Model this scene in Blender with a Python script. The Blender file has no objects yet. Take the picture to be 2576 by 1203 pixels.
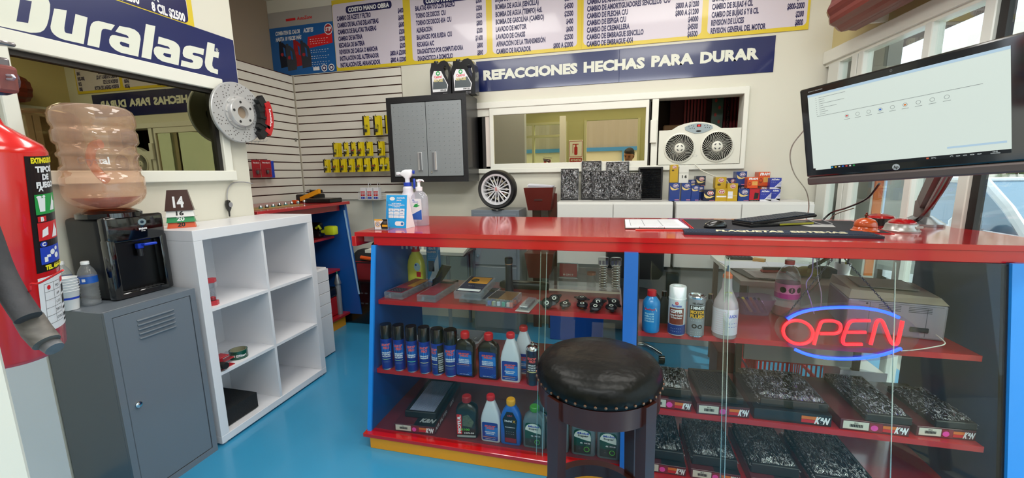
import bpy, bmesh, math, random
from mathutils import Vector as V, Matrix, noise
random.seed(7)
S = bpy.context.scene
COL = S.collection
pi = math.pi
# ------------------------------------------------------------ camera, world, lights, exposure
F, CX, CY, EYE = 1023.0, 1288.0, 601.5, 1.40
MW = Matrix(((0.97041223, 0.24081479, -0.01755981), (0.02181681, -0.15987805, -0.98689566), (-0.24046650, 0.95731251, -0.16040142)))
# rows: camera right, camera down, camera forward, in world axes


def at(px, py, ax, val):
 """world point where the line of sight of pixel (px, py) meets the plane ax = val"""
 d = MW.transposed() @ V((px - CX, py - CY, F))
 i = 'xyz'.index(ax)
 t = (val - (0, 0, EYE)[i]) / d[i]
 return V((0, 0, EYE)) + d * t


def pj(w):
 c = MW @ (V(w) - V((0, 0, EYE)))
 return CX + F * c.x / c.z, CY + F * c.y / c.z, c.z


cam = bpy.data.cameras.new('camera')
camo = bpy.data.objects.new('camera', cam)
COL.objects.link(camo)
cam.sensor_width = 36
cam.lens = 36 * F / 2576
cam.clip_start = 0.02
R = Matrix((MW[0], -MW[1], -MW[2])).transposed()
camo.matrix_world = Matrix.Translation((0, 0, EYE)) @ R.to_4x4()
S.camera = camo
S.view_settings.view_transform = 'Standard'
S.view_settings.look = 'None'
S.view_settings.exposure = -0.1
S.view_settings.gamma = 1
S.view_settings.use_curve_mapping = False

w = bpy.data.worlds.new('sky')
S.world = w
w.use_nodes = True
wn = w.node_tree
bg = wn.nodes['Background']
bg.inputs[0].default_value = (0.80, 0.90, 1.0, 1)
bg.inputs[1].default_value = 3.0


def light(kind, name, loc, energy, color=(1, 1, 1), size=1, sy=None, rot=(0, 0, 0)):
 l = bpy.data.lights.new(name, kind)
 l.energy = energy
 l.color = color
 if kind == 'AREA':
  l.shape = 'RECTANGLE'
  l.size = size
  l.size_y = sy or size
 if kind == 'SUN':
  l.angle = size
 o = bpy.data.objects.new(name, l)
 o.location = loc
 o.rotation_euler = rot
 COL.objects.link(o)
 return o


light('SUN', 'sun', (4, -6, 9), 3.0, (1, 0.95, 0.86), 0.02, rot=(math.radians(48), 0, math.radians(62)))
for i, (x, y) in enumerate(((-1.2, 0.9), (-1.2, 2.4), (0.6, 0.9), (0.6, 2.4))):
 light('AREA', 'ceiling_fill', (x, y, 3.02), 22, (1, 0.97, 0.91), 0.55, 1.15, (0, 0, pi / 2))  # unseen ceiling fill lights, added to brighten the shop
light('AREA', 'door_fill', (-0.1, -0.5, 2.8), 60, (0.95, 0.97, 1), 2.6, 0.35, (math.radians(50), 0, 0))  # added fill light above the entrance, brightens the counter front and shelves

# ------------------------------------------------------------ helpers
MATS = {}


def lin(h):
 if isinstance(h, str):
  h = [int(h[i:i + 2], 16) / 255 for i in (0, 2, 4)]
  return tuple(((c + 0.055) / 1.055) ** 2.4 if c > 0.04045 else c / 12.92 for c in h)
 return h


def M(key, color='ffffff', rough=0.5, metal=0.0, coat=0.0, bump=0.0, bscale=200, var=0.0, vscale=6, emit=0, alpha=1, trans=0, spec=0.5, stretch=None):
 if key in MATS:
  return MATS[key]
 m = bpy.data.materials.new(key)
 m.use_nodes = True
 nt = m.node_tree
 b = nt.nodes['Principled BSDF']
 c = lin(color)
 b.inputs['Base Color'].default_value = (*c, 1)
 b.inputs['Roughness'].default_value = rough
 b.inputs['Metallic'].default_value = metal
 b.inputs['Coat Weight'].default_value = coat
 b.inputs['Coat Roughness'].default_value = 0.08
 b.inputs['Specular IOR Level'].default_value = spec
 b.inputs['Transmission Weight'].default_value = trans
 b.inputs['Alpha'].default_value = alpha
 if emit:
  b.inputs['Base Color'].default_value = (*[x * 0.25 for x in c], 1)
  b.inputs['Emission Color'].default_value = (*c, 1)
  b.inputs['Emission Strength'].default_value = emit
 tc = nt.nodes.new('ShaderNodeTexCoord')
 if var:
  n = nt.nodes.new('ShaderNodeTexNoise')
  n.inputs['Scale'].default_value = vscale
  n.inputs['Detail'].default_value = 5
  mp = nt.nodes.new('ShaderNodeMapping')
  if stretch:
   mp.inputs['Scale'].default_value = stretch
  nt.links.new(tc.outputs['Object'], mp.inputs[0])
  nt.links.new(mp.outputs[0], n.inputs['Vector'])
  mx = nt.nodes.new('ShaderNodeMix')
  mx.data_type = 'RGBA'
  mx.inputs[6].default_value = (*[x * (1 - var) for x in c], 1)
  mx.inputs[7].default_value = (*[min(1, x * (1 + var)) for x in c], 1)
  nt.links.new(n.outputs[0], mx.inputs[0])
  nt.links.new(mx.outputs[2], b.inputs['Base Color'])
 if bump:
  n = nt.nodes.new('ShaderNodeTexNoise')
  n.inputs['Scale'].default_value = bscale
  nt.links.new(tc.outputs['Object'], n.inputs['Vector'])
  bp = nt.nodes.new('ShaderNodeBump')
  bp.inputs['Strength'].default_value = bump
  bp.inputs['Distance'].default_value = 0.01
  nt.links.new(n.outputs[0], bp.inputs['Height'])
  nt.links.new(bp.outputs[0], b.inputs['Normal'])
 MATS[key] = m
 return m


def MG(key, tint='ffffff', refl=None, rough=0.0, body=0.0, bodycol='ffffff', ior=1.45, rtint=None, bump=0, bscale=60):
 """thin clear sheet: see-through, mirrored by fresnel (or a fixed share refl), with an optional share of cloudy body"""
 if key in MATS:
  return MATS[key]
 m = bpy.data.materials.new(key)
 m.use_nodes = True
 nt = m.node_tree
 nt.nodes.remove(nt.nodes['Principled BSDF'])
 out = nt.nodes['Material Output']
 t = nt.nodes.new('ShaderNodeBsdfTransparent')
 t.inputs[0].default_value = (*lin(tint), 1)
 src = t.outputs[0]
 if body:
  d = nt.nodes.new('ShaderNodeBsdfDiffuse')
  d.inputs[0].default_value = (*lin(bodycol), 1)
  x = nt.nodes.new('ShaderNodeMixShader')
  x.inputs[0].default_value = body
  nt.links.new(src, x.inputs[1])
  nt.links.new(d.outputs[0], x.inputs[2])
  src = x.outputs[0]
 g = nt.nodes.new('ShaderNodeBsdfGlossy')
 g.inputs['Roughness'].default_value = rough
 g.inputs[0].default_value = (*lin(rtint or 'ffffff'), 1)
 x = nt.nodes.new('ShaderNodeMixShader')
 if refl is None:
  f = nt.nodes.new('ShaderNodeFresnel')
  ge = nt.nodes.new('ShaderNodeNewGeometry')
  mr = nt.nodes.new('ShaderNodeMapRange')  # a sheet has no inside: same reflection from both faces
  mr.inputs[3].default_value = ior
  mr.inputs[4].default_value = 1 / ior
  nt.links.new(ge.outputs['Backfacing'], mr.inputs[0])
  nt.links.new(mr.outputs[0], f.inputs[0])
  nt.links.new(f.outputs[0], x.inputs[0])
 else:
  x.inputs[0].default_value = refl
 if bump:
  tc = nt.nodes.new('ShaderNodeTexCoord')
  n = nt.nodes.new('ShaderNodeTexNoise')
  n.inputs['Scale'].default_value = bscale
  n.inputs['Distortion'].default_value = 1.5
  nt.links.new(tc.outputs['Object'], n.inputs['Vector'])
  bp = nt.nodes.new('ShaderNodeBump')
  bp.inputs['Strength'].default_value = bump
  bp.inputs['Distance'].default_value = 0.01
  nt.links.new(n.outputs[0], bp.inputs['Height'])
  nt.links.new(bp.outputs[0], g.inputs['Normal'])
 nt.links.new(src, x.inputs[1])
 nt.links.new(g.outputs[0], x.inputs[2])
 nt.links.new(x.outputs[0], out.inputs[0])
 MATS[key] = m
 return m


def BM():
 return bmesh.new()


def box(bm, x0, x1, y0, y1, z0, z1, bev=0, seg=1):
 e = random.uniform(0.00005, 0.0004) if min(x1 - x0, y1 - y0, z1 - z0) > 0.004 else 0
 x0, y0, z0, x1, y1, z1 = x0 - e, y0 - e, z0 - e, x1 + e, y1 + e, z1 + e
 v = [bm.verts.new(p) for p in ((x0, y0, z0), (x1, y0, z0), (x1, y1, z0), (x0, y1, z0), (x0, y0, z1), (x1, y0, z1), (x1, y1, z1), (x0, y1, z1))]
 f = [bm.faces.new([v[i] for i in q]) for q in ((3, 2, 1, 0), (4, 5, 6, 7), (0, 1, 5, 4), (1, 2, 6, 5), (2, 3, 7, 6), (3, 0, 4, 7))]
 if bev:
  e = set(e for q in f for e in q.edges)
  bmesh.ops.bevel(bm, geom=list(e), offset=bev, segments=seg, affect='EDGES', profile=0.5)
 return v


def cb(bm, cx, cy, z0, w, d, h, bev=0, seg=1):
 return box(bm, cx - w / 2, cx + w / 2, cy - d / 2, cy + d / 2, z0, z0 + h, bev, seg)


def hexa(bm, p):
 """eight corners: bottom ring then top ring"""
 v = [bm.verts.new(q) for q in p]
 for q in ((3, 2, 1, 0), (4, 5, 6, 7), (0, 1, 5, 4), (1, 2, 6, 5), (2, 3, 7, 6), (3, 0, 4, 7)):
  bm.faces.new([v[i] for i in q])


def prism(bm, loop, off):
 """planar loop of world points extruded by vector off"""
 off = V(off)
 a = [bm.verts.new(V(p)) for p in loop]
 b = [bm.verts.new(V(p) + off) for p in loop]
 bm.faces.new(a)
 bm.faces.new(list(reversed(b)))
 n = len(a)
 for i in range(n):
  bm.faces.new([a[i], b[i], b[(i + 1) % n], a[(i + 1) % n]])


def rings(bm, rs, cap=True):
 """skin a list of rings of points"""
 vs = [[bm.verts.new(p) for p in r] for r in rs]
 n = len(vs[0])
 for a, b in zip(vs, vs[1:]):
  for i in range(n):
   bm.faces.new([a[i], a[(i + 1) % n], b[(i + 1) % n], b[i]])
 if cap:
  bm.faces.new(list(reversed(vs[0])))
  bm.faces.new(vs[-1])


def lathe(bm, prof, c=(0, 0, 0), seg=24, ax='z', cap=True, tw=0):
 rs = []
 for r, z in prof:
  ring = []
  for i in range(seg):
   a = 2 * pi * i / seg
   p = (r * math.cos(a), r * math.sin(a), z)
   if ax == 'y':
    p = (p[0], z, -p[1])
   if ax == 'x':
    p = (z, p[0], p[1])
   ring.append(V(p) + V(c))
  rs.append(ring)
 rings(bm, rs, cap)


def loft(bm, secs, seg=28, c=(0, 0, 0), cap=True):
 """secs: (z, half width, half depth, exponent, cx, cy) superellipse sections"""
 rs = []
 for s in secs:
  z, hx, hy = s[:3]
  n = s[3] if len(s) > 3 else 2
  ox = s[4] if len(s) > 4 else 0
  oy = s[5] if len(s) > 5 else 0
  ring = []
  for i in range(seg):
   a = 2 * pi * (i + 0.5) / seg
   ca, sa = math.cos(a), math.sin(a)
   x = hx * abs(ca) ** (2 / n) * (1 if ca > 0 else -1)
   y = hy * abs(sa) ** (2 / n) * (1 if sa > 0 else -1)
   ring.append(V((x + ox, y + oy, z)) + V(c))
  rs.append(ring)
 rings(bm, rs, cap)


def tube(bm, pts, r, seg=8, closed=False, flat=1.0):
 pts = [V(p) for p in pts]
 n = len(pts)
 rs = []
 up = None
 for i, p in enumerate(pts):
  if closed:
   t = (pts[(i + 1) % n] - pts[i - 1]).normalized()
  else:
   t = (pts[min(i + 1, n - 1)] - pts[max(i - 1, 0)]).normalized()
  if up is None:
   up = t.orthogonal().normalized()
  up = (up - t * up.dot(t))
  up = up.normalized() if up.length > 1e-6 else t.orthogonal().normalized()
  s = t.cross(up)
  rr = r[i] if isinstance(r, (list, tuple)) else r
  rs.append([p + (up * math.cos(2 * pi * k / seg) + s * math.sin(2 * pi * k / seg) * flat) * rr for k in range(seg)])
 if closed:
  rs.append(rs[0])
  vs = [[bm.verts.new(q) for q in r_] for r_ in rs[:-1]]
  for i in range(n):
   a, b = vs[i], vs[(i + 1) % n]
   for k in range(seg):
    bm.faces.new([a[k], a[(k + 1) % seg], b[(k + 1) % seg], b[k]])
 else:
  rings(bm, rs)


def smooth_pts(pts, n=6):
 """Catmull-Rom through points"""
 pts = [V(p) for p in pts]
 out = []
 for i in range(len(pts) - 1):
  p0, p1, p2, p3 = pts[max(i - 1, 0)], pts[i], pts[i + 1], pts[min(i + 2, len(pts) - 1)]
  for k in range(n):
   t = k / n
   out.append(0.5 * ((2 * p1) + (p2 - p0) * t + (2 * p0 - 5 * p1 + 4 * p2 - p3) * t * t + (3 * p1 - p0 - 3 * p2 + p3) * t ** 3))
 out.append(pts[-1])
 return out


def tag(o, label=None, cat=None, group=None, kind=None):
 if label:
  o['label'] = label
 if cat:
  o['category'] = cat
 if group:
  o['group'] = group
 if kind:
  o['kind'] = kind
 return o


def thing(name, label, cat, loc=(0, 0, 0), rz=0, group=None):
 o = bpy.data.objects.new(name, None)
 o.empty_display_size = 0.05
 COL.objects.link(o)
 o.matrix_basis = Matrix.Translation(loc) @ Matrix.Rotation(rz, 4, 'Z')
 return tag(o, label, cat, group)


def wmat(o):
 m = o.matrix_basis.copy()
 while o.parent:
  o = o.parent
  m = o.matrix_basis @ m
 return m


def obj(name, bm, mat, parent=None, world=False, smooth=False, sharp=40, recalc=True):
 if recalc:
  bmesh.ops.recalc_face_normals(bm, faces=bm.faces)
 while parent is not None and parent.parent is not None and parent.parent.parent is not None:
  parent = parent.parent  # never a fourth level
 me = bpy.data.meshes.new(name)
 o = bpy.data.objects.new(name, me)
 if parent is not None:
  o.parent = parent
  if world:
   bm.transform(wmat(parent).inverted())
 elif world:
  # put the origin at the base of the thing
  xs = [v.co for v in bm.verts]
  c = V(((min(p.x for p in xs) + max(p.x for p in xs)) / 2, (min(p.y for p in xs) + max(p.y for p in xs)) / 2, min(p.z for p in xs)))
  bm.transform(Matrix.Translation(-c))
  o.matrix_basis = Matrix.Translation(c)
 if smooth:
  for f in bm.faces:
   f.smooth = True
  for e in bm.edges:
   if len(e.link_faces) == 2 and e.calc_face_angle(0) > math.radians(sharp):
    e.smooth = False
 bm.to_mesh(me)
 bm.free()
 me.materials.append(mat)
 COL.objects.link(o)
 return o


def struct(name, bm, mat, parent=None, smooth=False):
 o = obj(name, bm, mat, parent, world=1, smooth=smooth)
 if parent is None:
  o['kind'] = 'structure'
 return o


def dup(root, loc=None, rz=None, label=None, group=None, cat=None):
 r = root.copy()
 COL.objects.link(r)
 if loc is not None:
  r.matrix_basis = Matrix.Translation(loc) @ Matrix.Rotation(rz or 0, 4, 'Z')
 if label:
  r['label'] = label
 if group:
  r['group'] = group
 for ch in list(root.children):
  c = ch.copy()
  COL.objects.link(c)
  c.parent = r
  for g in list(ch.children):
   d = g.copy()
   COL.objects.link(d)
   d.parent = c
 return r


# ---- lettering
TC = {}


ACC = {'Ó': 'O', 'Í': 'I', 'Á': 'A', 'É': 'E'}


def text2d(s, bold=0.0):
 """letters as a flat mesh; accents are drawn on because the built-in font lacks them"""
 k = (s, bold)
 if k in TC:
  return TC[k]
 if any(c in ACC for c in s):
  pl = ''.join(ACC.get(c, c) for c in s)
  vs, fs, W = text2d(pl, bold)
  vs, fs = list(vs), list(fs)
  for i, c in enumerate(s):
   if c in ACC:
    x1 = text2d(pl[:i + 1], bold)[2]
    cw = text2d(pl[i], bold)[2]
    xm = x1 - cw / 2
    n = len(vs)
    vs += [(xm - 0.07, 0.76), (xm + 0.03, 0.76), (xm + 0.14, 0.92), (xm + 0.01, 0.92)]
    fs.append([n, n + 1, n + 2, n + 3])
  TC[k] = (vs, fs, W)
  return TC[k]
 cu = bpy.data.curves.new('t', 'FONT')
 cu.body = s
 cu.offset = bold
 cu.resolution_u = 2
 o = bpy.data.objects.new('t', cu)
 COL.objects.link(o)
 dg = bpy.context.evaluated_depsgraph_get()
 me = bpy.data.meshes.new_from_object(o.evaluated_get(dg))
 vs = [(v.co.x, v.co.y) for v in me.vertices]
 fs = [list(p.vertices) for p in me.polygons]
 bpy.data.objects.remove(o)
 bpy.data.curves.remove(cu)
 bpy.data.meshes.remove(me)
 x0 = min(v[0] for v in vs)
 x1 = max(v[0] for v in vs)
 vs = [(v[0] - x0, v[1]) for v in vs]
 TC[k] = (vs, fs, x1 - x0)
 return TC[k]


def text(bm, s, h, mp, w=None, align='c', bold=0.03, x=0, y=0, slant=0):
 """h: height of capitals; w: total width; mp maps (x, y) to a point; (x, y) = baseline anchor"""
 if not s.strip():
  return
 vs, fs, W = text2d(s, bold)
 sy = h / 0.70
 sx = (w / W) if w else sy
 ox = {'c': -W * sx / 2, 'l': 0, 'r': -W * sx}[align]
 nv = [bm.verts.new(mp(x + ox + a * sx + slant * b * sy, y + b * sy)) for a, b in vs]
 for f in fs:
  try:
   bm.faces.new([nv[i] for i in f])
  except ValueError:
   pass


def plane(o, u=(1, 0, 0), v=(0, 0, 1)):
 o, u, v = V(o), V(u).normalized(), V(v).normalized()
 return lambda a, b: o + u * a + v * b


def cyl(r, z0=0, a0=0, c=(0, 0)):
 return lambda a, b: V((c[0] + r * math.sin(a0 + a / r), c[1] - r * math.cos(a0 + a / r), z0 + b))


def quadp(bm, mp, x0, x1, y0, y1, n=1):
 """rectangle patch through mapping mp, n strips across"""
 for i in range(n):
  a = x0 + (x1 - x0) * i / n
  b = x0 + (x1 - x0) * (i + 1) / n
  bm.faces.new([bm.verts.new(mp(*p)) for p in ((a, y0), (b, y0), (b, y1), (a, y1))])


def discp(bm, mp, cx, cy, rx, ry, n=20, r0=0):
 if r0:
  for i in range(n):
   a, b = 2 * pi * i / n, 2 * pi * (i + 1) / n
   bm.faces.new([bm.verts.new(mp(cx + rx * k * math.cos(t), cy + ry * k * math.sin(t))) for t, k in ((a, 1), (b, 1), (b, r0), (a, r0))])
 else:
  bm.faces.new([bm.verts.new(mp(cx + rx * math.cos(2 * pi * i / n), cy + ry * math.sin(2 * pi * i / n))) for i in range(n)])


def rrectp(bm, mp, x0, x1, y0, y1, r, n=5):
 pts = []
 for cx, cy, a0 in ((x1 - r, y1 - r, 0), (x0 + r, y1 - r, 90), (x0 + r, y0 + r, 180), (x1 - r, y0 + r, 270)):
  for k in range(n + 1):
   a = math.radians(a0 + 90 * k / n)
   pts.append((cx + r * math.cos(a), cy + r * math.sin(a)))
 bm.faces.new([bm.verts.new(mp(*p)) for p in pts])


def polyp(bm, mp, loops):
 """filled polygon with holes"""
 es = []
 for lp in loops:
  vs = [bm.verts.new(mp(*p)) for p in lp]
  for i in range(len(vs)):
   es.append(bm.edges.new((vs[i], vs[(i + 1) % len(vs)])))
 bmesh.ops.triangle_fill(bm, edges=es, use_beauty=True, use_dissolve=False)


def letters(name, items, mat, parent, world=False):
 """items: list of (string, cap height, mapping, kwargs)"""
 bm = BM()
 for s, h, mp, kw in items:
  text(bm, s, h, mp, **kw)
 return obj(name, bm, mat, parent, world=world, recalc=0)


def stand(px, pyb, z, pyt, wpx):
 """foot point on the level z seen at (px, pyb), height up to pixel row pyt, width in metres"""
 p = at(px, pyb, 'z', z)
 zc = pj(p)[2]
 w_ = wpx * zc / F / 1.02
 p = p + V((p.x, p.y, 0)).normalized() * (w_ * 0.42)
 if z < 1.0:  # keep behind the slanted front of the counter
  p.y = max(p.y, 1.692 + 0.165 * (z + 0.2) + w_ * 0.33)
 lo, hi = 0.0, 1.0
 for _ in range(30):
  mid = (lo + hi) / 2
  if pj((p.x, p.y, z + mid))[1] > pyt:
   lo = mid
  else:
   hi = mid
 return V((p.x, p.y, z)), lo, w_


def sl(px, py, d=0.0):
 """point where the pixel's line of sight meets the slanted front plane of the counter, d behind it"""
 r = MW.transposed() @ V((px - CX, py - CY, F))
 t = (1.692 + d + 0.165 * EYE) / (r.y - 0.165 * r.z)
 return V((0, 0, EYE)) + r * t
# ------------------------------------------------------------ the room
WALL = M('wall_paint', 'd6d4c6', 0.55, var=0.03, vscale=2)
WALLIN = M('front_wall_paint', 'b9b67e', 0.6)
WHITE = M('white_frame', 'e4e4da', 0.35, coat=0.2)
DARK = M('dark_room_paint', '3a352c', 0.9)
LX, BY, RX = -2.36, 3.60, 1.51

bm = BM()
box(bm, -3.4, 1.95, -0.72, 3.72, -0.05, 0)
struct('floor', bm, M('floor_paint', '3690ba', 0.28, var=0.10, vscale=2.2, coat=0.3, spec=0.6))
bm = BM()
box(bm, -3.5, 2.1, -0.7, 3.8, 3.10, 3.2)
struct('ceiling', bm, M('ceiling_paint', 'c9c4b4', 0.8))
# back wall with the window opening X -1.30..0.95, Z 1.44..1.965
wx0, wx1, wz0, wz1 = -1.30, 0.95, 1.44, 1.965
bm = BM()
box(bm, -3.4, wx0, BY, BY + 0.1, 0, 3.1)
box(bm, wx1, 1.62, BY, BY + 0.1, 0, 3.1)
box(bm, wx0, wx1, BY, BY + 0.1, 0, wz0)
box(bm, wx0, wx1, BY, BY + 0.1, wz1, 3.1)
struct('wall_back', bm, WALL)
# left wall, window opening Y 1.178..2.055, Z 1.44..1.93
ly0, ly1, lz0, lz1 = 1.178, 2.055, 1.444, 1.925
bm = BM()
box(bm, LX - 0.1, LX, 0.5, ly0, 0, 3.1)
box(bm, LX - 0.1, LX, ly1, 2.243, 0, 3.1)
box(bm, LX - 0.1, LX, ly0, ly1, 0, lz0)
box(bm, LX - 0.1, LX, ly0, ly1, lz1, 3.1)
box(bm, -3.4, LX, 2.143, 2.243, 0, 3.1)
struct('wall_left', bm, WALL)
bm = BM()
box(bm, -3.5, -3.34, 0.4, 3.7, 0, 3.1)
struct('wall_far_left', bm, M('far_left_paint', '9a8a78', 0.7))
# pillar left of the door
bm = BM()
box(bm, -2.5, -1.40, 0.52, 0.66, 0, 3.1)
struct('wall_left_pillar', bm, M('pillar_paint', 'aab0b3', 0.5))
# door jamb seen at the very edge of the view
bm = BM()
p = at(80, 1203, 'y', 0.33)
box(bm, p.x - 0.10, p.x, 0.28, 0.33, 0, 2.3, 0.004)
struct('door_1_jamb', bm, WHITE)
# front wall behind the camera: post, door opening, window openings
FY = -0.6
bm = BM()
box(bm, -3.4, -2.15, FY - 0.1, FY, 0, 3.1)
box(bm, -0.86, -0.55, FY - 0.1, FY, 0, 3.1)
box(bm, 0.43, 0.62, FY - 0.1, FY, 0, 3.1)
box(bm, -3.4, 1.95, FY - 0.1, FY, 2.32, 3.1)
box(bm, -2.15, -0.86, FY - 0.1, FY, 0, 0.45)
struct('wall_front', bm, WALLIN)
bm = BM()
for x in (-2.15, -1.52, -0.90):
 box(bm, x, x + 0.04, FY - 0.07, FY + 0.02, 0.45, 2.32)
for x in (-0.55, 0.39, 0.62, 1.10, 1.56):
 box(bm, x, x + 0.04, FY - 0.07, FY + 0.02, 0, 2.32)
for z in (0.45, 2.05, 2.28):
 box(bm, -2.15, -0.86, FY - 0.07, FY + 0.02, z, z + 0.04)
box(bm, 0.62, 1.6, FY - 0.07, FY + 0.02, 2.28, 2.32)
struct('trim_1', bm, M('front_frame', 'c9c79a', 0.4))
bm = BM()
box(bm, -2.11, -0.90, FY - 0.03, FY - 0.025, 0.49, 2.28)
struct('window_3', bm, MG('front_glass', 'e8efe8'))
# sign on the post: extinguisher pictogram with its word
t = thing('extinguisher_sign', 'small red and white extinguisher sign on the door post, seen mirrored in the back window', 'sign', (-0.70, FY + 0.004, 1.56))
bm = BM(); box(bm, -0.13, 0.13, -0.002, 0.002, 0, 0.42); obj('board', bm, M('sign_white', 'f0ecd8', 0.5), t)
mp = lambda a, b: V((-a, 0.004, b))
bm = BM(); rrectp(bm, mp, -0.115, 0.115, 0.015, 0.095, 0.02)
rrectp(bm, mp, -0.03, 0.03, 0.15, 0.30, 0.02); quadp(bm, mp, -0.012, 0.012, 0.30, 0.34); quadp(bm, mp, -0.05, 0.05, 0.335, 0.35)
quadp(bm, mp, 0.05, 0.06, 0.18, 0.35); quadp(bm, mp, -0.118, -0.11, 0.12, 0.40); quadp(bm, mp, 0.11, 0.118, 0.12, 0.40); quadp(bm, mp, -0.118, 0.118, 0.395, 0.403); quadp(bm, mp, -0.118, 0.118, 0.115, 0.123)
obj('pictogram', bm, M('sign_red', 'b51f1c', 0.5), t, recalc=0)
letters('lettering', [('EXTINTOR', 0.04, lambda a, b: V((-a, 0.006, b + 0.035)), dict(w=0.2))], M('sign_white', ''), t)

RROT = Matrix.Translation((1.51, 3.6, 0)) @ Matrix.Rotation(math.atan(0.078), 4, 'Z') @ Matrix.Translation((-1.51, -3.6, 0))


def rw(bm):
 bm.transform(RROT)
 return bm


# right wall: beige above, aluminium frame, glazing below
bm = BM()
box(bm, RX, RX + 0.1, -0.7, 3.7, 2.225, 3.1)
struct('wall_right', rw(bm), M('beige_wall', 'cfc08c', 0.6))
bm = BM()
box(bm, RX - 0.05, RX + 0.04, -0.6, 3.6, 2.14, 2.225, 0.003)
box(bm, RX - 0.03, RX + 0.04, -0.6, 3.6, 2.12, 2.14)
struct('trim_2', rw(bm), WHITE)
ALU = M('aluminium_frame', 'd9dbd4', 0.3, metal=0.0, coat=0.3)
bm = BM()
for y0, y1 in ((3.435, 3.56), (3.185, 3.235), (3.245, 3.30), (2.665, 2.715), (2.335, 2.39), (0.9, 0.98), (-0.2, -0.1)):
 box(bm, RX - 0.03, RX + 0.03, y0, y1, 0, 2.13, 0.004)
box(bm, RX - 0.03, RX + 0.03, -0.6, 3.6, 0, 0.06)
struct('window_2_frame', rw(bm), ALU)
bm = BM()
box(bm, RX - 0.014, RX + 0.014, 2.295, 2.333, 0, 2.13)
box(bm, RX - 0.02, RX + 0.02, 3.562, 3.575, 0, 2.13)
struct('trim_3', rw(bm), M('black_gasket', '1d1a18', 0.5))
bm = BM()
box(bm, RX - 0.004, RX + 0.004, -0.6, 3.5, 0.05, 2.13)
struct('window_2', rw(bm), MG('door_glass', 'eef4f2', ior=1.6))

# back wall sliding window: outer frame, mullions, tinted panes
bm = BM()
yf = BY - 0.035
for q in ((wx0 - 0.03, wx1 + 0.035, wz1, wz1 + 0.055), (wx0 - 0.03, wx1 + 0.035, wz0 - 0.04, wz0)):
 box(bm, q[0], q[1], yf, BY + 0.02, q[2], q[3], 0.004)
box(bm, wx1, wx1 + 0.035, yf, BY + 0.02, wz0 - 0.04, wz1 + 0.055, 0.004)
box(bm, wx0 - 0.03, wx0, yf, BY + 0.02, wz0 - 0.04, wz1 + 0.055, 0.004)
struct('window_1', bm, WHITE)
w1 = bpy.data.objects['window_1']
bm = BM()
for x0, x1 in ((-1.085, -1.05), (0.238, 0.262)):
 box(bm, x0, x1, BY - 0.028, BY - 0.005, wz0, wz1, 0.003)
box(bm, -1.085, 0.26, BY - 0.028, BY - 0.005, 1.905, 1.965, 0.003)
box(bm, -1.085, 0.26, BY - 0.028, BY - 0.005, wz0, 1.482, 0.003)
obj('sash', bm, WHITE, w1, world=1)
bm = BM()
box(bm, 0.262, 0.275, BY - 0.01, BY + 0.01, wz0, wz1)
box(bm, -1.16, -1.13, BY - 0.01, BY + 0.01, wz0, 1.90)
obj('gasket', bm, M('black_gasket', ''), w1, world=1)
bm = BM()
box(bm, 0.285, 0.335, BY - 0.03, BY + 0.0, wz0, wz1, 0.003)
box(bm, -1.30, -1.085, BY - 0.012, BY + 0.0, 1.90, 1.965, 0.003)
obj('sliding_rail', bm, WHITE, w1, world=1)
bm = BM()
box(bm, -1.05, 0.238, BY - 0.014, BY - 0.010, 1.482, 1.905)
obj('pane', bm, MG('mirror_pane', '8a7a5a', refl=0.62, rtint='f3e6bf'), w1, world=1)
bm = BM()
box(bm, -1.13, -1.085, BY - 0.004, BY, 1.46, 1.90)
obj('lit_pane', bm, M('lit_pane_white', 'e9dfd6', 0.3), w1, world=1)  # whitish because it is lit: that light is put into the colour
# latch plate between mullion and fan
bm = BM()
box(bm, 0.275, 0.325, BY - 0.055, BY - 0.03, 1.62, 1.80, 0.004)
obj('latch', bm, WHITE, w1, world=1)

# left window frame and dark pane
bm = BM()
xf = LX + 0.03
box(bm, LX, xf, ly1, ly1 + 0.05, lz0 - 0.05, lz1 + 0.07, 0.004)
box(bm, LX, xf, ly0 - 0.05, ly0, lz0 - 0.05, lz1 + 0.07, 0.004)
box(bm, LX, xf + 0.01, ly0 - 0.05, ly1 + 0.06, lz0 - 0.06, lz0, 0.004)
box(bm, LX, xf, ly0 - 0.05, ly1 + 0.05, lz1, lz1 + 0.07, 0.004)
w2 = obj('window_4', bm, WHITE, None, world=1)
w2['kind'] = 'structure'
bm = BM()
box(bm, LX - 0.02, LX + 0.008, ly1 - 0.025, ly1, lz0, lz1)
box(bm, LX - 0.02, LX + 0.008, ly0, ly1, lz1 - 0.022, lz1)
obj('gasket', bm, M('black_gasket', ''), w2, world=1)
bm = BM()
box(bm, LX - 0.016, LX - 0.012, ly0, ly1, lz0, lz1)
obj('pane', bm, MG('olive_pane', '4c4a30', refl=0.36, rtint='d8d3a8'), w2, world=1)

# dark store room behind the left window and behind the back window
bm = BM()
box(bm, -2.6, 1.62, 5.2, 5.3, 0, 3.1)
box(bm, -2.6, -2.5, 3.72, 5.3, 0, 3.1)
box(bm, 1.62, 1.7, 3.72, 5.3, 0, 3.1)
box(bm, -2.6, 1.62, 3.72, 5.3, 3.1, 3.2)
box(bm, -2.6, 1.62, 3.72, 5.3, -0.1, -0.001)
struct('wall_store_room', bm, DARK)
bm = BM(); box(bm, 1.705, 1.78, 3.3, 5.4, 0, 3.2)
struct('wall_outside_right', bm, M('outer_grey_wall', 'a8a69e', 0.7))
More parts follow.
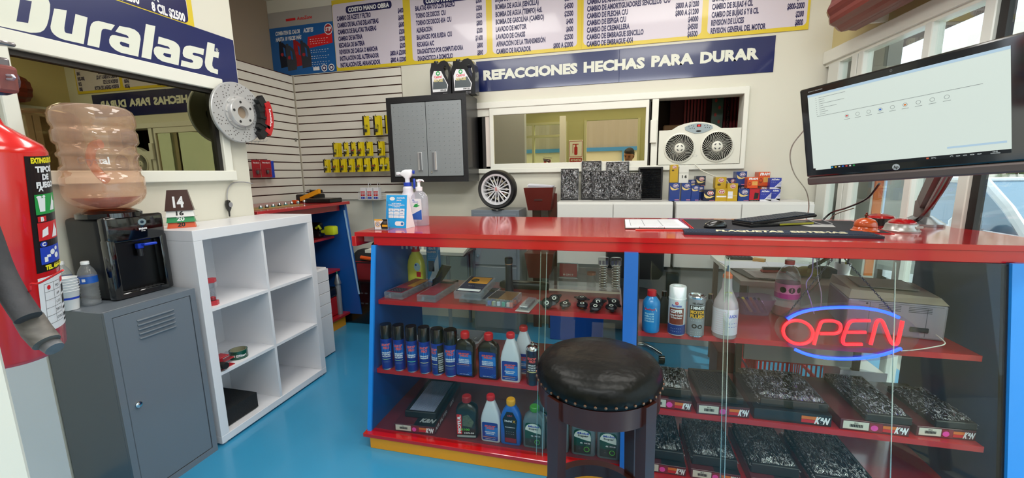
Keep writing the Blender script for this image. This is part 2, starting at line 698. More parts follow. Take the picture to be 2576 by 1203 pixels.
# things in the store room above the window fan
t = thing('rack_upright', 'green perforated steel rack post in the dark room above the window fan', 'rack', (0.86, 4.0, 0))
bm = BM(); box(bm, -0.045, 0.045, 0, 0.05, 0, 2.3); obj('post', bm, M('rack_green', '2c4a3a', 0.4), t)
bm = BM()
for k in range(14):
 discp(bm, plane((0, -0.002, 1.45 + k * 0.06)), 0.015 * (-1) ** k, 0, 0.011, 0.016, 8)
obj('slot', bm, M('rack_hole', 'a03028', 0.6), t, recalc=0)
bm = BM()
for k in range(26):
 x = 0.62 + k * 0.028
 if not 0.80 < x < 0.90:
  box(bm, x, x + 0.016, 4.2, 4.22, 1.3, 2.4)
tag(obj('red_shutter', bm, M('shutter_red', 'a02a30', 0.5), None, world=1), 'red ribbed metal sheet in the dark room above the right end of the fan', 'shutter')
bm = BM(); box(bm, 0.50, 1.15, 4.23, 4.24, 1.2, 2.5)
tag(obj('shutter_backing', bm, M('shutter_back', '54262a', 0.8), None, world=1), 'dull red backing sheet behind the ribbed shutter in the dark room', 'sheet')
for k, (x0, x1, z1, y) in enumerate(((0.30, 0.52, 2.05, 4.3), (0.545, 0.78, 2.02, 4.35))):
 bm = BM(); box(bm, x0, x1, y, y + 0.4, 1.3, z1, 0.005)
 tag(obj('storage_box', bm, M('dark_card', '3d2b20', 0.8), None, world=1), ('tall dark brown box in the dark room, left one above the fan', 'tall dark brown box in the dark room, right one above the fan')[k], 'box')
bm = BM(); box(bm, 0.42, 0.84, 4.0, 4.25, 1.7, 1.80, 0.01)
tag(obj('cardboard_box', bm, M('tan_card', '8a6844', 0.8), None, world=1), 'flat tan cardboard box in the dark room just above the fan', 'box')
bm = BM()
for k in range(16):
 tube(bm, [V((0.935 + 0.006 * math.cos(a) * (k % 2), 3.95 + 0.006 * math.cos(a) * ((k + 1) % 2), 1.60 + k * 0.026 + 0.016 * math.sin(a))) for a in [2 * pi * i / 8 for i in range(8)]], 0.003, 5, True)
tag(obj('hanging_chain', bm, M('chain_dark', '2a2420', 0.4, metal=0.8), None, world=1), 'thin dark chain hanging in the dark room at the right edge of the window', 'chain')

# outside: ground, corrugated wall behind the camera, houses and hedge to the right
bm = BM(); box(bm, -12, 14, -9, 14, -0.3, -0.22)
struct('ground', bm, M('concrete', 'c2bdb0', 0.8, var=0.1, vscale=1))
bm = BM(); box(bm, -6, 6, -4.7, -4.6, -0.22, 1.95)
struct('wall_yard', bm, M('cream_wall', 'ead9b8', 0.7))
bm = BM()
pts = []
n = 120
for i in range(n + 1):
 x = -6 + 12 * i / n
 pts.append((x, -4.6 + (0.03 if (i // 2) % 2 else 0)))
for (a, b), (c, d) in zip(pts, pts[1:]):
 bm.faces.new([bm.verts.new(q) for q in ((a, b, 2.05), (c, d, 2.05), (c, d, 3.6), (a, b, 3.6))])
struct('wall_yard_cladding', bm, M('corrugated', 'b9a795', 0.5, metal=0.2))
bm = BM(); box(bm, -6, 6, -4.62, -4.52, 1.95, 2.05); box(bm, 0.2, 0.24, -4.62, -4.52, 0, 1.95)
struct('trim_4', bm, M('yard_blue', '4d8fc4', 0.5))
bm = BM(); box(bm, 7.5, 9, 2.5, 13, 0, 4.2)
struct('wall_neighbour', bm, M('neighbour', 'e8dccc', 0.8))
bm = BM(); box(bm, 2.0, 3.2, -1.0, 6.5, 2.75, 2.85)  # dark slab added outside so reflections show in the glass wall
struct('reflection_backdrop', bm, M('backdrop_brown', '5a4634', 0.8))
# ------------------------------------------------------------ slat wall
SL = M('slat_white', 'ddd9cf', 0.4)
GR = M('slat_groove', '40180f', 0.6)
sp, zt = 0.0763, 2.386


def slatwall(name, label, o, u, nrm, width, n):
 t = thing(name, label, 'wall panel', o)
 back = BM()
 prism(back, [V(o) + V(u) * a + V(nrm) * 0.002 + V((0, 0, b)) for a, b in ((0, 0), (width, 0), (width, n * sp), (0, n * sp))], V(nrm) * 0.006)
 obj('backing', back, GR, t, world=1)
 me = None
 for k in range(n):
  if me is None:
   bm = BM()
   prism(bm, [V(o) + V(u) * a + V(nrm) * b for a, b in ((0, 0.006), (width, 0.006), (width, 0.018), (0, 0.018))], V((0, 0, sp - 0.0108)))
   s0 = obj('slat', bm, SL, t, world=1)
   me = s0.data
  else:
   s = bpy.data.objects.new('slat', me)
   s.parent = t
   s.location = (0, 0, k * sp)
   COL.objects.link(s)
 return t


slatwall('slatwall', 'white slatwall panel with dark red grooves behind the yellow bulb packs', (-3.12, BY, zt - 16 * sp), (1, 0, 0), (0, -1, 0), 1.19, 16)
slatwall('slatwall', 'white slatwall panel running into the corner behind the brake disc', (-3.12, 2.25, zt - 16 * sp), (0, 1, 0), (1, 0, 0), 1.32, 16)
bm = BM(); box(bm, -3.34, -3.12, 2.2, 3.6, 0, zt)
struct('wall_left_recess', bm, WALL)
bm = BM(); box(bm, -3.108, -3.095, 3.575, 3.59, 1.16, zt); struct('trim_5', bm, M('corner_strip', 'b0a898', 0.4))

# ------------------------------------------------------------ grey locker, front left
LG = M('locker_grey', '6f7780', 0.32, coat=0.25, bump=0.05, bscale=400)
t = thing('storage_locker', 'tall grey steel locker cabinet under the water dispenser', 'locker', (-2.165, 1.33, 0))
X0, X1, Y0, Y1, Z1 = -2.35, -1.975, 1.118, 1.487, 0.872
bm = BM()
box(bm, X0, X1 - 0.012, Y0, Y1, 0.0, Z1, 0.003)
box(bm, X1 - 0.012, X1, Y0, Y0 + 0.024, 0, Z1); box(bm, X1 - 0.012, X1, Y1 - 0.024, Y1, 0, Z1)
box(bm, X1 - 0.012, X1, Y0, Y1, Z1 - 0.028, Z1); box(bm, X1 - 0.012, X1, Y0, Y1, 0, 0.03)
obj('body', bm, LG, t, world=1)
bm = BM(); box(bm, X1 - 0.011, X1 - 0.001, Y0 + 0.027, Y1 - 0.027, 0.034, Z1 - 0.031, 0.002)
d = obj('door', bm, LG, t, world=1)
bm = BM()
for k in range(5):
 z = 0.80 - k * 0.02
 tube(bm, [(X1 + 0.000, Y0 + 0.11, z), (X1 + 0.003, Y0 + 0.12, z), (X1 + 0.003, Y0 + 0.25, z), (X1 + 0.0, Y0 + 0.26, z)], 0.004, 8)
obj('vent_louvre', bm, LG, d, world=1, smooth=1)
bm = BM(); lathe(bm, [(0.001, 0), (0.013, 0), (0.013, 0.006), (0.008, 0.009), (0.001, 0.009)], (X1, Y0 + 0.062, 0.44), 16, 'x')
obj('lock', bm, M('chrome', 'cfd2d6', 0.12, metal=1), d, world=1, smooth=1)

# ------------------------------------------------------------ white cube shelf
KW = M('shelf_white', 'e2e2e6', 0.38, coat=0.15)
t = thing('cube_shelf', 'white cube shelving unit with six open squares beside the locker', 'shelf', (-2.17, 1.93, 0))
X0, X1, Y0, Y1, Z1 = -2.355, -1.975, 1.515, 2.325, 1.15
bm = BM(); box(bm, X0, X1, Y0, Y1, Z1 - 0.052, Z1, 0.0015); obj('top_panel', bm, KW, t, world=1)
bm = BM(); box(bm, X0, X1, Y0, Y1, 0.012, 0.052, 0.0015); obj('bottom_panel', bm, KW, t, world=1)
for y in (Y0, Y1 - 0.045):
 bm = BM(); box(bm, X0, X1 - 0.0008, y, y + 0.045, 0.053, Z1 - 0.053, 0.001); obj('side_panel', bm, KW, t, world=1)
YM = (Y0 + Y1) / 2
bm = BM(); box(bm, X0, X1 - 0.004, YM - 0.008, YM + 0.008, 0.053, Z1 - 0.053); obj('divider', bm, KW, t, world=1)
for z in (0.385, 0.735):
 for a, b in ((Y0 + 0.045, YM - 0.008), (YM + 0.008, Y1 - 0.045)):
  bm = BM(); box(bm, X0, X1 - 0.003, a, b, z - 0.008, z + 0.008); obj('shelf_board', bm, KW, t, world=1)
for y in (Y0 + 0.03, Y1 - 0.03):
 for x in (X0 + 0.03, X1 - 0.03):
  bm = BM(); lathe(bm, [(0.018, 0), (0.018, 0.012)], (x, y, 0), 10); obj('foot', bm, M('foot_plastic', 'd0d0cc', 0.5), t, world=1)
bm = BM(); box(bm, X0 - 0.002, X0 + 0.002, Y0 + 0.03, Y1 - 0.03, 0.05, Z1 - 0.05); obj('wall_side', bm, M('wall_seen', 'd5d5da', 0.6), t, world=1)
# things on and in the shelf
t = thing('sand_timer', 'small sand timer with red ends in the upper left square of the white shelf', 'hourglass', (-2.03, 1.615, 0.743))
bm = BM(); lathe(bm, [(0.026, 0), (0.026, 0.022), (0.021, 0.024)], seg=6); obj('end_cap', bm, M('red_plastic', 'b4202c', 0.35), t)
bm = BM(); lathe(bm, [(0.021, 0.120), (0.026, 0.122), (0.026, 0.142)], seg=6); obj('end_cap', bm, M('red_plastic', 'b4202c', 0.35), t)
bm = BM(); lathe(bm, [(0.018, 0.024), (0.018, 0.12)], seg=20); obj('tube', bm, MG('clear_plastic', 'f2f4f6', ior=1.4), t, smooth=1)
bm = BM(); lathe(bm, [(0.014, 0.026), (0.015, 0.05), (0.010, 0.066), (0.003, 0.073), (0.010, 0.085), (0.015, 0.1), (0.014, 0.118)], seg=16); obj('glass', bm, MG('clear_plastic', ''), t, smooth=1)
bm = BM(); lathe(bm, [(0.013, 0.027), (0.0135, 0.04), (0.002, 0.047)], seg=14); obj('sand', bm, M('red_sand', 'c03038', 0.9), t)
t = thing('tape_dispenser', 'red hand tape dispenser with black grip in the middle left square', 'tape gun', (-2.03, 1.63, 0.393))
RP = M('red_metal', 'a01c26', 0.35, coat=0.4)
bm = BM(); box(bm, -0.005, 0.035, -0.05, 0.03, 0, 0.004); box(bm, -0.03, 0.03, -0.045, -0.03, 0, 0.065, 0.002); box(bm, -0.03, 0.03, -0.045, 0.01, 0.058, 0.066, 0.003); box(bm, -0.03, 0.0, -0.03, 0.06, 0.02, 0.028, 0.002); obj('frame', bm, RP, t)
bm = BM(); tube(bm, [(0.02, -0.06, 0.02), (0.05, -0.062, 0.03)], 0.017, 12); lathe(bm, [(0.017, -0.02), (0.019, 0.0), (0.017, 0.03)], (0.035, -0.045, 0.028), 14, 'x'); obj('grip', bm, M('black_rubber', '151515', 0.6), t, smooth=1)
bm = BM(); lathe(bm, [(0.012, -0.02), (0.012, 0.02)], (0, 0.03, 0.055), 14, 'x'); obj('roller', bm, MG('clear_plastic', ''), t, smooth=1)
t = thing('tape_roll', 'green roll of packing tape lying beside the red tape dispenser', 'tape', (-2.05, 1.735, 0.393))
bm = BM()
lathe(bm, [(0.046, 0.0), (0.046, 0.046), (0.039, 0.046), (0.039, 0.0)], seg=32, cap=0); obj('roll', bm, M('tape_green', '0f4a38', 0.15, coat=0.5), t, smooth=1)
bm = BM(); lathe(bm, [(0.0395, 0.0), (0.0395, 0.047), (0.0375, 0.047), (0.0375, 0.0)], seg=32, cap=0); obj('core', bm, M('tape_core', '8a8a70', 0.7), t, smooth=1)
letters('lettering', [('EZStart', 0.012, cyl(0.0465, 0.016, 1.15), {}), ('EZS', 0.010, cyl(0.0465, 0.018, 0.25), {})], M('print_white', 'e8e8ea', 0.5), t)
bm = BM(); prism(bm, [(-2.30, 1.565, 0.06), (-2.02, 1.565, 0.06), (-2.02, 1.79, 0.06), (-2.30, 1.79, 0.06)], (0, 0, 0.09))
tag(obj('foam_block', bm, M('black_foam', '14171a', 0.85, bump=0.2), None, world=1), 'black flat block lying in the bottom left square of the white shelf', 'box')
t = thing('price_cards', 'stack of trapezoid numbered cards, brown 14 on top of white, green and orange', 'table numbers', (-2.19, 1.525, 1.15))
y = 0
for k, (z0, z1, col, s, tcol) in enumerate(((0.0, 0.034, 'd2501e', '20', 'print_black'), (0.028, 0.062, '0f8a4c', '20', 'print_white'), (0.055, 0.088, 'e6e6e2', '16', 'print_black'), (0.085, 0.185, '3f2018', '14', 'print_white'))):
 def tp(z, dx=0):
  return 0.072 - 0.024 * (z - z0) / 0.1
 zz = z0
 w0, w1 = 0.073, 0.073 - 0.022 * (z1 - z0) / 0.1
 bm = BM(); hexa(bm, [(-w0, -0.032, z0), (w0, -0.032, z0), (w0, 0.032, z0), (-w0, 0.032, z0), (-w1, -0.02, z1), (w1, -0.02, z1), (w1, 0.02, z1), (-w1, 0.02, z1)])
 c = obj('card', bm, M('card_' + col, col, 0.4, coat=0.3), t)
 bm = BM(); box(bm, -0.085, 0.085, -0.038, 0.038, z0, z0 + 0.002); obj('rim', bm, MG('clear_plastic', ''), c)
 h = 0.05 if k == 3 else 0.02
 zo = 0.018 if k == 3 else 0.008
 letters('lettering', [(s, h, plane((0, -0.0330 + 0.012 / (z1 - z0) * zo, z0 + zo), v=(0, 0.012 / (z1 - z0), 1)), dict(w=0.055 if k == 3 else 0.04, bold=0.04))], M(tcol, '141414' if tcol == 'print_black' else 'e8e8ea', 0.5), c)
t.matrix_basis = Matrix.Translation((-2.17, 1.62, 1.15)) @ Matrix.Rotation(math.radians(46), 4, 'Z') @ Matrix.Diagonal((0.80, 0.80, 1.05, 1))

# cable with plug on the wall above the shelf
bm = BM(); tube(bm, smooth_pts([at(x, y, 'x', LX + 0.012) for x, y in ((636, 462), (612, 458), (588, 460), (575, 472), (571, 492), (573, 514), (577, 545))]), 0.0035, 6)
tag(obj('wall_cable', bm, M('cable_grey', '9a9a9c', 0.4), None, world=1, smooth=1), 'grey cable arching over the white shelf on the wall', 'cable')
t = thing('wall_plug', 'black power plug hanging on the wall above the white shelf', 'plug', at(578, 545, 'x', LX + 0.02))
p = t.matrix_basis.translation
bm = BM()
loft(bm, [(p.z + z, a, a * 0.7, 2.5, p.x, p.y) for z, a in ((0.0, 0.004), (0.03, 0.006), (0.05, 0.016), (0.075, 0.02), (0.10, 0.014), (0.105, 0.005))], 14)
obj('plug_body', bm, M('black_plastic', '0e0e10', 0.25, coat=0.3), t, world=1, smooth=1)
bm = BM(); discp(bm, plane((p.x + 0.02, p.y, p.z + 0.075), (0, 1, 0)), 0, 0, 0.014, 0.016, 16); obj('face', bm, M('grey_plastic', '8c8c90', 0.4), t, world=1, recalc=0)

# ------------------------------------------------------------ white drawer unit
t = thing('drawer_unit', 'narrow white drawer unit past the far end of the cube shelf', 'drawers', (-2.35, 2.52, 0))
bm = BM(); box(bm, -2.44, -2.168, 2.36, 2.655, 0, 0.70, 0.002); obj('body', bm, KW, t, world=1)
zs = [0.01, 0.33, 0.42, 0.51, 0.60, 0.695]
for a, b in zip(zs, zs[1:]):
 bm = BM(); box(bm, -2.167, -2.15, 2.362, 2.653, a, b - 0.004, 0.0015); obj('drawer', bm, KW, t, world=1)
t = thing('waste_bin', 'small grey plastic bin behind the white drawer unit', 'bin', at(846, 815, 'z', 0) + V((-0.06, 0.05, 0)))
bm = BM(); loft(bm, [(0, 0.07, 0.07, 4), (0.22, 0.10, 0.10, 4), (0.22, 0.112, 0.112, 4), (0.235, 0.112, 0.112, 4), (0.235, 0.095, 0.095, 4), (0.02, 0.065, 0.065, 4)], 24); obj('tub', bm, M('bin_grey', 'b9c2c4', 0.4), t, smooth=1)

# ------------------------------------------------------------ blue and red workbench in the corner
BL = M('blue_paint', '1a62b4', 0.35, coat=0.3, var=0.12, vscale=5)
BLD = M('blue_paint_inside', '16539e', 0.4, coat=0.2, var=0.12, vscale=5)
RD = M('red_paint', 'ba0e14', 0.18, coat=0.7, var=0.06, vscale=5)
RDS = M('red_shelf_paint', 'a52026', 0.3, coat=0.5, var=0.1, vscale=4)
YL = M('yellow_paint', 'e89a12', 0.45, var=0.06, vscale=8)
t = thing('corner_workbench', 'red topped blue workbench with tools in the far left corner', 'workbench', (-2.7, 2.8, 0))
bm = BM(); box(bm, -3.09, -2.35, 2.26, 3.27, 1.145, 1.17, 0.003); obj('top', bm, RDS, t, world=1)
bm = BM(); box(bm, -3.05, -2.43, 2.3, 3.22, 1.09, 1.145); obj('apron', bm, RDS, t, world=1)
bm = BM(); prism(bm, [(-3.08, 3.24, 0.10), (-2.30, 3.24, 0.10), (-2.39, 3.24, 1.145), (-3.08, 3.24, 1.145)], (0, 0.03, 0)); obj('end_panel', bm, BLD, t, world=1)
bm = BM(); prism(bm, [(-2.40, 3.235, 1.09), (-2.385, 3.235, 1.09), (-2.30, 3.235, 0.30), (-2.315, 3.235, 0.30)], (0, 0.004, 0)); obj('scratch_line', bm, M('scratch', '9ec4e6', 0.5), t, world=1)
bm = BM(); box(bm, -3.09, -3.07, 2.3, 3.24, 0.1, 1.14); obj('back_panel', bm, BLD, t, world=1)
for z, xx in ((0.83, -2.52), (0.52, -2.49), (0.10, -2.42)):
 bm = BM(); box(bm, -3.07, xx, 2.3, 3.235, z, z + 0.02); obj('shelf_board', bm, RDS, t, world=1)
bm = BM(); box(bm, -3.05, -2.45, 2.3, 3.2, 0, 0.10); obj('plinth', bm, YL, t, world=1)
# battery drill on its shelf
t = thing('cordless_drill', 'black cordless drill with lime battery on the blue bench shelf', 'drill', at(820, 612, 'y', 3.1) * 1.0)
p = at(815, 622, 'y', 3.12); p.z = 0.85
t.matrix_basis.translation = p
LM = M('lime_plastic', 'b9c820', 0.4); BKP = M('black_plastic', '')
bm = BM(); cb(bm, -0.12, 0, 0.0, 0.22, 0.07, 0.07, 0.015, 2); cb(bm, -0.08, 0, 0.07, 0.16, 0.06, 0.07, 0.02, 2); obj('body', bm, BKP, t)
bm = BM(); cb(bm, 0.10, -0.01, 0.03, 0.10, 0.07, 0.08, 0.014, 2); cb(bm, 0.03, -0.01, 0.045, 0.05, 0.05, 0.03, 0.008); tube(bm, [(-0.04, -0.03, 0.09 + 0.0), (-0.01, -0.03, 0.11), (0.01, -0.03, 0.08)], 0.012, 8); obj('battery', bm, LM, t, smooth=1)
# drill bits, sockets and tools on the bench top
for k in range(10):
 q = at(662 + k * 15.5, 527 - k * 2.2, 'z', 1.17)
 t = thing('socket', 'small chrome socket on the bench edge, %s from the left' % ('first', 'second', 'third', 'fourth', 'fifth', 'sixth', 'seventh', 'eighth', 'ninth', 'tenth')[k], 'socket', q + V((-0.02, 0, 0)), 0, 'chrome sockets on the bench')
 bm = BM(); lathe(bm, [(0.011, 0), (0.013, 0.004), (0.013, 0.022), (0.009, 0.028)], seg=12); obj('barrel', bm, M('chrome', ''), t, smooth=1)
 bm = BM(); lathe(bm, [(0.012, 0.006), (0.0137, 0.008), (0.0137, 0.014)], seg=12, cap=0); obj('band', bm, M(('teal_band', 'black_plastic')[k % 2], '2f7f7c', 0.4), t)
tp = V((-2.75, 3.0, 1.17))
for nm, lb, ct, dx, dy, dims, ml in (
  ('plastic_case', 'black tool case lying at the back of the red bench', 'case', 0.0, 0.25, (0.20, 0.16, 0.07), BKP),
  ('plastic_case', 'black case lying near the right end of the red bench', 'case', 0.26, 0.10, (0.26, 0.16, 0.04), BKP),
  ('wooden_mat', 'tan board under the sockets on the red bench', 'board', 0.2, -0.45, (0.16, 0.55, 0.006), M('tan_board', '9c8452', 0.8)),
  ('small_box', 'tiny orange box behind the sockets on the bench', 'box', 0.05, 0.0, (0.05, 0.03, 0.03), M('orange_plastic', 'd8561c', 0.4)),
  ('metal_block', 'grey metal block at the left end of the red bench', 'block', -0.02, -0.62, (0.05, 0.06, 0.09), M('grey_metal', '6c6c6c', 0.4, metal=0.6))):
 bm = BM(); cb(bm, tp.x + dx, tp.y + dy, 1.1701 + (0.0), *dims, min(dims) * 0.2, 2)
 tag(obj(nm, bm, ml, None, world=1), lb, ct)
q = tp + V((0.12, 0.12, 0.03))
t = thing('spirit_level', 'short yellow tool leaning on the black case on the bench', 'tool', q)
bm = BM(); hexa(bm, [(-0.10, -0.03, -0.02), (0.10, -0.03, 0.05), (0.10, 0.0, 0.05), (-0.10, 0.0, -0.02), (-0.10, -0.03, 0.02), (0.10, -0.03, 0.09), (0.10, 0.0, 0.09), (-0.10, 0.0, 0.02)]); obj('bar', bm, YL, t)
t = thing('flashlight', 'silver and black flashlight lying on top of the tool case', 'flashlight', tp + V((0.10, 0.22, 0.075)))
bm = BM(); lathe(bm, [(0.014, -0.07), (0.014, 0.05)], (0, 0, 0.02), 14, 'x'); obj('barrel', bm, BKP, t, smooth=1)
bm = BM(); lathe(bm, [(0.018, -0.10), (0.02, -0.07), (0.014, -0.068)], (0, 0, 0.02), 14, 'x'); obj('head', bm, M('chrome', ''), t, smooth=1)
# red tool box, black crate, tool bag, silver can on the floor by the bench
t = thing('tool_box', 'red and black tool box on the bottom shelf of the blue bench', 'toolbox', (-2.66, 3.0, 0.1205))
bm = BM(); cb(bm, 0, 0, 0, 0.36, 0.30, 0.18, 0.01); obj('case', bm, M('toolbox_red', 'a81820', 0.4), t)
bm = BM(); cb(bm, 0, 0, 0.18, 0.38, 0.32, 0.09, 0.02, 2); obj('lid', bm, BKP, t)
t = thing('plastic_crate', 'black plastic crate on the floor below the tool bag', 'crate', (-2.44, 3.40, 0))
bm = BM(); cb(bm, 0, 0, 0, 0.52, 0.30, 0.42, 0.012, 2); obj('body', bm, BKP, t)
bm = BM()
for r in (0.2, 0.3):
 for k in range(9):
  cb(bm, -0.16 + k * 0.045, -0.151, r, 0.028, 0.004, 0.012)
obj('slot', bm, M('slot_grey', '3c3e42', 0.6), t)
t = thing('tool_bag', 'red and black canvas tool bag standing on the black crate', 'bag', (-2.26, 3.40, 0.421))
bm = BM(); loft(bm, [(0, 0.17, 0.10, 5), (0.02, 0.18, 0.11, 5), (0.18, 0.19, 0.11, 4), (0.19, 0.17, 0.10, 4)], 24); obj('body', bm, M('bag_red', '8e1d22', 0.8), t, smooth=1)
bm = BM(); loft(bm, [(0.165, 0.193, 0.113, 4), (0.21, 0.19, 0.10, 4), (0.27, 0.13, 0.06, 3), (0.28, 0.10, 0.04, 3)], 24)
for x in (-0.10, 0.10):
 tube(bm, [(x, -0.112, 0.0), (x, -0.114, 0.17)], 0.016, 6)
tube(bm, smooth_pts([(0.02, 0, 0.27), (0.03, 0, 0.33), (0.09, 0, 0.35), (0.14, 0, 0.30), (0.14, 0, 0.24)]), 0.010, 8)
obj('flap', bm, M('bag_black', '17181a', 0.8), t, smooth=1)
bm = BM(); tube(bm, [(-0.02, -0.13, 0.225), (0.19, -0.12, 0.20)], 0.018, 8); obj('orange_level', bm, M('orange_plastic', ''), t)
bm = BM(); tube(bm, [(-0.24, -0.08, 0.28), (-0.12, -0.06, 0.22)], 0.014, 8); obj('green_handle', bm, M('green_plastic', '1d6a4c', 0.4), t)
t = thing('spray_can', 'silver cone topped can at the end of the lowest bench shelf', 'can', (-2.47, 3.17, 0.121))
t.matrix_basis = Matrix.Translation((-2.47, 3.16, 0.121)) @ Matrix.Scale(0.66, 4)
bm = BM(); lathe(bm, [(0.036, 0), (0.036, 0.42), (0.03, 0.44)], seg=20); obj('body', bm, M('can_label_grey', '8d9096', 0.4, metal=0.3), t, smooth=1)
bm = BM(); lathe(bm, [(0.046, 0.44), (0.046, 0.46), (0.02, 0.56), (0.012, 0.58)], seg=20); obj('cone', bm, M('brushed_silver', 'b4b8bc', 0.3, metal=0.8), t, smooth=1)
bm = BM(); lathe(bm, [(0.009, 0.58), (0.008, 0.62)], seg=12); obj('nozzle', bm, M('green_plastic', ''), t)

# ------------------------------------------------------------ brake disc clock on the end of the left wall
cx, cy, cz = LX + 0.06, 2.145, 1.80
t = thing('brake_disc', 'drilled silver brake disc with red caliper fixed to the left wall', 'brake disc', (cx, cy, cz - 0.18))
DS = M('disc_steel', 'b9babb', 0.38, metal=0.35)
bm = BM()
lathe(bm, [(0.085, 0.0), (0.178, 0.0), (0.182, 0.004), (0.182, 0.018), (0.178, 0.022), (0.085, 0.022)], (cx, cy, cz), 64, 'x', cap=0)
rotor = obj('rotor', bm, DS, t, world=1, smooth=1)
bm = BM()
for k in range(36):
 for j in range(4):
  a = 2 * pi * k / 36 + j * 0.10 - (k % 3) * 0.0
  r = 0.112 + j * 0.017 + (k % 3) * 0.005
  if (k + j) % 4 == 3:
   continue
  lathe(bm, [(0.0036, 0.0222), (0.0036, 0.0226)], (cx, cy + r * math.cos(a), cz + r * math.sin(a)), 8, 'x')
obj('drill_hole', bm, M('hole_dark', '5a5654', 0.8), rotor, world=1)
bm = BM()
lathe(bm, [(0.100, 0.022), (0.100, 0.028), (0.088, 0.030), (0.086, 0.046), (0.080, 0.052), (0.038, 0.052), (0.036, 0.030)], (cx, cy, cz), 48, 'x', cap=0)
for k in range(10):
 a = 2 * pi * k / 10
 lathe(bm, [(0.006, 0.028), (0.006, 0.034), (0.002, 0.035)], (cx, cy + 0.094 * math.cos(a), cz + 0.094 * math.sin(a)), 8, 'x')
obj('hub', bm, M('hub_silver', 'c2c2c2', 0.3, metal=0.4), t, world=1, smooth=1)
bm = BM(); lathe(bm, [(0.037, 0.030), (0.037, 0.031)], (cx, cy, cz), 32, 'x'); obj('hub_bore', bm, M('bore_tan', '8a7a68', 0.8), t, world=1)
bm = BM()
for k in range(5):
 a = 2 * pi * k / 5 + 0.5
 lathe(bm, [(0.008, 0.0525), (0.008, 0.0532)], (cx, cy + 0.062 * math.cos(a), cz + 0.062 * math.sin(a)), 12, 'x')
obj('bolt_hole', bm, M('hole_black', '1a1a1a', 0.6), t, world=1)


def arc_block(bm, r0, r1, a0, a1, x0, x1, n=10):
 rs = []
 for i in range(n + 1):
  a = math.radians(a0 + (a1 - a0) * i / n)
  rs.append([V((x, cy + r * math.cos(a), cz + r * math.sin(a))) for x, r in ((x0 + cx, r0), (x1 + cx, r0), (x1 + cx, r1), (x0 + cx, r1))])
 rings(bm, rs)


bm = BM(); arc_block(bm, 0.125, 0.19, -38, 30, 0.026, 0.055); arc_block(bm, 0.15, 0.2, 22, 40, 0.02, 0.06, 4); arc_block(bm, 0.15, 0.2, -50, -34, 0.02, 0.06, 4)
for a in (-25, -8, 10):
 arc_block(bm, 0.12, 0.2, a, a + 6, 0.03, 0.062, 3)
obj('caliper_bracket', bm, M('caliper_black', '17181a', 0.45), t, world=1)
bm = BM(); arc_block(bm, 0.178, 0.225, -34, 26, -0.02, 0.062, 12); arc_block(bm, 0.165, 0.19, -20, 16, 0.05, 0.068, 8)
cal = obj('caliper', bm, M('caliper_red', 'b3161c', 0.3, coat=0.5), t, world=1)
bm = BM()
text(bm, 'brembo', 0.024, lambda a, b: V((cx + 0.0635, cy + (0.20 + b) * math.cos(-a / 0.2 - 0.05), cz + (0.20 + b) * math.sin(-a / 0.2 - 0.05))), w=0.115, y=-0.012)
obj('lettering', bm, M('print_white', ''), cal, world=1, recalc=0)

# ------------------------------------------------------------ fire extinguisher
ER = 0.080
t = thing('fire_extinguisher', 'large red fire extinguisher hanging at the left edge of the view', 'extinguisher', (-1.169, 0.50, 1.06))
t.matrix_basis = Matrix.Translation((-1.169, 0.50, 1.06)) @ Matrix.Rotation(math.radians(8), 4, 'Y')
bm = BM(); lathe(bm, [(0.03, 0), (ER - 0.01, 0.0), (ER, 0.012), (ER, 0.405), (ER - 0.006, 0.418), (ER - 0.03, 0.435), (0.03, 0.45), (0.022, 0.47), (0.022, 0.52)], seg=64)
obj('cylinder', bm, M('extinguisher_red', 'cc1010', 0.22, coat=0.6, var=0.03), t, smooth=1)
bm = BM(); lathe(bm, [(0.03, 0.52), (0.03, 0.545), (0.02, 0.55)], seg=24); cb(bm, 0.02, 0, 0.545, 0.12, 0.02, 0.02, 0.003); cb(bm, 0.03, 0, 0.585, 0.14, 0.02, 0.006, 0.002); obj('valve', bm, M('valve_metal', '8c8488', 0.3, metal=0.8), t, smooth=1)
bm = BM(); lathe(bm, [(0.012, 0.03), (0.014, 0.05), (0.026, 0.052), (0.028, 0.066), (0.022, 0.07)], (0.0, 0, 0.53), 20, 'x'); obj('gauge', bm, M('gauge_metal', '7a6878', 0.2, metal=0.8), t, smooth=1)
bm = BM(); cb(bm, 0.075, 0, 0.508, 0.028, 0.03, 0.045, 0.006, 2); obj('gauge_cover', bm, M('clear_red', 'a8605c', 0.2, trans=0.4), t)
A0 = 1.75


def lmap(r, lo, b0, sc):
 f = cyl(r, 0, A0)
 return lambda a, b: f((a + 0.045) * 0.9, lo + (b - b0) * sc)


mpx = lmap(ER + 0.0006, 0.178, 0.135, 0.888)
lab = BM(); quadp(lab, mpx, -0.045, 0.031, 0.135, 0.385, 10); lab_o = obj('type_label', lab, M('label_black', '101012', 0.35), t, recalc=0)
mp2 = lmap(ER + 0.0010, 0.178, 0.135, 0.888)
bm = BM(); quadp(bm, mp2, -0.035, 0.026, 0.262, 0.305, 6); obj('green_pictogram', bm, M('print_green', '1d9a48', 0.4), lab_o, recalc=0)
bm = BM(); quadp(bm, mp2, -0.035, 0.026, 0.205, 0.244, 6); quadp(bm, mp2, -0.033, -0.014, 0.246, 0.258, 2); obj('red_pictogram', bm, M('print_red', 'cf1f26', 0.4), lab_o, recalc=0)
bm = BM(); quadp(bm, mp2, -0.035, 0.026, 0.152, 0.190, 6); discp(bm, mp2, -0.026, 0.197, 0.008, 0.006, 14); obj('blue_pictogram', bm, M('print_blue', '1c3fb4', 0.4), lab_o, recalc=0)
mp3 = lmap(ER + 0.0014, 0.178, 0.135, 0.888)
bm = BM()
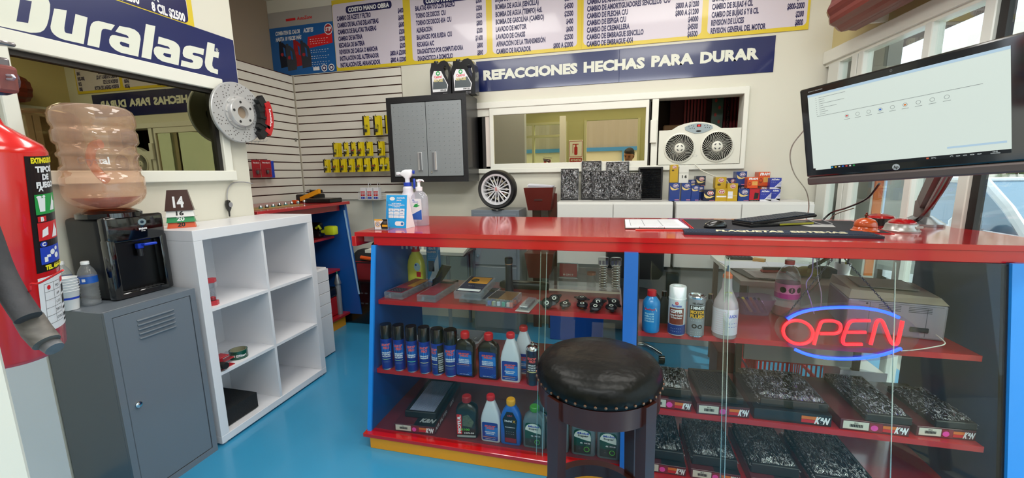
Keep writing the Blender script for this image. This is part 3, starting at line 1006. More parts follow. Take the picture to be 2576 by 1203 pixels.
for k, s in enumerate(('TIPOS', 'DE', 'FUEGO')):
 text(bm, s, 0.0115, mp3, w=(0.048, 0.02, 0.05)[k], x=-0.004, y=0.352 - k * 0.0165, bold=0.06)
text(bm, 'A', 0.010, mp3, x=-0.02, y=0.312, bold=0.05); text(bm, 'B', 0.009, mp3, x=-0.0235, y=0.2475, bold=0.05); text(bm, 'C', 0.008, mp3, x=-0.026, y=0.193, bold=0.05)
polyp(bm, mp3, [[(-0.030, 0.297), (-0.012, 0.297), (-0.015, 0.268), (-0.027, 0.268)]]); discp(bm, mp3, -0.026, 0.2995, 0.006, 0.003, 8); discp(bm, mp3, -0.015, 0.3, 0.004, 0.003, 8)
polyp(bm, mp3, [[(-0.001, 0.268), (0.005, 0.283), (0.010, 0.302), (0.013, 0.290), (0.018, 0.286), (0.015, 0.268)]])
polyp(bm, mp3, [[(-0.028, 0.212), (-0.013, 0.216), (-0.012, 0.234), (-0.026, 0.228)]]); polyp(bm, mp3, [[(-0.003, 0.208), (0.002, 0.222), (0.010, 0.24), (0.013, 0.228), (0.019, 0.222), (0.016, 0.208)]])
for (px, py, rr) in ((-0.006, 0.176, 0.007), (0.006, 0.166, 0.007), (0.006, 0.182, 0.005)):
 discp(bm, mp3, px, py, rr, rr * 0.9, 12)
quadp(bm, mp3, -0.028, -0.02, 0.157, 0.168); quadp(bm, mp3, -0.022, -0.012, 0.166, 0.172)
obj('lettering', bm, M('print_white', ''), lab_o, recalc=0)
letters('yellow_lettering', [('EXTINGUIDORES', 0.0105, mp3, dict(x=-0.035, y=0.371, align='l', w=0.075, bold=0.06)), ('TEL. 664-678-59', 0.0095, mp3, dict(x=-0.028, y=0.139, align='l', w=0.07, bold=0.06))], M('print_yellow', 'f0e020', 0.5), lab_o)
bm = BM(); quadp(bm, mpx, 0.033, 0.07, 0.17, 0.365, 5); obj('white_label', bm, M('label_white', 'dcdce0', 0.4), t, recalc=0)
mpx = lmap(ER + 0.0006, 0.055, 0.018, 1.2)
mp2 = lmap(ER + 0.0010, 0.055, 0.018, 1.2)
bm = BM(); quadp(bm, mpx, -0.045, 0.040, 0.018, 0.112, 10); lw = obj('inspection_label', bm, M('label_white', ''), t, recalc=0)
bm = BM()
for k in range(6):
 quadp(bm, mp2, -0.035, 0.008, 0.100 - k * 0.014, 0.1005 - k * 0.014, 4)
for x in (-0.035, -0.013, 0.008):
 quadp(bm, mp2, x, x + 0.0005, 0.03, 0.1005)
for k, s in enumerate(('PQS', 'A/P', 'C.O2', 'TIPO K', 'OTRO')):
 text(bm, s, 0.0045, mp2, x=-0.002, y=0.0905 - k * 0.014, bold=0.0)
for z, h in ((0.075, 0.014), (0.055, 0.016), (0.045, 0.004), (0.032, 0.006), (0.024, 0.004)):
 quadp(bm, mp2, 0.014, 0.030, z, z + h, 2)
obj('table_print', bm, M('print_black', ''), lw, recalc=0)
bm = BM(); discp(bm, mp2, -0.025, 0.0935, 0.004, 0.004, 14); quadp(bm, mp2, 0.012, 0.03, 0.094, 0.103, 2); obj('red_dot', bm, M('print_red', ''), lw, recalc=0)
# hose with nozzle and strap
HP = [at(x, y, 'y', 0.36) for x, y in ((-60, 520), (-30, 600), (0, 680), (35, 745), (72, 800))]
HP2 = [at(x, y, 'y', 0.37) for x, y in ((72, 800), (92, 832), (118, 862))]
HP3 = [at(x, y, 'y', 0.375) for x, y in ((112, 855), (138, 878))]
bm = BM(); tube(bm, smooth_pts(HP), 0.0140, 16); obj('hose', bm, M('hose_rubber', '3a3a3e', 0.7, bump=0.15, bscale=90), t, world=1, smooth=1)
bm = BM(); tube(bm, HP2, [0.0152, 0.0156, 0.0150], 18); obj('hose_end', bm, M('worn_metal', '625e5a', 0.6, metal=0.1, var=0.6, vscale=50, stretch=(1, 1, 3)), t, world=1, smooth=1)
bm = BM(); tube(bm, HP3, [0.0125, 0.0105], 14); obj('nozzle', bm, M('nozzle_metal', '6c6c70', 0.5, metal=0.2, var=0.4, vscale=60), t, world=1, smooth=1)
bm = BM(); tube(bm, smooth_pts([at(x, y, 'y', 0.372) for x, y in ((-40, 765), (5, 748), (70, 735), (78, 715), (100, 712), (158, 680))]), 0.0014, 6); obj('strap', bm, M('print_red', ''), t, world=1)
bm = BM(); tube(bm, [at(-5, 188, 'y', 0.5), at(32, 190, 'y', 0.5), at(36, 195, 'y', 0.5), at(32, 200, 'y', 0.5), at(-5, 197, 'y', 0.5)], 0.0022, 8)
tag(obj('wire_hook', bm, M('hook_wire', 'b8b4c4', 0.3, metal=0.5), None, world=1, smooth=1), 'bent grey wire hook high at the left edge above the extinguisher', 'hook')

# ------------------------------------------------------------ water dispenser and its bottle
t = thing('water_dispenser', 'black countertop water dispenser standing on the grey locker', 'water dispenser', (-2.16, 1.36, 0.872))
DP = M('dispenser_black', '1d1d1f', 0.42, coat=0.1)
DG = M('dispenser_gloss', '060607', 0.06, coat=1.0)
# local frame in world: front faces +X
bx0, bx1, by0, by1 = -2.345, -2.145, 1.245, 1.487
KZ = lambda z: 0.874 + (z - 0.874) * 1.08
bm = BM(); box(bm, bx0, bx1, by0, by1, 0.874, 1.238, 0.02, 3); obj('body', bm, DP, t, world=1, smooth=1)
bm = BM()
box(bm, bx1, bx1 + 0.045, by0, by1, 1.123, 1.244, 0.014, 3)
box(bm, bx1, bx1 + 0.045, by0, by0 + 0.032, 0.876, 1.145, 0.008, 2)
box(bm, bx1, bx1 + 0.045, by1 - 0.032, by1, 0.876, 1.145, 0.008, 2)
box(bm, bx1, bx1 + 0.045, by0 + 0.02, by1 - 0.02, 0.876, 0.90, 0.004)
obj('front_frame', bm, DG, t, world=1, smooth=1)
bm = BM(); box(bm, bx1 - 0.005, bx1 + 0.002, by0 + 0.03, by1 - 0.03, 0.9, 1.145); obj('recess', bm, M('deep_black', '040405', 0.3), t, world=1)
bm = BM()
for k in range(10):
 for j in range(5):
  y = by0 + 0.05 + k * 0.018
  box(bm, bx1 + 0.005 + j * 0.008, bx1 + 0.009 + j * 0.008, y, y + 0.008, 0.900, 0.9015)
obj('drip_grille', bm, M('grille_grey', '3a3a3c', 0.4), t, world=1)
bm = BM(); ym = (by0 + by1) / 2 + 0.015; box(bm, bx1 + 0.008, bx1 + 0.032, ym - 0.012, ym + 0.012, 1.085, 1.109, 0.003); box(bm, bx1 + 0.03, bx1 + 0.055, ym + 0.0, ym + 0.055, 1.098, 1.109, 0.003); obj('tap_lever', bm, M('tap_blue', '1a3fc0', 0.3), t, world=1)
bm = BM(); lathe(bm, [(0.011, 1.051), (0.012, 1.085)], (bx1 + 0.02, ym, 0), 14); obj('tap', bm, M('smoky_tap', '26262a', 0.2), t, world=1, smooth=1)
mp = plane((bx1 + 0.0456, ym + 0.01, 0), (0, 1, 0))
bm = BM(); discp(bm, mp, 0, 1.208, 0.017, 0.015, 24, 0.45); obj('emblem', bm, M('logo_silver', '8fa6ac', 0.3, metal=0.4), t, world=1, recalc=0)
letters('lettering', [('PRIMO', 0.0085, mp, dict(y=1.173, w=0.034, bold=0.05)), ('WATER', 0.004, mp, dict(y=1.165, w=0.018))], M('print_white', ''), t, world=1)
wc = (-2.20, 1.335)
bm = BM(); lathe(bm, [(0.112, 1.236), (0.112, 1.256), (0.105, 1.262), (0.075, 1.275)], (*wc, 0), 40); obj('bottle_collar', bm, DG, t, world=1, smooth=1)
t = thing('water_bottle', 'big peach tinted water jug upside down on the black dispenser', 'water bottle', (*wc, 1.232))
PE = MG('peach_plastic', 'fbe8d8', ior=1.5, body=0.25, bodycol='eccbb4', bump=0.06, bscale=14, rough=0.06)
s = 0.138
bm = BM()
prof = [(0.045, 0.0), (0.08, 0.004), (0.108, 0.016), (0.128, 0.034), (0.136, 0.05), (0.138, 0.065), (0.138, 0.108), (0.134, 0.113), (0.128, 0.118), (0.126, 0.128), (0.133, 0.134), (0.133, 0.143), (0.126, 0.149), (0.126, 0.176), (0.133, 0.182), (0.133, 0.191), (0.126, 0.197), (0.126, 0.218), (0.134, 0.224), (0.138, 0.23), (0.138, 0.262), (0.133, 0.268), (0.130, 0.275), (0.134, 0.282), (0.138, 0.29), (0.138, 0.318), (0.130, 0.335), (0.112, 0.347), (0.06, 0.352), (0.002, 0.350)]
lathe(bm, prof, seg=56, cap=True)
obj('jug', bm, PE, t, smooth=1, sharp=60)
bm = BM(); lathe(bm, [(0.03, 0.004), (0.083, 0.022), (0.115, 0.042), (0.1155, 0.0425), (0.001, 0.0427)], seg=48); obj('water', bm, MG('peach_water', 'e8a05c', ior=1.33, body=0.35, bodycol='c87a34'), t, smooth=1)
bm = BM(); tube(bm, smooth_pts([(0.10, -0.05, 0.10), (0.07, -0.06, 0.13), (0.06, -0.07, 0.17), (0.07, -0.06, 0.21), (0.10, -0.05, 0.22)]), 0.016, 10); obj('moulded_grip', bm, MG('orange_grip', 'f8c8a0', ior=1.5, body=0.4, bodycol='eca070'), t, smooth=1)
bm = BM(); text(bm, 'Crystal', 0.022, cyl(0.1285, 0, 0.85), w=0.10, y=0.155); obj('embossed_word', bm, MG('embossed', 'fbe6d6', refl=0.35, rough=0.1), t, recalc=0)
t.matrix_basis = Matrix.Translation((*wc, 1.272)) @ Matrix.Diagonal((1.0, 1.0, 1.27, 1.0))


def water_bottle(loc, label, sc=1.0):
 t = thing('drink_bottle', label, 'bottle', loc)
 CP = MG('clear_bottle', 'eef2f6', ior=1.45, body=0.10, bodycol='ffffff', bump=0.25, bscale=70)
 pr = [(0.022, 0.0), (0.030, 0.004), (0.032, 0.02)]
 for k in range(5):
  z = 0.028 + k * 0.013
  pr += [(0.0295, z), (0.0325, z + 0.006)]
 pr += [(0.0325, 0.10), (0.0325, 0.135), (0.031, 0.145), (0.024, 0.165), (0.014, 0.182), (0.012, 0.19)]
 bm = BM(); lathe(bm, [(r * sc, z * sc) for r, z in pr], seg=24); obj('body', bm, CP, t, smooth=1, sharp=70)
 bm = BM(); lathe(bm, [(0.0145 * sc, 0.186 * sc), (0.0145 * sc, 0.198 * sc), (0.013 * sc, 0.2 * sc)], seg=20); obj('cap', bm, M('cap_white', 'e8eaec', 0.4), t, smooth=1)
 bm = BM(); lathe(bm, [(0.0330 * sc, 0.103 * sc), (0.0330 * sc, 0.133 * sc)], seg=28, cap=0); lb = obj('label', bm, M('label_blue', '1f58b0', 0.35), t, smooth=1)
 mp = cyl(0.0334 * sc, 0, -0.15)
 bm = BM(); quadp(bm, mp, -0.012 * sc, 0.012 * sc, 0.107 * sc, 0.129 * sc, 3); quadp(bm, mp, 0.02 * sc, 0.032 * sc, 0.112 * sc, 0.125 * sc, 2); obj('barcode_patch', bm, M('label_white', ''), lb, recalc=0)
 bm = BM()
 for k in range(9):
  quadp(bm, cyl(0.0336 * sc, 0, -0.15), (-0.008 + k * 0.0018) * sc, (-0.0072 + k * 0.0018) * sc, 0.110 * sc, 0.124 * sc)
 obj('barcode', bm, M('print_black', ''), lb, recalc=0)
 return t


water_bottle((-2.165, 1.195, 0.873), 'clear water bottle with white cap and blue label in front of the dispenser', 0.95)
water_bottle((-2.27, 1.17, 0.873), 'clear water bottle half hidden behind the extinguisher and paper cups', 0.95)
for k in range(6):
 t = thing('paper_cup', 'white paper cup with blue band, %s of the stack beside the water bottle' % ('lowest', 'second lowest', 'third lowest', 'third highest', 'second highest', 'topmost')[k], 'cup', (-2.175, 1.13, 0.8735 + 0.011 * k), 0, 'stacked paper cups')
 bm = BM(); lathe(bm, [(0.0235, 0.0), (0.033, 0.078), (0.035, 0.08), (0.033, 0.081), (0.031, 0.078), (0.022, 0.004)], seg=28); obj('cup_wall', bm, M('paper_white', 'e6e8ea', 0.6), t, smooth=1)
 bm = BM(); lathe(bm, [(0.0292, 0.045), (0.0302, 0.054)], seg=28, cap=0); obj('blue_band', bm, M('print_blue', ''), t)
# ------------------------------------------------------------ display counter
SL_ = 0.165  # lean of the front per metre of height


def fy(z):
 """front plane of the slanted display counter at height z"""
 return 1.692 + SL_ * z


CL, CR = -1.20, 1.42
t = thing('display_counter', 'long red topped glass display counter with blue posts and yellow base', 'counter', (0.11, 2.1, 0))
CT = t
bm = BM(); prism(bm, [(-1.33, 1.868, 1.083), (1.64, 1.868, 1.083), (1.575, 2.68, 1.083), (-1.33, 2.68, 1.083)], (0, 0, 0.022)); obj('countertop', bm, RD, t, world=1)
bm = BM(); box(bm, -1.345, -1.32, 1.86, 2.66, 1.03, 1.083, 0.002); obj('overhang_edge', bm, RD, t, world=1)
bm = BM(); box(bm, -1.318, -1.235, 1.93, 2.6, 1.045, 1.083, 0.002); obj('overhang_underside', bm, M('bare_wood', 'd8a8a0', 0.7, var=0.3, vscale=20), t, world=1)
bm = BM(); box(bm, -1.222, 1.50, 1.874, 1.90, 1.036, 1.083, 0.002); obj('fascia', bm, RD, t, world=1)
BK = 2.33


def side(x0, x1, zb=0.05, zt=1.04, yb=BK):
 bm = BM()
 prism(bm, [(x0, fy(zb), zb), (x0, yb, zb), (x0, yb, zt), (x0, fy(zt), zt)], (x1 - x0, 0, 0))
 return bm


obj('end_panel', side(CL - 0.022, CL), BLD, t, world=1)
obj('end_panel', side(CR, CR + 0.022), M('blue_paint_unlit', '24405f', 0.35, coat=0.3), t, world=1)  # darker copy of the blue: the unlit look of this panel as colour


def post(x0, x1, mat, zb=0.06, zt=1.04, dy=0.03):
 bm = BM()
 prism(bm, [(x0, fy(zb) - 0.012, zb), (x0, fy(zb) + dy, zb), (x0, fy(zt) + dy, zt), (x0, fy(zt) - 0.012, zt)], (x1 - x0, 0, 0))
 return obj('post', bm, mat, t, world=1)


post(CL - 0.024, CL - 0.002, M('blue_paint_bright', '1e86dc', 0.35, coat=0.3))
post(0.052, 0.112, BL)
post(CR + 0.002, CR + 0.05, M('blue_paint_bright', ''))
bm = BM(); box(bm, CL - 0.035, 0.08, fy(0) - 0.022, BK, 0.062, 0.082, 0.002); obj('bottom_board', bm, RD, t, world=1)
bm = BM(); box(bm, 0.0805, CR + 0.05, fy(0) - 0.022, BK, 0.025, 0.042, 0.002); obj('bottom_board', bm, RD, t, world=1)
bm = BM(); box(bm, CL, 0.08, fy(0.08) + 0.02, BK - 0.02, 0.0823, 0.0835); obj('bottom_lining', bm, M('maroon_board', '6a2228', 0.35, coat=0.4), t, world=1)
bm = BM(); box(bm, CL, 0.08, fy(0) - 0.015, BK - 0.05, 0.0, 0.062, 0.002); obj('kick_board', bm, YL, t, world=1)
SH = {'ul': 0.748, 'ml': 0.388, 'ur': 0.678, 'mr': 0.345, 'bl': 0.0845, 'br': 0.0425}
for k, (x0, x1, b) in {'ul': (CL, 0.052, 2.30), 'ml': (CL, 0.052, 2.28), 'ur': (0.112, CR - 0.04, 2.34), 'mr': (0.112, CR - 0.04, 2.20)}.items():
 z = SH[k]
 bm = BM(); box(bm, x0 + 0.001, x1 - 0.001, fy(z) + (0.046 if k == 'ur' else 0.03), b, z - 0.022, z, 0.001)
 obj('shelf_board', bm, RDS, t, world=1)
 bm = BM(); box(bm, x0 + 0.001, x1 - 0.001, fy(z) + (0.042 if k == 'ur' else 0.026), fy(z) + (0.0465 if k == 'ur' else 0.0305), z - 0.022, z + 0.0005); obj('shelf_edge', bm, M('red_edge', 'b81e22', 0.35, coat=0.3), t, world=1)
GL = MG('case_glass', 'f6faf9', ior=1.3)


def glass(x0, x1, dz0=0.083, dz1=1.036, dy=-0.006):
 bm = BM()
 prism(bm, [(x0, fy(dz0) + dy, dz0), (x0, fy(dz0) + dy + 0.003, dz0), (x0, fy(dz1) + dy + 0.003, dz1), (x0, fy(dz1) + dy, dz1)], (x1 - x0, 0, 0))
 return obj('glass_pane', bm, GL, t, world=1)


glass(CL, -0.30)
glass(-0.33, 0.052, dy=0.0)
glass(0.115, 0.48, 0.043)
glass(0.465, CR, 0.043, dy=0.0)
for x, d in ((-0.30, -0.008), (-0.33, -0.001), (0.48, -0.008), (0.465, -0.001), (1.07, -0.001)):
 bm = BM(); prism(bm, [(x, fy(0.083) + d, 0.083), (x, fy(0.083) + d + 0.004, 0.083), (x, fy(1.03) + d + 0.004, 1.03), (x, fy(1.03) + d, 1.03)], (0.003, 0, 0))
 obj('glass_edge', bm, MG('glass_edge', 'cfe6e4', refl=0.3, body=0.25, bodycol='cfe8ec', rough=0.1), t, world=1)
for x in (0.112, 1.412):
 bm = BM(); prism(bm, [(x, fy(0.083) + 0.0, 0.083), (x, fy(0.083) + 0.02, 0.083), (x, fy(1.03) + 0.02, 1.03), (x, fy(1.03) + 0.0, 1.03)], (0.007, 0, 0))
 obj('seal', bm, M('black_gasket', ''), t, world=1)

# ------------------------------------------------------------ containers on the counter's shelves
PW = M('print_white', ''); PB = M('print_black', ''); PR = M('print_pinkred', 'e05a5a', 0.4); NV = M('label_navy', '10318e', 0.3, coat=0.3)


def logo_two(parent, mp, w, y, h, bold=0.06):
 """SHOP over PRO, pink-red italic"""
 return letters('logo', [('SHOP', h, mp, dict(w=w, y=y, slant=0.15, bold=bold)), ('PRO', h, mp, dict(w=w * 0.72, y=y - h * 1.35, x=w * 0.05, slant=0.15, bold=bold))], PR, parent)


def aerosol(pos, h, wd, label, lines, stripe, a0, rz=0, black=True, tag_on=False):
 t = thing('aerosol_can', label, 'spray can', pos, rz)
 r = wd / 2
 hb = h * 0.70
 bm = BM(); lathe(bm, [(r * 0.94, 0), (r, 0.004), (r, hb)], seg=28); b = obj('body', bm, NV, t, smooth=1)
 bm = BM(); lathe(bm, [(r * 1.01, 0.001), (r * 1.03, 0.004), (r * 1.01, 0.006)], seg=28, cap=0); obj('rim', bm, M('chrome', ''), t, smooth=1)
 bm = BM(); lathe(bm, [(r * 1.0, hb), (r * 1.0, h - 0.006), (r * 0.93, h)], seg=28); obj('cap', bm, M('cap_black', '0b0b0d', 0.2, coat=0.6), t, smooth=1)
 k = r * 1.006
 mp = cyl(k, 0, a0)
 bm = BM(); quadp(bm, cyl(r * 1.003, 0, a0), -r * 1.1, r * 1.1, hb * 0.52, hb * 0.86, 8); obj('light_panel', bm, M('label_azure', '1f74c8', 0.3, coat=0.3), b, recalc=0)
 logo_two(b, mp, r * 1.45, hb * 0.78, h * 0.05)
 it = [(s, h * 0.028, mp, dict(w=r * 1.5, y=hb * 0.54 - i * h * 0.043, slant=0.15, bold=0.05)) for i, s in enumerate(lines)]
 it += [('- - - - - - -', h * 0.012, mp, dict(w=r * 1.2, y=hb * 0.28 - i * h * 0.022)) for i in range(2)]
 letters('lettering', it, PW, b)
 bm = BM(); quadp(bm, mp, -r * 0.75, r * 0.75, hb * 0.345, hb * 0.36, 6); obj('stripe', bm, M('stripe_' + stripe, stripe, 0.4), b, recalc=0)
 return t


def zpos(px, py, key, top, w):
 return stand(px, py, SH[key], top, w)


cans = [(970, 936, 815, 31, ('DESENGRASANTE', 'EN ESPUMA', 'PARA MOTOR'), 'b8e08a', 'aerosol can with green stripe, nearest the left end of the counter'),
  (1000, 941, 817, 30, ('DESENGRASANTE', 'EN ESPUMA', 'PARA MOTOR'), 'b8e08a', 'aerosol can with green stripe, second from the left on the middle shelf'),
  (1031, 946, 820, 30, ('DESENGRASANTE', 'PARA MOTOR'), '7ae0a0', 'aerosol can with green stripe, third in the row of spray cans'),
  (1062, 951, 822, 31, ('LIMPIADOR DE', 'CARBURADOR'), 'f0e49a', 'aerosol can with pale yellow stripe, fourth in the row'),
  (1093, 957, 826, 34, ('LIMPIADOR DE', 'CARBURADOR'), 'f0e49a', 'aerosol can turned so its black and white small print faces out'),
  (1127, 961, 829, 36, ('LIMPIADOR DE', 'CARBURADOR'), 'f0e49a', 'aerosol can with pale yellow stripe, last before the black bottles')]
for i, (px, pb, pt, w_, ln, st, lb) in enumerate(cans):
 p, h, wd = zpos(px, pb, 'ml', pt, w_)
 a0 = math.atan2(-p.x, p.y) * 1.0 * -1
 a0 = math.atan2(0 - p.x, p.y)
 tt = aerosol(p, h, wd, lb, ln, st, a0 + (-0.9 if i == 4 else -0.25))
 if i == 4:
  r = wd / 2
  bm = BM(); quadp(bm, cyl(r * 1.008, 0, a0 + 0.45), -r * 0.55, r * 0.5, 0.012, h * 0.66, 5); bp = obj('small_print_panel', bm, PB, tt, recalc=0)
  letters('small_print', [('||||||||||' if k % 3 else 'ooooooo', 0.006, cyl(r * 1.012, 0, a0 + 0.45), dict(w=r * 0.85, y=0.02 + k * 0.0115)) for k in range(9)], PW, bp)


def jug_a(pos, h, wd, label, body, cap, kind, a0=0.0, dep=0.55):
 """one litre bottle with shoulders: kinds black_fluid, white_fluid, moto, blue, grey"""
 t = thing('oil_bottle' if kind in ('moto', 'grey') else 'fluid_bottle', label, 'bottle', pos, a0)
 hx, hy = wd / 2, wd / 2 * dep
 neck = hx * 0.36
 if kind == 'white':
  secs = [(0, hx * 0.96, hy * 0.95, 6), (0.004, hx, hy, 6), (h * 0.48, hx, hy, 6), (h * 0.60, hx * 0.88, hy * 0.95, 5), (h * 0.76, hx * 0.6, hy * 0.8, 4), (h * 0.885, hx * 0.38, hy * 0.65, 2.6), (h * 0.90, hx * 0.34, hx * 0.34, 2)]
 elif kind == 'grey':
  secs = [(0, hx * 0.96, hy * 0.95, 6), (0.004, hx, hy, 6), (h * 0.62, hx, hy, 5), (h * 0.74, hx * 0.9, hy * 0.95, 3.5), (h * 0.82, hx * 0.62, hy * 0.8, 3), (h * 0.87, neck * 1.1, neck, 2), (h * 0.89, neck, neck, 2)]
 elif kind == 'blue':
  secs = [(0, hx * 0.96, hy * 0.95, 6), (0.004, hx, hy, 6), (h * 0.3, hx, hy, 5), (h * 0.60, hx * 1.0, hy, 4), (h * 0.74, hx * 0.78, hy * 0.9, 3.5), (h * 0.85, hx * 0.45, hy * 0.7, 3), (h * 0.87, neck, neck, 2)]
 else:
  secs = [(0, hx * 0.96, hy * 0.95, 6), (0.004, hx, hy, 6), (h * 0.3, hx * 0.95, hy, 6), (h * 0.5, hx, hy, 5), (h * 0.66, hx * 1.0, hy, 5), (h * 0.74, hx * 0.9, hy * 0.95, 4), (h * 0.80, hx * 0.62, hy * 0.8, 3), (h * 0.83, neck * 1.1, neck, 2), (h * 0.86, neck, neck, 2)]
 bm = BM(); loft(bm, secs, 32); b = obj('body', bm, body, t, smooth=1)
 cz = secs[-1][0]
 bm = BM(); lathe(bm, [(neck * 1.15, cz), (neck * 1.2, cz + 0.004), (neck * 1.15, h - 0.003), (neck * 1.0, h)], seg=24)
 for k in range(24):
  a = 2 * pi * k / 24
  c, s = math.cos(a), math.sin(a)
  cb(bm, neck * 1.18 * c, neck * 1.18 * s, cz + 0.006, 0.0014, 0.0014, h - cz - 0.012)
 obj('cap', bm, cap, t, smooth=1)
 front = plane((0, -hy - 0.0006, 0))
 f2 = plane((0, -hy - 0.0012, 0))
 if kind in ('black', 'white'):
  zl = 0.62 if kind == 'black' else 0.44
  bm = BM(); rrectp(bm, front, -hx * 0.82, hx * 0.82, h * 0.04, h * zl, hx * 0.14); lb = obj('label', bm, NV, t, recalc=0)
  bm = BM(); quadp(bm, plane((0, -hy - 0.0009, 0)), -hx * 0.5, hx * 0.8, h * (zl - 0.30), h * (zl - 0.10)); obj('light_panel', bm, M('label_azure', ''), lb, recalc=0)
  logo_two(lb, f2, hx * 1.15, h * (zl - 0.10), h * 0.035)
  ls = ('FLUIDO PARA', 'DIRECCION', 'HIDRAULICA') if kind == 'black' else ('LÍQUIDO PARA', 'FRENOS')
  it = [(s, h * 0.022, f2, dict(w=hx * (1.1 if len(s) > 8 else 0.8), y=h * (zl - 0.225 - 0.036 * i), slant=0.15, bold=0.05)) for i, s in enumerate(ls)]
  it += [('CONT. NETO 946 ML', h * 0.012, f2, dict(w=hx * 1.0, y=h * 0.065)), ('- - - - - - -', h * 0.01, f2, dict(w=hx * 1.1, y=h * (zl - 0.37)))]
  letters('lettering', it, PW, lb)
  bm = BM(); quadp(bm, f2, -hx * 0.75, hx * 0.55, h * (zl - 0.335), h * (zl - 0.325)); obj('stripe', bm, M('stripe_e8a070', 'e8a070', 0.4), lb, recalc=0)
  bm = BM()
  for q in (0.25, 0.42, 0.55):
   polyp(bm, f2, [[(hx * (q - 0.1), h * 0.05), (hx * (q - 0.05), h * 0.05), (hx * (q + 0.28), h * 0.13), (hx * (q + 0.23), h * 0.13)]])
  obj('slashes', bm, M('label_azure', ''), lb, recalc=0)
 if kind == 'black':
  bm = BM()
  prism(bm, [(hx * 0.42, -hy * 0.9, h * 0.80), (hx * 0.85, -hy * 0.9, h * 0.74), (hx * 0.92, -hy * 0.9, h * 0.60), (hx * 0.30, -hy * 0.9, h * 0.66)], (0, -0.006, 0))
  for k in range(3):
   cb(bm, hx * 0.62, -hy * 0.9 - 0.0075, h * (0.70 + k * 0.025), hx * 0.4, 0.003, h * 0.007)
  obj('grip', bm, M('grip_grey', '3a3a42', 0.4), t)
 return t


WB = M('white_plastic', 'cfd3dc', 0.4, coat=0.1)
for px, pb, pt, wp, lb in ((1170, 958, 834, 52, 'black steering fluid bottle with red cap next to the spray cans'), (1227, 968, 838, 55, 'black steering fluid bottle with red cap beside the white bottles')):
 p, h, wd = zpos(px, pb, 'ml', pt, wp)
 jug_a(p, h, wd, lb, M('black_bottle', '1b1214', 0.3, coat=0.4), M('red_cap', 'c8202a', 0.35), 'black', 0)
p, h, wd = zpos(1282, 975, 'ml', 837, 52)
jug_a(p, h, wd, 'white brake fluid bottle with red cap, front one on the middle shelf', WB, M('red_cap', ''), 'white')
jug_a(p + V((0.045, 0.09, 0)), h * 1.02, wd, 'white brake fluid bottle standing behind the front one', WB, M('red_cap', ''), 'white')
p, h, wd = zpos(1340, 973, 'ml', 859, 35)
t = thing('aerosol_can', 'dark contact cleaner can without cap beside the stool seat', 'spray can', p)
r = wd / 2
bm = BM(); lathe(bm, [(r * 0.95, 0), (r, 0.004), (r, h * 0.82)], seg=26); b = obj('body', bm, M('can_dark', '1c1a34', 0.25, coat=0.5), t, smooth=1)
bm = BM(); lathe(bm, [(r * 1.0, h * 0.82), (r * 0.98, h * 0.86), (r * 0.7, h * 0.91), (r * 0.35, h * 0.93), (r * 0.3, h * 0.97), (0.004, h * 0.98), (0.003, h)], seg=26); obj('dome', bm, M('chrome', ''), t, smooth=1)
logo_two(b, cyl(r * 1.01, 0, 0), r * 1.4, h * 0.62, h * 0.05)
letters('lettering', [(s, h * 0.034, cyl(r * 1.01, 0, 0), dict(w=r * 1.2, y=h * (0.47 - 0.055 * i), slant=0.15)) for i, s in enumerate(('LIMPIADOR', 'DE PARTES', 'ELECTRICAS'))], PW, b)
bm = BM(); quadp(bm, cyl(r * 1.01, 0, 0), -r * 0.8, r * 0.8, h * 0.32, h * 0.335, 6); obj('stripe', bm, M('stripe_f0e49a', ''), b, recalc=0)
# bottom left: motorcycle oil, brake fluid, transmission fluid, motor oils
p, h, wd = zpos(1178, 1108, 'bl', 995, 56)
t = jug_a(p, h, wd, 'black motorcycle oil bottle with red cap on the bottom shelf', M('green_black_bottle', '121a1a', 0.3, coat=0.4), M('dull_red_cap', '9e1f22', 0.4), 'moto', math.radians(8))
hx, hy = wd / 2, wd / 2 * 0.55
f1 = plane((0, -hy - 0.0006, 0)); f2 = plane((0, -hy - 0.0012, 0))
bm = BM(); rrectp(bm, f1, -hx * 0.88, -hx * 0.42, h * 0.10, h * 0.60, 0.003); l1 = obj('red_label', bm, M('print_red', ''), t, recalc=0)
letters('lettering', [('MOTUL', hx * 0.26, lambda a, b: V((-hx * 0.65 - b + hx * 0.13, -hy - 0.0012, h * 0.35 + a)), dict(w=h * 0.45, bold=0.06))], PW, l1)
bm = BM(); polyp(bm, f1, [[(-hx * 0.36, h * 0.32), (hx * 0.5, h * 0.28), (hx * 0.72, h * 0.42), (hx * 0.2, h * 0.60), (-hx * 0.3, h * 0.56)]]); obj('picture', bm, M('pic_grey_green', '55604e', 0.4, var=0.7, vscale=90), t, recalc=0)
letters('green_lettering', [('5100', h * 0.05, f2, dict(x=-hx * 0.1, y=h * 0.2, w=hx * 0.8))], M('print_lime', '58c840', 0.4), t)
letters('white_lettering', [('15W-50', h * 0.035, f2, dict(x=hx * 0.25, y=h * 0.12, w=hx * 0.9))], PW, t)
bm = BM(); quadp(bm, f1, -hx * 0.88, hx * 0.85, h * 0.03, h * 0.08); obj('grey_strip', bm, M('strip_grey', '9aa0a0', 0.4), t, recalc=0)
p, h, wd = zpos(1233, 1128, 'bl', 993, 52)
jug_a(p, h, wd, 'white brake fluid bottle with red cap on the bottom shelf', WB, M('red_cap', ''), 'white')
p, h, wd = zpos(1284, 1134, 'bl', 1003, 54)
t = jug_a(p, h, wd, 'blue transmission fluid bottle with yellow cap', M('blue_bottle', '1a62bc', 0.35, coat=0.3), M('yellow_cap', 'e8a820', 0.4), 'blue')
hx, hy = wd / 2, wd / 2 * 0.55
f1 = plane((0, -hy - 0.0006, 0)); f2 = plane((0, -hy - 0.0012, 0))
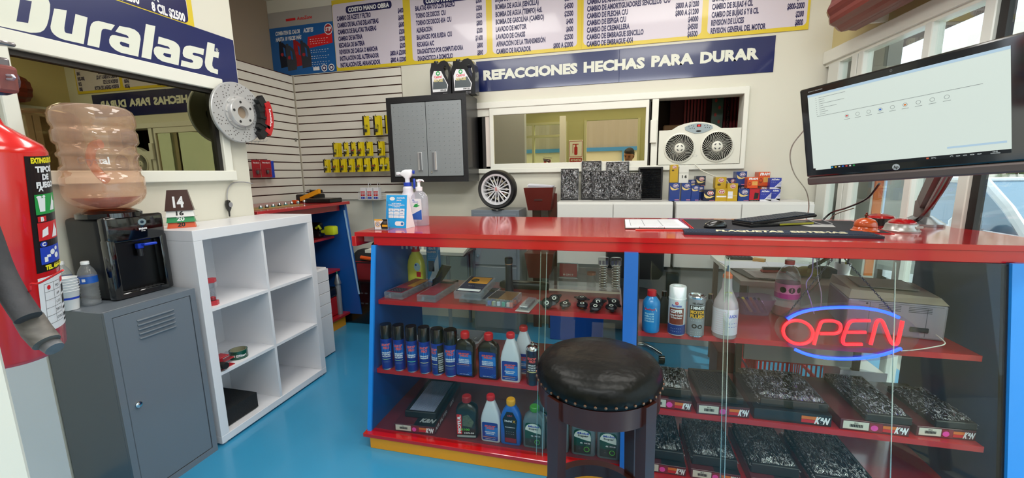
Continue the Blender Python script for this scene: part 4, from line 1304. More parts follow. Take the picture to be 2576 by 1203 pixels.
bm = BM(); polyp(bm, f1, [[(-hx * 0.55, h * 0.05), (hx * 0.65, h * 0.05), (hx * 0.62, h * 0.35), (hx * 0.72, h * 0.58), (hx * 0.3, h * 0.76), (-hx * 0.3, h * 0.76), (-hx * 0.72, h * 0.58), (-hx * 0.55, h * 0.35)]]); l1 = obj('label', bm, M('label_black', ''), t, recalc=0)
bm = BM(); quadp(bm, plane((0, -hy - 0.0009, 0)), -hx * 0.5, hx * 0.6, h * 0.06, h * 0.16); obj('red_patch', bm, M('label_crimson', '8a2030', 0.4), l1, recalc=0)
letters('logo', [('CRC', h * 0.03, f2, dict(y=h * 0.66, w=hx * 0.5))], PR, l1)
letters('lettering', [('TRANS', h * 0.04, f2, dict(y=h * 0.53, x=-hx * 0.18, w=hx * 0.8, slant=0.2)), ('TRANSMISSION', h * 0.02, f2, dict(y=h * 0.40, w=hx * 1.0)), ('- - - - -', h * 0.015, f2, dict(y=h * 0.3, w=hx * 0.8)), ('- - - - -', h * 0.015, f2, dict(y=h * 0.25, w=hx * 0.8))], PW, l1)
letters('yellow_lettering', [('X', h * 0.06, f2, dict(y=h * 0.52, x=hx * 0.42, w=hx * 0.3))], M('gold_print', 'd8a020', 0.4), l1)
GYB = M('grey_bottle', '62727a', 0.35, coat=0.3)


def motor_oil(px, pb, pt, wp, lb, shift=None):
 p, h, wd = zpos(px, pb, 'bl', pt, wp)
 if shift:
  p = p + V(shift)
 t = jug_a(p, h, wd, lb, GYB, M('green_cap', '4a9a38', 0.35), 'grey')
 hx, hy = wd / 2, wd / 2 * 0.55
 f0, f1, f2 = plane((0, -hy - 0.0006, 0)), plane((0, -hy - 0.0010, 0)), plane((0, -hy - 0.0014, 0))
 bm = BM(); rrectp(bm, f0, -hx * 0.78, hx * 0.66, h * 0.05, h * 0.64, hx * 0.3); l1 = obj('label', bm, M('label_green', '0e4a3c', 0.35), t, recalc=0)
 bm = BM(); polyp(bm, f1, [[(-hx * 0.76, h * 0.46)] + [(-hx * 0.06 + hx * 0.7 * math.cos(a), h * 0.47 + h * 0.16 * math.sin(a)) for a in [pi - pi * k / 10 for k in range(11)]] + [(hx * 0.64, h * 0.38), (hx * 0.1, h * 0.40), (-hx * 0.5, h * 0.44)]]); obj('white_field', bm, M('print_cream', 'e2e4dc', 0.4), l1, recalc=0)
 bm = BM(); quadp(bm, f1, -hx * 0.76, hx * 0.64, h * 0.06, h * 0.24); quadp(bm, f1, 0, hx * 0.64, h * 0.28, h * 0.36); obj('dark_field', bm, M('label_dark_grey', '2c3634', 0.4), l1, recalc=0)
 letters('blue_lettering', [('Mobil', h * 0.045, f2, dict(y=h * 0.535, w=hx * 0.95))], M('print_blue', ''), l1)
 letters('black_lettering', [('Super', h * 0.042, f2, dict(y=h * 0.475, w=hx * 0.9))], PB, l1)
 letters('lettering', [('4%', h * 0.035, f2, dict(y=h * 0.30, x=-hx * 0.15)), ('5W-30', h * 0.03, f2, dict(y=h * 0.305, x=hx * 0.33, w=hx * 0.5)), ('- - - -', h * 0.012, f2, dict(y=h * 0.2, x=-hx * 0.3)), ('- - - -', h * 0.012, f2, dict(y=h * 0.16, x=-hx * 0.3))], PW, l1)
 bm = BM(); discp(bm, f2, hx * 0.3, h * 0.17, hx * 0.24, hx * 0.24, 18, 0.8); obj('ring_mark', bm, M('print_lime', ''), l1, recalc=0)
 return t


motor_oil(1342, 1149, 1021, 60, 'grey motor oil bottle with green cap left of the stool')
motor_oil(1342, 1149, 1019, 60, 'grey motor oil bottle with green cap standing behind the one left of the stool', (0.02, 0.10, 0))
motor_oil(1400, 1160, 1030, 60, 'grey motor oil bottle mostly hidden behind the left stool leg')
motor_oil(1466, 1166, 1036, 62, 'grey motor oil bottle seen between the stool legs, left one')
motor_oil(1530, 1177, 1044, 60, 'grey motor oil bottle seen between the stool legs, right one')

# right case, upper shelf
p, h, wd = zpos(1636, 838, 'ur', 730, 44)
t = thing('sealer_bottle', 'blue head gasket sealer bottle with red cap at the left of the right case', 'bottle', p)
r = wd / 2
bm = BM(); lathe(bm, [(r * 0.9, 0), (r, 0.006), (r * 0.97, h * 0.12), (r, h * 0.2), (r, h * 0.66), (r * 0.93, h * 0.74), (r * 0.6, h * 0.83), (r * 0.42, h * 0.87)], seg=28); b = obj('body', bm, M('azure_bottle', '1e7fc4', 0.3, coat=0.5), t, smooth=1)
bm = BM(); lathe(bm, [(r * 0.5, h * 0.87), (r * 0.52, h * 0.88), (r * 0.5, h)], seg=24); obj('cap', bm, M('red_cap', ''), t, smooth=1)
bm = BM(); polyp(bm, cyl(r * 1.01, 0, -0.3), [[(-r * 0.7, h * 0.64), (r * 0.75, h * 0.62), (r * 0.9, h * 0.54), (r * 0.3, h * 0.53), (-r * 0.45, h * 0.55)]]); obj('name_patch', bm, M('print_cream', ''), b, recalc=0)
letters('red_lettering', [('BlueDevil', h * 0.045, cyl(r * 1.015, 0, -0.3), dict(w=r * 1.2, y=h * 0.565, slant=0.2))], M('print_red', ''), b)
letters('lettering', [(s, h * 0.034, cyl(r * 1.012, 0, -0.3), dict(w=r * 1.1, y=h * (0.46 - 0.06 * i), bold=0.04)) for i, s in enumerate(('SELLADOR', 'PARA LAS', 'JUNTAS DE', 'CULATAS'))], M('print_pale_blue', 'b8e0ee', 0.4), b)
p, h, wd = zpos(1702, 849, 'ur', 719, 43)
t = thing('aerosol_can', 'gasket spray can with white cap and brown label', 'spray can', p)
r = wd / 2
bm = BM(); lathe(bm, [(r * 0.95, 0), (r, 0.004), (r, h * 0.74)], seg=28); b = obj('body', bm, M('can_white', 'd8dade', 0.3, coat=0.4), t, smooth=1)
bm = BM(); lathe(bm, [(r * 1.02, h * 0.74), (r * 1.02, h * 0.76)], seg=28); lathe(bm, [(r * 0.97, h * 0.76), (r * 0.97, h * 0.985), (r * 0.9, h), (r * 0.5, h), (r * 0.45, h * 0.97)], seg=28); obj('cap', bm, M('cap_white', ''), t, smooth=1)
bm = BM(); quadp(bm, cyl(r * 1.008, 0, -0.25), -r * 0.85, r * 0.95, h * 0.23, h * 0.57, 8); l1 = obj('brown_label', bm, M('label_brown', '7a2e1c', 0.35), b, recalc=0)
bm = BM(); lathe(bm, [(r * 1.006, 0.004), (r * 1.006, h * 0.22)], seg=28, cap=0); obj('blue_band', bm, M('label_blue_deep', '16337c', 0.35), b, smooth=1)
letters('lettering', [('COPPER', h * 0.065, cyl(r * 1.02, 0, -0.2), dict(w=r * 1.45, y=h * 0.475, bold=0.06)), ('Spray-A-Gasket', h * 0.04, cyl(r * 1.02, 0, -0.2), dict(w=r * 1.5, y=h * 0.41)), ('Hi-Temp Sealant', h * 0.03, cyl(r * 1.02, 0, -0.2), dict(w=r * 1.3, y=h * 0.36)), ('- - - - - -', h * 0.02, cyl(r * 1.02, 0, -0.2), dict(w=r * 1.2, y=h * 0.14)), ('- - - - - -', h * 0.02, cyl(r * 1.02, 0, -0.2), dict(w=r * 1.2, y=h * 0.08))], PW, l1)
letters('blue_lettering', [('Permatex', h * 0.045, cyl(r * 1.012, 0, -0.2), dict(w=r * 1.2, y=h * 0.60, slant=0.15))], M('print_blue', ''), b)
bm = BM(); discp(bm, cyl(r * 1.012, 0, -0.2), 0, h * 0.675, r * 0.2, r * 0.2, 16, 0.6); discp(bm, cyl(r * 1.012, 0, -0.2), 0, h * 0.675, r * 0.08, r * 0.08, 10); obj('emblem', bm, M('print_red', ''), b, recalc=0)
p, h, wd = zpos(1749, 851, 'ur', 742, 43)
t = thing('additive_can', 'grey engine flush can with yellow lettering', 'can', p)
r = wd / 2
bm = BM(); lathe(bm, [(r * 1.0, 0), (r * 1.0, h * 0.94)], seg=28); b = obj('body', bm, M('can_label_grey', ''), t, smooth=1)
bm = BM(); lathe(bm, [(r * 1.03, 0), (r * 1.03, h * 0.02), (r, h * 0.025)], seg=28); lathe(bm, [(r * 1.0, h * 0.94), (r * 1.04, h * 0.96), (r * 1.04, h * 0.98), (r * 0.95, h), (r * 0.9, h * 0.97), (0.01, h * 0.97)], seg=28); obj('rim', bm, M('chrome', ''), t, smooth=1)
bm = BM(); quadp(bm, cyl(r * 1.008, 0, -0.1), -r * 0.85, r * 1.1, h * 0.47, h * 0.78, 8); l1 = obj('label_band', bm, M('label_black', ''), b, recalc=0)
letters('lettering', [('5 MINUTE', h * 0.07, cyl(r * 1.015, 0, 0.05), dict(w=r * 1.7, y=h * 0.69, bold=0.05)), ('- - - - - -', h * 0.03, cyl(r * 1.015, 0, 0), dict(w=r * 1.4, y=h * 0.4)), ('- - - - - -', h * 0.02, cyl(r * 1.015, 0, 0), dict(w=r * 1.4, y=h * 0.12)), ('- - - - - -', h * 0.02, cyl(r * 1.015, 0, 0), dict(w=r * 1.4, y=h * 0.07))], PW, b)
letters('black_lettering', [('HI-Gear', h * 0.05, cyl(r * 1.015, 0, 0.05), dict(w=r * 1.3, y=h * 0.81))], PB, b)
letters('yellow_lettering', [('MOTOR', h * 0.08, cyl(r * 1.015, 0, 0.05), dict(w=r * 1.75, y=h * 0.58, bold=0.05)), ('FLUSH', h * 0.08, cyl(r * 1.015, 0, 0.05), dict(w=r * 1.75, y=h * 0.475, bold=0.05))], M('print_orange_yellow', 'e8b020', 0.4), b)
bm = BM(); discp(bm, cyl(r * 1.014, 0, 0), -r * 0.3, h * 0.27, r * 0.3, r * 0.28, 14, 0.5); discp(bm, cyl(r * 1.014, 0, 0), r * 0.35, h * 0.26, r * 0.3, r * 0.26, 14, 0.5); obj('engine_picture', bm, PB, b, recalc=0)
for px, pb_, pt, lb in ((1668, 815, 733, 'small dark bottle standing behind the blue sealer bottle'), (1744, 830, 738, 'small dark bottle hidden behind the engine flush can'), (1783, 822, 740, 'small dark blue grey bottle behind the spray bottle')):
 p, h, wd = zpos(px, pb_, 'ur', pt, 26)
 p.z = SH['ur'] + 0.0005
 t = thing('small_bottle', lb, 'bottle', p)
 bm = BM(); loft(bm, [(0, wd / 2, wd / 3, 4), (h * 0.65, wd / 2, wd / 3, 4), (h * 0.8, wd / 4, wd / 4, 2), (h * 0.85, wd / 5, wd / 5, 2)], 20); obj('body', bm, M('smoke_bottle', '2a2c30', 0.35), t, smooth=1)
 bm = BM(); lathe(bm, [(wd / 4.2, h * 0.85), (wd / 4.2, h)], seg=14); obj('cap', bm, M('cap_black', ''), t, smooth=1)
p, h, wd = zpos(1822, 856, 'ur', 668, 60); h = min(h, 0.375)
t = thing('squeeze_bottle', 'tall cloudy bottle with orange collar and grey nozzle in the right case', 'bottle', p)
r = wd / 2
bm = BM(); lathe(bm, [(r * 0.93, 0), (r, 0.006), (r, h * 0.42), (r * 0.92, h * 0.5), (r * 0.62, h * 0.6), (r * 0.42, h * 0.68), (r * 0.36, h * 0.83)], seg=30); b = obj('body', bm, MG('cloudy_plastic', 'f2e8e8', ior=1.4, body=0.5, bodycol='dfd3d8'), t, smooth=1)
bm = BM(); lathe(bm, [(r * 0.38, h * 0.83), (r * 0.38, h * 0.87), (r * 0.2, h * 0.9), (r * 0.16, h * 0.92)], seg=20); obj('collar', bm, M('orange_cap', 'd8704a', 0.4), t, smooth=1)
bm = BM(); lathe(bm, [(r * 0.15, h * 0.92), (r * 0.06, h)], seg=14); obj('nozzle', bm, M('nozzle_blue_grey', '5c6a88', 0.4), t, smooth=1)
bm = BM(); lathe(bm, [(r * 1.006, h * 0.06), (r * 1.006, h * 0.42)], seg=30, cap=0); l1 = obj('label', bm, M('label_pale', 'd6cfd8', 0.5), b, smooth=1)
bm = BM(); lathe(bm, [(r * 0.92, 0.002), (r * 0.96, h * 0.06)], seg=30); obj('liquid', bm, M('amber_liquid', 'b8905a', 0.3), b, smooth=1)
letters('small_print', [('- - - - - - - -', 0.004, cyl(r * 1.012, 0, -0.6), dict(w=r * 0.8, y=h * 0.08 + k * h * 0.03)) for k in range(11)], M('print_red', ''), l1)
letters('blue_lettering', [('LUCAS', 0.012, cyl(r * 1.012, 0, 0.45), dict(w=r * 0.9, y=h * 0.31)), ('- - - -', 0.008, cyl(r * 1.012, 0, 0.45), dict(w=r * 0.8, y=h * 0.22)), ('- - - -', 0.008, cyl(r * 1.012, 0, 0.45), dict(w=r * 0.8, y=h * 0.17))], M('print_blue', ''), l1)
bm = BM(); discp(bm, cyl(r * 0.55, 0, 0.1), 0, h * 0.62, r * 0.36, r * 0.22, 18); obj('sticker', bm, M('sticker_yellow', 'd8d688', 0.5), b, recalc=0)
# pen box
pc = at(1905, 800, 'z', SH['ur']) + V((0, 0.07, 0))
t = thing('pen_box', 'clear plastic tub of pens and markers in the right case', 'box', pc)
bm = BM(); loft(bm, [(0, 0.065, 0.04, 5), (0.085, 0.09, 0.06, 5), (0.088, 0.092, 0.062, 5), (0.085, 0.088, 0.058, 5), (0.004, 0.063, 0.038, 5)], 28); obj('tub', bm, MG('lilac_tub', 'e8dcec', ior=1.4, body=0.18, bodycol='c8b8d0'), t, smooth=1)
for k, (c, lb) in enumerate((('1c1820', 'black pen leaning in the clear tub'), ('c8b850', 'yellow marker in the clear tub'), ('402a6c', 'purple marker, left one in the clear tub'), ('96584c', 'brown pen in the clear tub'), ('30245c', 'dark violet marker, right one in the clear tub'), ('282028', 'black marker lying against the tub rim'))):
 bm = BM(); x = -0.05 + k * 0.018
 tube(bm, [(pc.x + x - 0.015, pc.y + 0.02, pc.z + 0.075), (pc.x + x + 0.02, pc.y - 0.02, pc.z + 0.012)], 0.006, 8)
 tag(obj('marker_pen', bm, M('pen_' + c, c, 0.4), None, world=1), lb, 'pen', 'pens in the clear tub')
# soda bottle
p, h, wd = zpos(1974, 800, 'ur', 655, 64); h = min(h, 0.385)
t = thing('soda_bottle', 'clear soda bottle with pink label and a little red drink left', 'bottle', p)
r = wd / 2
bm = BM(); lathe(bm, [(r * 0.8, 0), (r * 0.98, 0.008), (r, h * 0.12), (r * 0.97, h * 0.25), (r * 0.86, h * 0.36), (r * 0.86, h * 0.62), (r * 0.8, h * 0.74), (r * 0.55, h * 0.85), (r * 0.3, h * 0.90), (r * 0.28, h * 0.94)], seg=32); obj('body', bm, MG('clear_bottle', ''), t, smooth=1, sharp=70)
bm = BM(); lathe(bm, [(r * 0.78, 0.002), (r * 0.95, 0.01), (r * 0.96, h * 0.2)], seg=30); obj('drink', bm, M('red_drink', 'b0524a', 0.15, trans=0.3), t, smooth=1)
bm = BM(); lathe(bm, [(r * 0.88, h * 0.34), (r * 0.88, h * 0.60)], seg=32, cap=0); l1 = obj('label', bm, M('label_pink', 'd88cb8', 0.4), t, smooth=1)
bm = BM(); lathe(bm, [(r * 0.885, h * 0.34), (r * 0.885, h * 0.43)], seg=32, cap=0); obj('magenta_band', bm, M('label_magenta', 'b0308c', 0.4), l1, smooth=1)
bm = BM()
for k in (-1, 0, 1):
 discp(bm, cyl(r * 0.895, 0, 0.0), k * r * 0.62, h * 0.50, r * 0.25, r * 0.25, 8)
l2 = obj('octagon_marks', bm, PB, l1, recalc=0)
bm = BM(); lathe(bm, [(r * 0.34, h * 0.93), (r * 0.34, h)], seg=18); obj('cap', bm, M('red_cap', ''), t, smooth=1)
# ------------------------------------------------------------ printed boards on the walls
YB = M('board_yellow', 'd9c02c', 0.35, coat=0.4); LIL = M('board_lilac', 'd3cbd8', 0.35, coat=0.4); NVB = M('board_navy', '10144e', 0.3, coat=0.4)
NVT = M('print_navy', '1a1550', 0.4)
yb = BY - 0.008
t = thing('price_board', 'long yellow bordered labour price board high on the back wall', 'price board', (-0.63, BY, 2.39))
zb, ztp = 2.394, 3.02
bm = BM(); box(bm, -2.605, -0.284, yb, BY - 0.001, zb, ztp); obj('panel', bm, YB, t, world=1)
bm = BM(); box(bm, -0.283, 1.345, yb, BY - 0.001, zb, ztp); obj('panel', bm, YB, t, world=1)
mp = plane((0, yb - 0.0006, 0)); mt = plane((0, yb - 0.0012, 0)); mu = plane((0, yb - 0.0018, 0))


def WX(px, py):
 p = at(px, py, 'y', yb)
 return p.x, p.z


cols = [((-2.57, -1.925), 0.63), ((-1.865, -1.225), 0), ((-1.165, -0.32), 0), ((-0.25, 0.60), 0), ((0.655, 1.30), 0)]
edges = [((842, 100), (1018, 100)), ((1035, 80), (1224, 80)), ((1238, 60), (1452, 60)), ((1468, 60), (1765, 60)), ((1780, 60), (2030, 40))]
rows = [
 [((848, 53), (857.5, 169.7)), ['CAMBIO DE ACEITE Y FILTRO', 'CAMBIO DE BALATAS DELANTERAS', 'CAMBIOS DE BALATAS TRASERAS', 'CAMBIO DE BATERÍA', 'RECARGA DE BATERÍA', 'REVISIÓN DE CARGA O MARCHA', 'INSTALACIÓN DEL ALTERNADOR', 'INSTALACIÓN DEL ARRANCADOR'],
  ['$400', '$600', '$600', '$200', '$200', '$200', '$800 A $2000', '$800 A $2000'], 1018],
 [((1045, 27.8), (1052, 153.5)), ['BALATAS 4X4 Y/O CON BALERO', 'TORNO DE DISCOS  C/U', 'TORNO DE DISCOS 4X4  C/U', 'ALINEACIÓN', 'BALANCEO POR RUEDA  C/U', 'RECARGA A/C', 'DIAGNÓSTICO POR COMPUTADORA', 'DIAGNÓSTICO A DOMICILIO'],
  ['$300', '$200', '$250', '$800', '$200', '$1600', '$800', '$800'], 1214],
 [((1245.9, 5), (1248, 136)), ['BUJES DE HORQUILLA', 'BOMBA DE AGUA (SENCILLA)', 'BOMBA DE AGUA (TIEMPO) 4cil.', 'BOMBA DE GASOLINA (CAMBIO)', 'LAVADO DE MOTOR', 'LAVADO DE CHASIS', 'AFINACIÓN DE LA TRANSMISIÓN', 'CAMBIO DE RADIADOR'],
  ['$800', '$2500', '$4500', '$2500', '$400', '$600', '$2500', '$800 A $2000'], 1442],
 [((1477, 11.3), (1474.8, 117.5)), ['CAMBIO DE AMORTIGUADORES', 'CAMBIO DE AMORTIGUADORES SENCILLOS  C/U', 'CAMBIO DE FLECHA C/U', 'CAMBIO DE ESPIGA C/U', 'CAMBIO DE CREMALLERA', 'CAMBIO DE EMBRAGUE SENCILLO', 'CAMBIO DE EMBRAGUE 4X4'],
  ['', '$800', '$800 A $1200', '$800 A $1200', '$4000', '$4500', '$6500'], 1755],
 [((1792, 4), (1788.3, 85)), ['EMPAQUES', 'CAMBIO DE BUJIAS 4 CIL', 'CAMBIO DE BUJIAS 6 Y 8 CIL', 'REVISIÓN DE LUCES', 'REVISIÓN GENERAL DEL MOTOR'], ['', '$400', '$800-2000', '$200', '$800'], 2018]]
panb = BM(); pl = BM(); pr_ = BM()
anchors = [(7, 952), (6, 1164), (6, 1372), (1, 1683), (4, 1925)]
for (e0, e1), (rr, names, prices, xr), (ai, ax_) in zip(edges, rows, anchors):
 x0, x1 = WX(*e0)[0], WX(*e1)[0]
 rrectp(panb, mp, x0, x1, zb + 0.028, ztp - 0.035, 0.03)
 xa, z0 = WX(*rr[0]); z1 = WX(*rr[1])[1]
 n = len(names)
 kx = (WX(ax_, 80)[0] - xa) / text2d(names[ai], 0.045)[2]
 xr_ = WX(xr, 80)[0]
 for k, s in enumerate(names):
  z = z0 + (z1 - z0) * k / (n - 1)
  h = 0.0385
  vs, fs, W = text2d(s, 0.045)
  text(pl, s, h, mt, w=W * kx, align='l', x=xa, y=z, bold=0.045)
  if prices[k]:
   vs, fs, W = text2d(prices[k], 0.045)
   text(pr_, prices[k], h, mt, w=W * kx, align='r', x=xr_, y=z + 0.004, bold=0.045)
obj('white_field', panb, LIL, t, world=1, recalc=0)
obj('service_lettering', pl, NVT, t, world=1, recalc=0)
obj('price_lettering', pr_, NVT, t, world=1, recalc=0)
for (a, b), (h0, h1) in zip((('COSTO MANO OBRA', (870, 985)), ('COSTO MANO OBRA', (1065, 1180))), ((26, 8), (4, -8))):
 x0, x1 = WX(b[0], h0)[0], WX(b[1], h1)[0]
 zc = WX(b[0], h0)[1]
 bm = BM(); rrectp(bm, mt, x0, x1, zc - 0.032, zc + 0.034, 0.025); hd = obj('header_pill', bm, NVB, t, world=1, recalc=0)
 bm = BM(); text(bm, a, 0.036, mu, w=(x1 - x0) * 0.9, x=(x0 + x1) / 2, y=zc - 0.018, bold=0.05); obj('header_lettering', bm, PW, hd, world=1, recalc=0)

t = thing('slogan_sign', 'navy sign with white slogan on the back wall below the price board', 'sign', (-0.03, BY, 2.11))
z0, z1 = 2.115, 2.372
bm = BM(); box(bm, -1.20, 0.02, yb + 0.002, BY, z0, z1 - 0.002, 0.001); obj('panel', bm, M('sign_navy', '0d1e58', 0.3, coat=0.5), t, world=1)
bm = BM(); box(bm, 0.021, 1.14, yb + 0.002, BY, z0, z1, 0.001); obj('panel', bm, M('sign_navy', ''), t, world=1)
ms = plane((0, yb + 0.0012, 0))
bm = BM()
words = (('REFACCIONES', 1216, 1453, 200, 184), ('HECHAS', 1468, 1622, 182, 169), ('PARA', 1638, 1745, 168, 158), ('DURAR', 1761, 1909, 157, 148))
for s, a, b, y0, y1 in words:
 xa, za = WX(a, y0); xb, zb_ = WX(b, y1)
 text(bm, s, 0.075, ms, w=xb - xa, x=xa, align='l', y=(za + zb_) / 2, bold=0.055)
obj('lettering', bm, M('letters_pale', 'dcdfd2', 0.5), t, world=1, recalc=0)

# oil poster above the slat wall
t = thing('oil_poster', 'blue motor oil poster with four bottles in the corner beside the price board', 'poster', (-2.86, BY, 2.39))
yp = BY - 0.004
bm = BM(); box(bm, -3.335, -2.612, yp, BY, 2.395, 2.985); obj('sheet', bm, M('poster_blue', '165c9e', 0.35, coat=0.3), t, world=1)
p1, p2, p3 = plane((0, yp - 0.0006, 0)), plane((0, yp - 0.0012, 0)), plane((0, yp - 0.0018, 0))
bm = BM(); quadp(bm, p1, -3.335, -2.612, 2.845, 2.985); obj('top_strip', bm, M('poster_grey', 'a8a49e', 0.4), t, world=1, recalc=0)
bm = BM(); polyp(bm, p1, [[(-2.90, 2.73), (-2.63, 2.755), (-2.63, 2.655), (-2.92, 2.625)]]); quadp(bm, p2, -3.13, -3.02, 2.893, 2.915); text(bm, 'AutoZone', 0.03, p2, x=-2.92, y=2.892, w=0.17, slant=0.2); obj('red_flash', bm, M('print_red', ''), t, world=1, recalc=0)
its = [('COMBATEN EL CALOR', 0.034, 0.40, -3.27, 2.775), ('HASTA 10 VECES MÁS', 0.034, 0.41, -3.27, 2.72), ('ACEITES', 0.036, 0.155, -2.945, 2.775)]
bm = BM()
for s, h, w_, x, z in its:
 text(bm, s, h, p2, w=w_ * 0.72, align='l', x=x, y=z, slant=0.15, bold=0.04)
for k, (z, n) in enumerate(((2.70, 3), (2.60, 2), (2.545, 2), (2.49, 3))):
 for j in range(n):
  text(bm, '- - - - - - -', 0.016, p2, w=0.2 - 0.03 * (j % 2), align='l', x=-2.88, y=z - j * 0.02)
discp(bm, p2, -2.745, 2.435, 0.033, 0.033, 20); discp(bm, p2, -2.665, 2.435, 0.033, 0.033, 20); quadp(bm, p2, -2.87, -2.80, 2.42, 2.45); discp(bm, p2, -2.665, 2.78, 0.047, 0.05, 24)
pw = obj('lettering', bm, PW, t, world=1, recalc=0)
bm = BM(); discp(bm, p3, -2.665, 2.78, 0.04, 0.043, 24); obj('badge', bm, M('badge_red', 'a82830', 0.4), t, world=1, recalc=0)
bm = BM(); text(bm, 'STP', 0.034, plane((0, yp - 0.0024, 0)), w=0.062, x=-2.665, y=2.764, bold=0.05, slant=0.1); obj('badge_lettering', bm, PW, t, world=1, recalc=0)
bm = BM(); discp(bm, p3, -2.745, 2.435, 0.024, 0.024, 16, 0.55); discp(bm, p3, -2.665, 2.435, 0.024, 0.024, 16, 0.55); obj('seal_marks', bm, NVT, t, world=1, recalc=0)
for k, (x, z, c, lb) in enumerate(((-3.24, 2.47, '10182a', 'black jug'), (-3.07, 2.47, '9c1c22', 'red jug'), (-3.16, 2.435, '3c4048', 'grey jug'), (-2.99, 2.45, '353a44', 'grey jug'))):
 mp_ = plane((x, yp - 0.0008 - k * 0.0003, z))
 bm = BM(); polyp(bm, mp_, [[(0, 0), (0.105, 0.01), (0.11, 0.09), (0.095, 0.19), (0.045, 0.235), (0.03, 0.235), (0.03, 0.255), (0, 0.255), (0, 0.22), (-0.005, 0.14)], [(0.07, 0.10), (0.065, 0.18), (0.045, 0.195), (0.05, 0.11)]]); jg = obj('printed_jug', bm, M('jug_' + c, c, 0.4), t, world=1, recalc=0)
 bm = BM(); discp(bm, plane((x, yp - 0.0009 - k * 0.0003, z)), 0.028, 0.125, 0.017, 0.017, 12); obj('printed_badge', bm, M('badge_red', ''), jg, world=1, recalc=0)

# Duralast sign on the left wall
t = thing('brand_sign', 'large navy sign with huge white lettering on the left wall above the dark window', 'sign', (LX, 1.6, 1.96))
A, B_ = at(0, 95, 'x', LX + 0.006), at(600, 213, 'x', LX + 0.006)
xs = LX + 0.006
bm = BM(); box(bm, LX + 0.001, xs, 0.67, 2.235, 1.975, 2.258, 0.001); obj('panel', bm, M('sign_navy', ''), t, world=1)
s_ = 700 / 2552


def sg(pts):
 out = []
 for x, y in pts:
  p = at(x * s_, y * s_, 'x', xs + 0.0006)
  out.append((p.y, p.z))
 return out


pm = plane((xs + 0.0006, 0, 0), (0, 1, 0))
LETT = [
 [[(-150, -40), (-60, 228), (0, 240), (280, 300), (330, 300), (372, 295), (405, 275), (430, 235), (448, 170), (458, 100), (460, 40), (445, 0), (420, -30), (380, -60), (100, -110)], [(185, -10), (292, 12), (258, 212), (150, 195)]],
 [[(497, 78), (613, 95), (590, 255), (592, 285), (600, 298), (615, 305), (660, 312), (692, 128), (803, 160), (768, 405), (600, 368), (560, 355), (525, 338), (495, 315), (475, 290), (465, 265), (463, 240)]],
 [[(800, 413), (828, 245), (838, 220), (855, 203), (878, 194), (905, 192), (1055, 230), (1020, 278), (965, 264), (945, 266), (932, 280), (910, 438)]],
 [[(1095, 238), (1190, 256), (1235, 272), (1270, 300), (1286, 330), (1290, 360), (1268, 520), (1110, 484), (1060, 460), (1020, 425), (1003, 395), (1001, 365), (1010, 335), (1028, 322), (1050, 322), (1180, 350), (1176, 334), (1160, 322), (1058, 290)], [(1108, 380), (1185, 405), (1185, 437), (1125, 423), (1103, 408), (1098, 392)]],
 [[(1338, 220), (1425, 240), (1385, 545), (1297, 525)]],
 [[(1455, 335), (1560, 366), (1605, 384), (1635, 410), (1650, 440), (1652, 470), (1637, 600), (1490, 563), (1445, 535), (1415, 495), (1409, 465), (1415, 440), (1430, 428), (1455, 427), (1557, 450), (1553, 436), (1540, 426), (1447, 400)], [(1503, 484), (1570, 500), (1565, 530), (1515, 518), (1497, 503)]],
 [[(1873, 450), (1865, 505), (1788, 484), (1770, 484), (1765, 497), (1780, 508), (1835, 522), (1855, 538), (1861, 560), (1856, 595), (1842, 620), (1822, 632), (1785, 634), (1658, 605), (1665, 552), (1750, 575), (1768, 574), (1773, 560), (1755, 546), (1705, 532), (1682, 515), (1675, 490), (1679, 458), (1692, 432), (1712, 420), (1745, 418)]],
 [[(1903, 385), (1970, 405), (1965, 470), (2010, 480), (2003, 535), (1957, 520), (1947, 580), (1948, 605), (1962, 628), (2000, 640), (1998, 682), (1935, 663), (1903, 640), (1884, 608), (1878, 570)]]]
for lp in LETT:
 bm = BM(); polyp(bm, pm, [sg(l) for l in lp]); obj('letter', bm, M('letters_pale', ''), t, world=1, recalc=0)
bm = BM(); c = sg([(1990, 458)])[0]; discp(bm, pm, c[0], c[1], 0.0085, 0.0095, 20, 0.75); text(bm, 'R', 0.008, pm, x=c[0], y=c[1] - 0.004); obj('registered_mark', bm, M('letters_pale', ''), t, world=1, recalc=0)

# second price board above it
t = thing('price_board', 'yellow edged price board corner above the large navy sign on the left wall', 'price board', (LX, 1.3, 2.26))
q = at(490, 68, 'x', xs)
bm = BM(); box(bm, LX + 0.001, xs - 0.002, 0.67, q.y, q.z, 3.0); obj('panel', bm, YB, t, world=1)
pn = plane((xs - 0.001, 0, 0), (0, 1, 0)); pn2 = plane((xs - 0.0002, 0, 0), (0, 1, 0)); pn3 = plane((xs + 0.0006, 0, 0), (0, 1, 0))
bm = BM(); rrectp(bm, pn, 0.70, q.y - 0.03, q.z + 0.022, 2.97, 0.03); obj('white_field', bm, LIL, t, world=1, recalc=0)
e = at(1730 * s_, 200 * s_, 'x', xs)
bm = BM(); rrectp(bm, pn2, 0.74, e.y, e.z - 0.012, e.z + 0.13, 0.028); hd = obj('header_pill', bm, NVB, t, world=1, recalc=0)
bm = BM()
a, b = at(1395 * s_, 95 * s_, 'x', xs), at(1700 * s_, 185 * s_, 'x', xs)
text(bm, '8 CIL $2500', 0.042, pn3, w=b.y - a.y, align='l', x=a.y, y=(a.z + b.z) / 2 - 0.004, bold=0.045)
a = at(1282 * s_, 40 * s_, 'x', xs)
text(bm, '6 CIL $2200', 0.042, pn3, w=b.y - at(1395 * s_, 95 * s_, 'x', xs).y, align='r', x=a.y, y=a.z, bold=0.045)
a = at(1460 * s_, 25 * s_, 'x', xs)
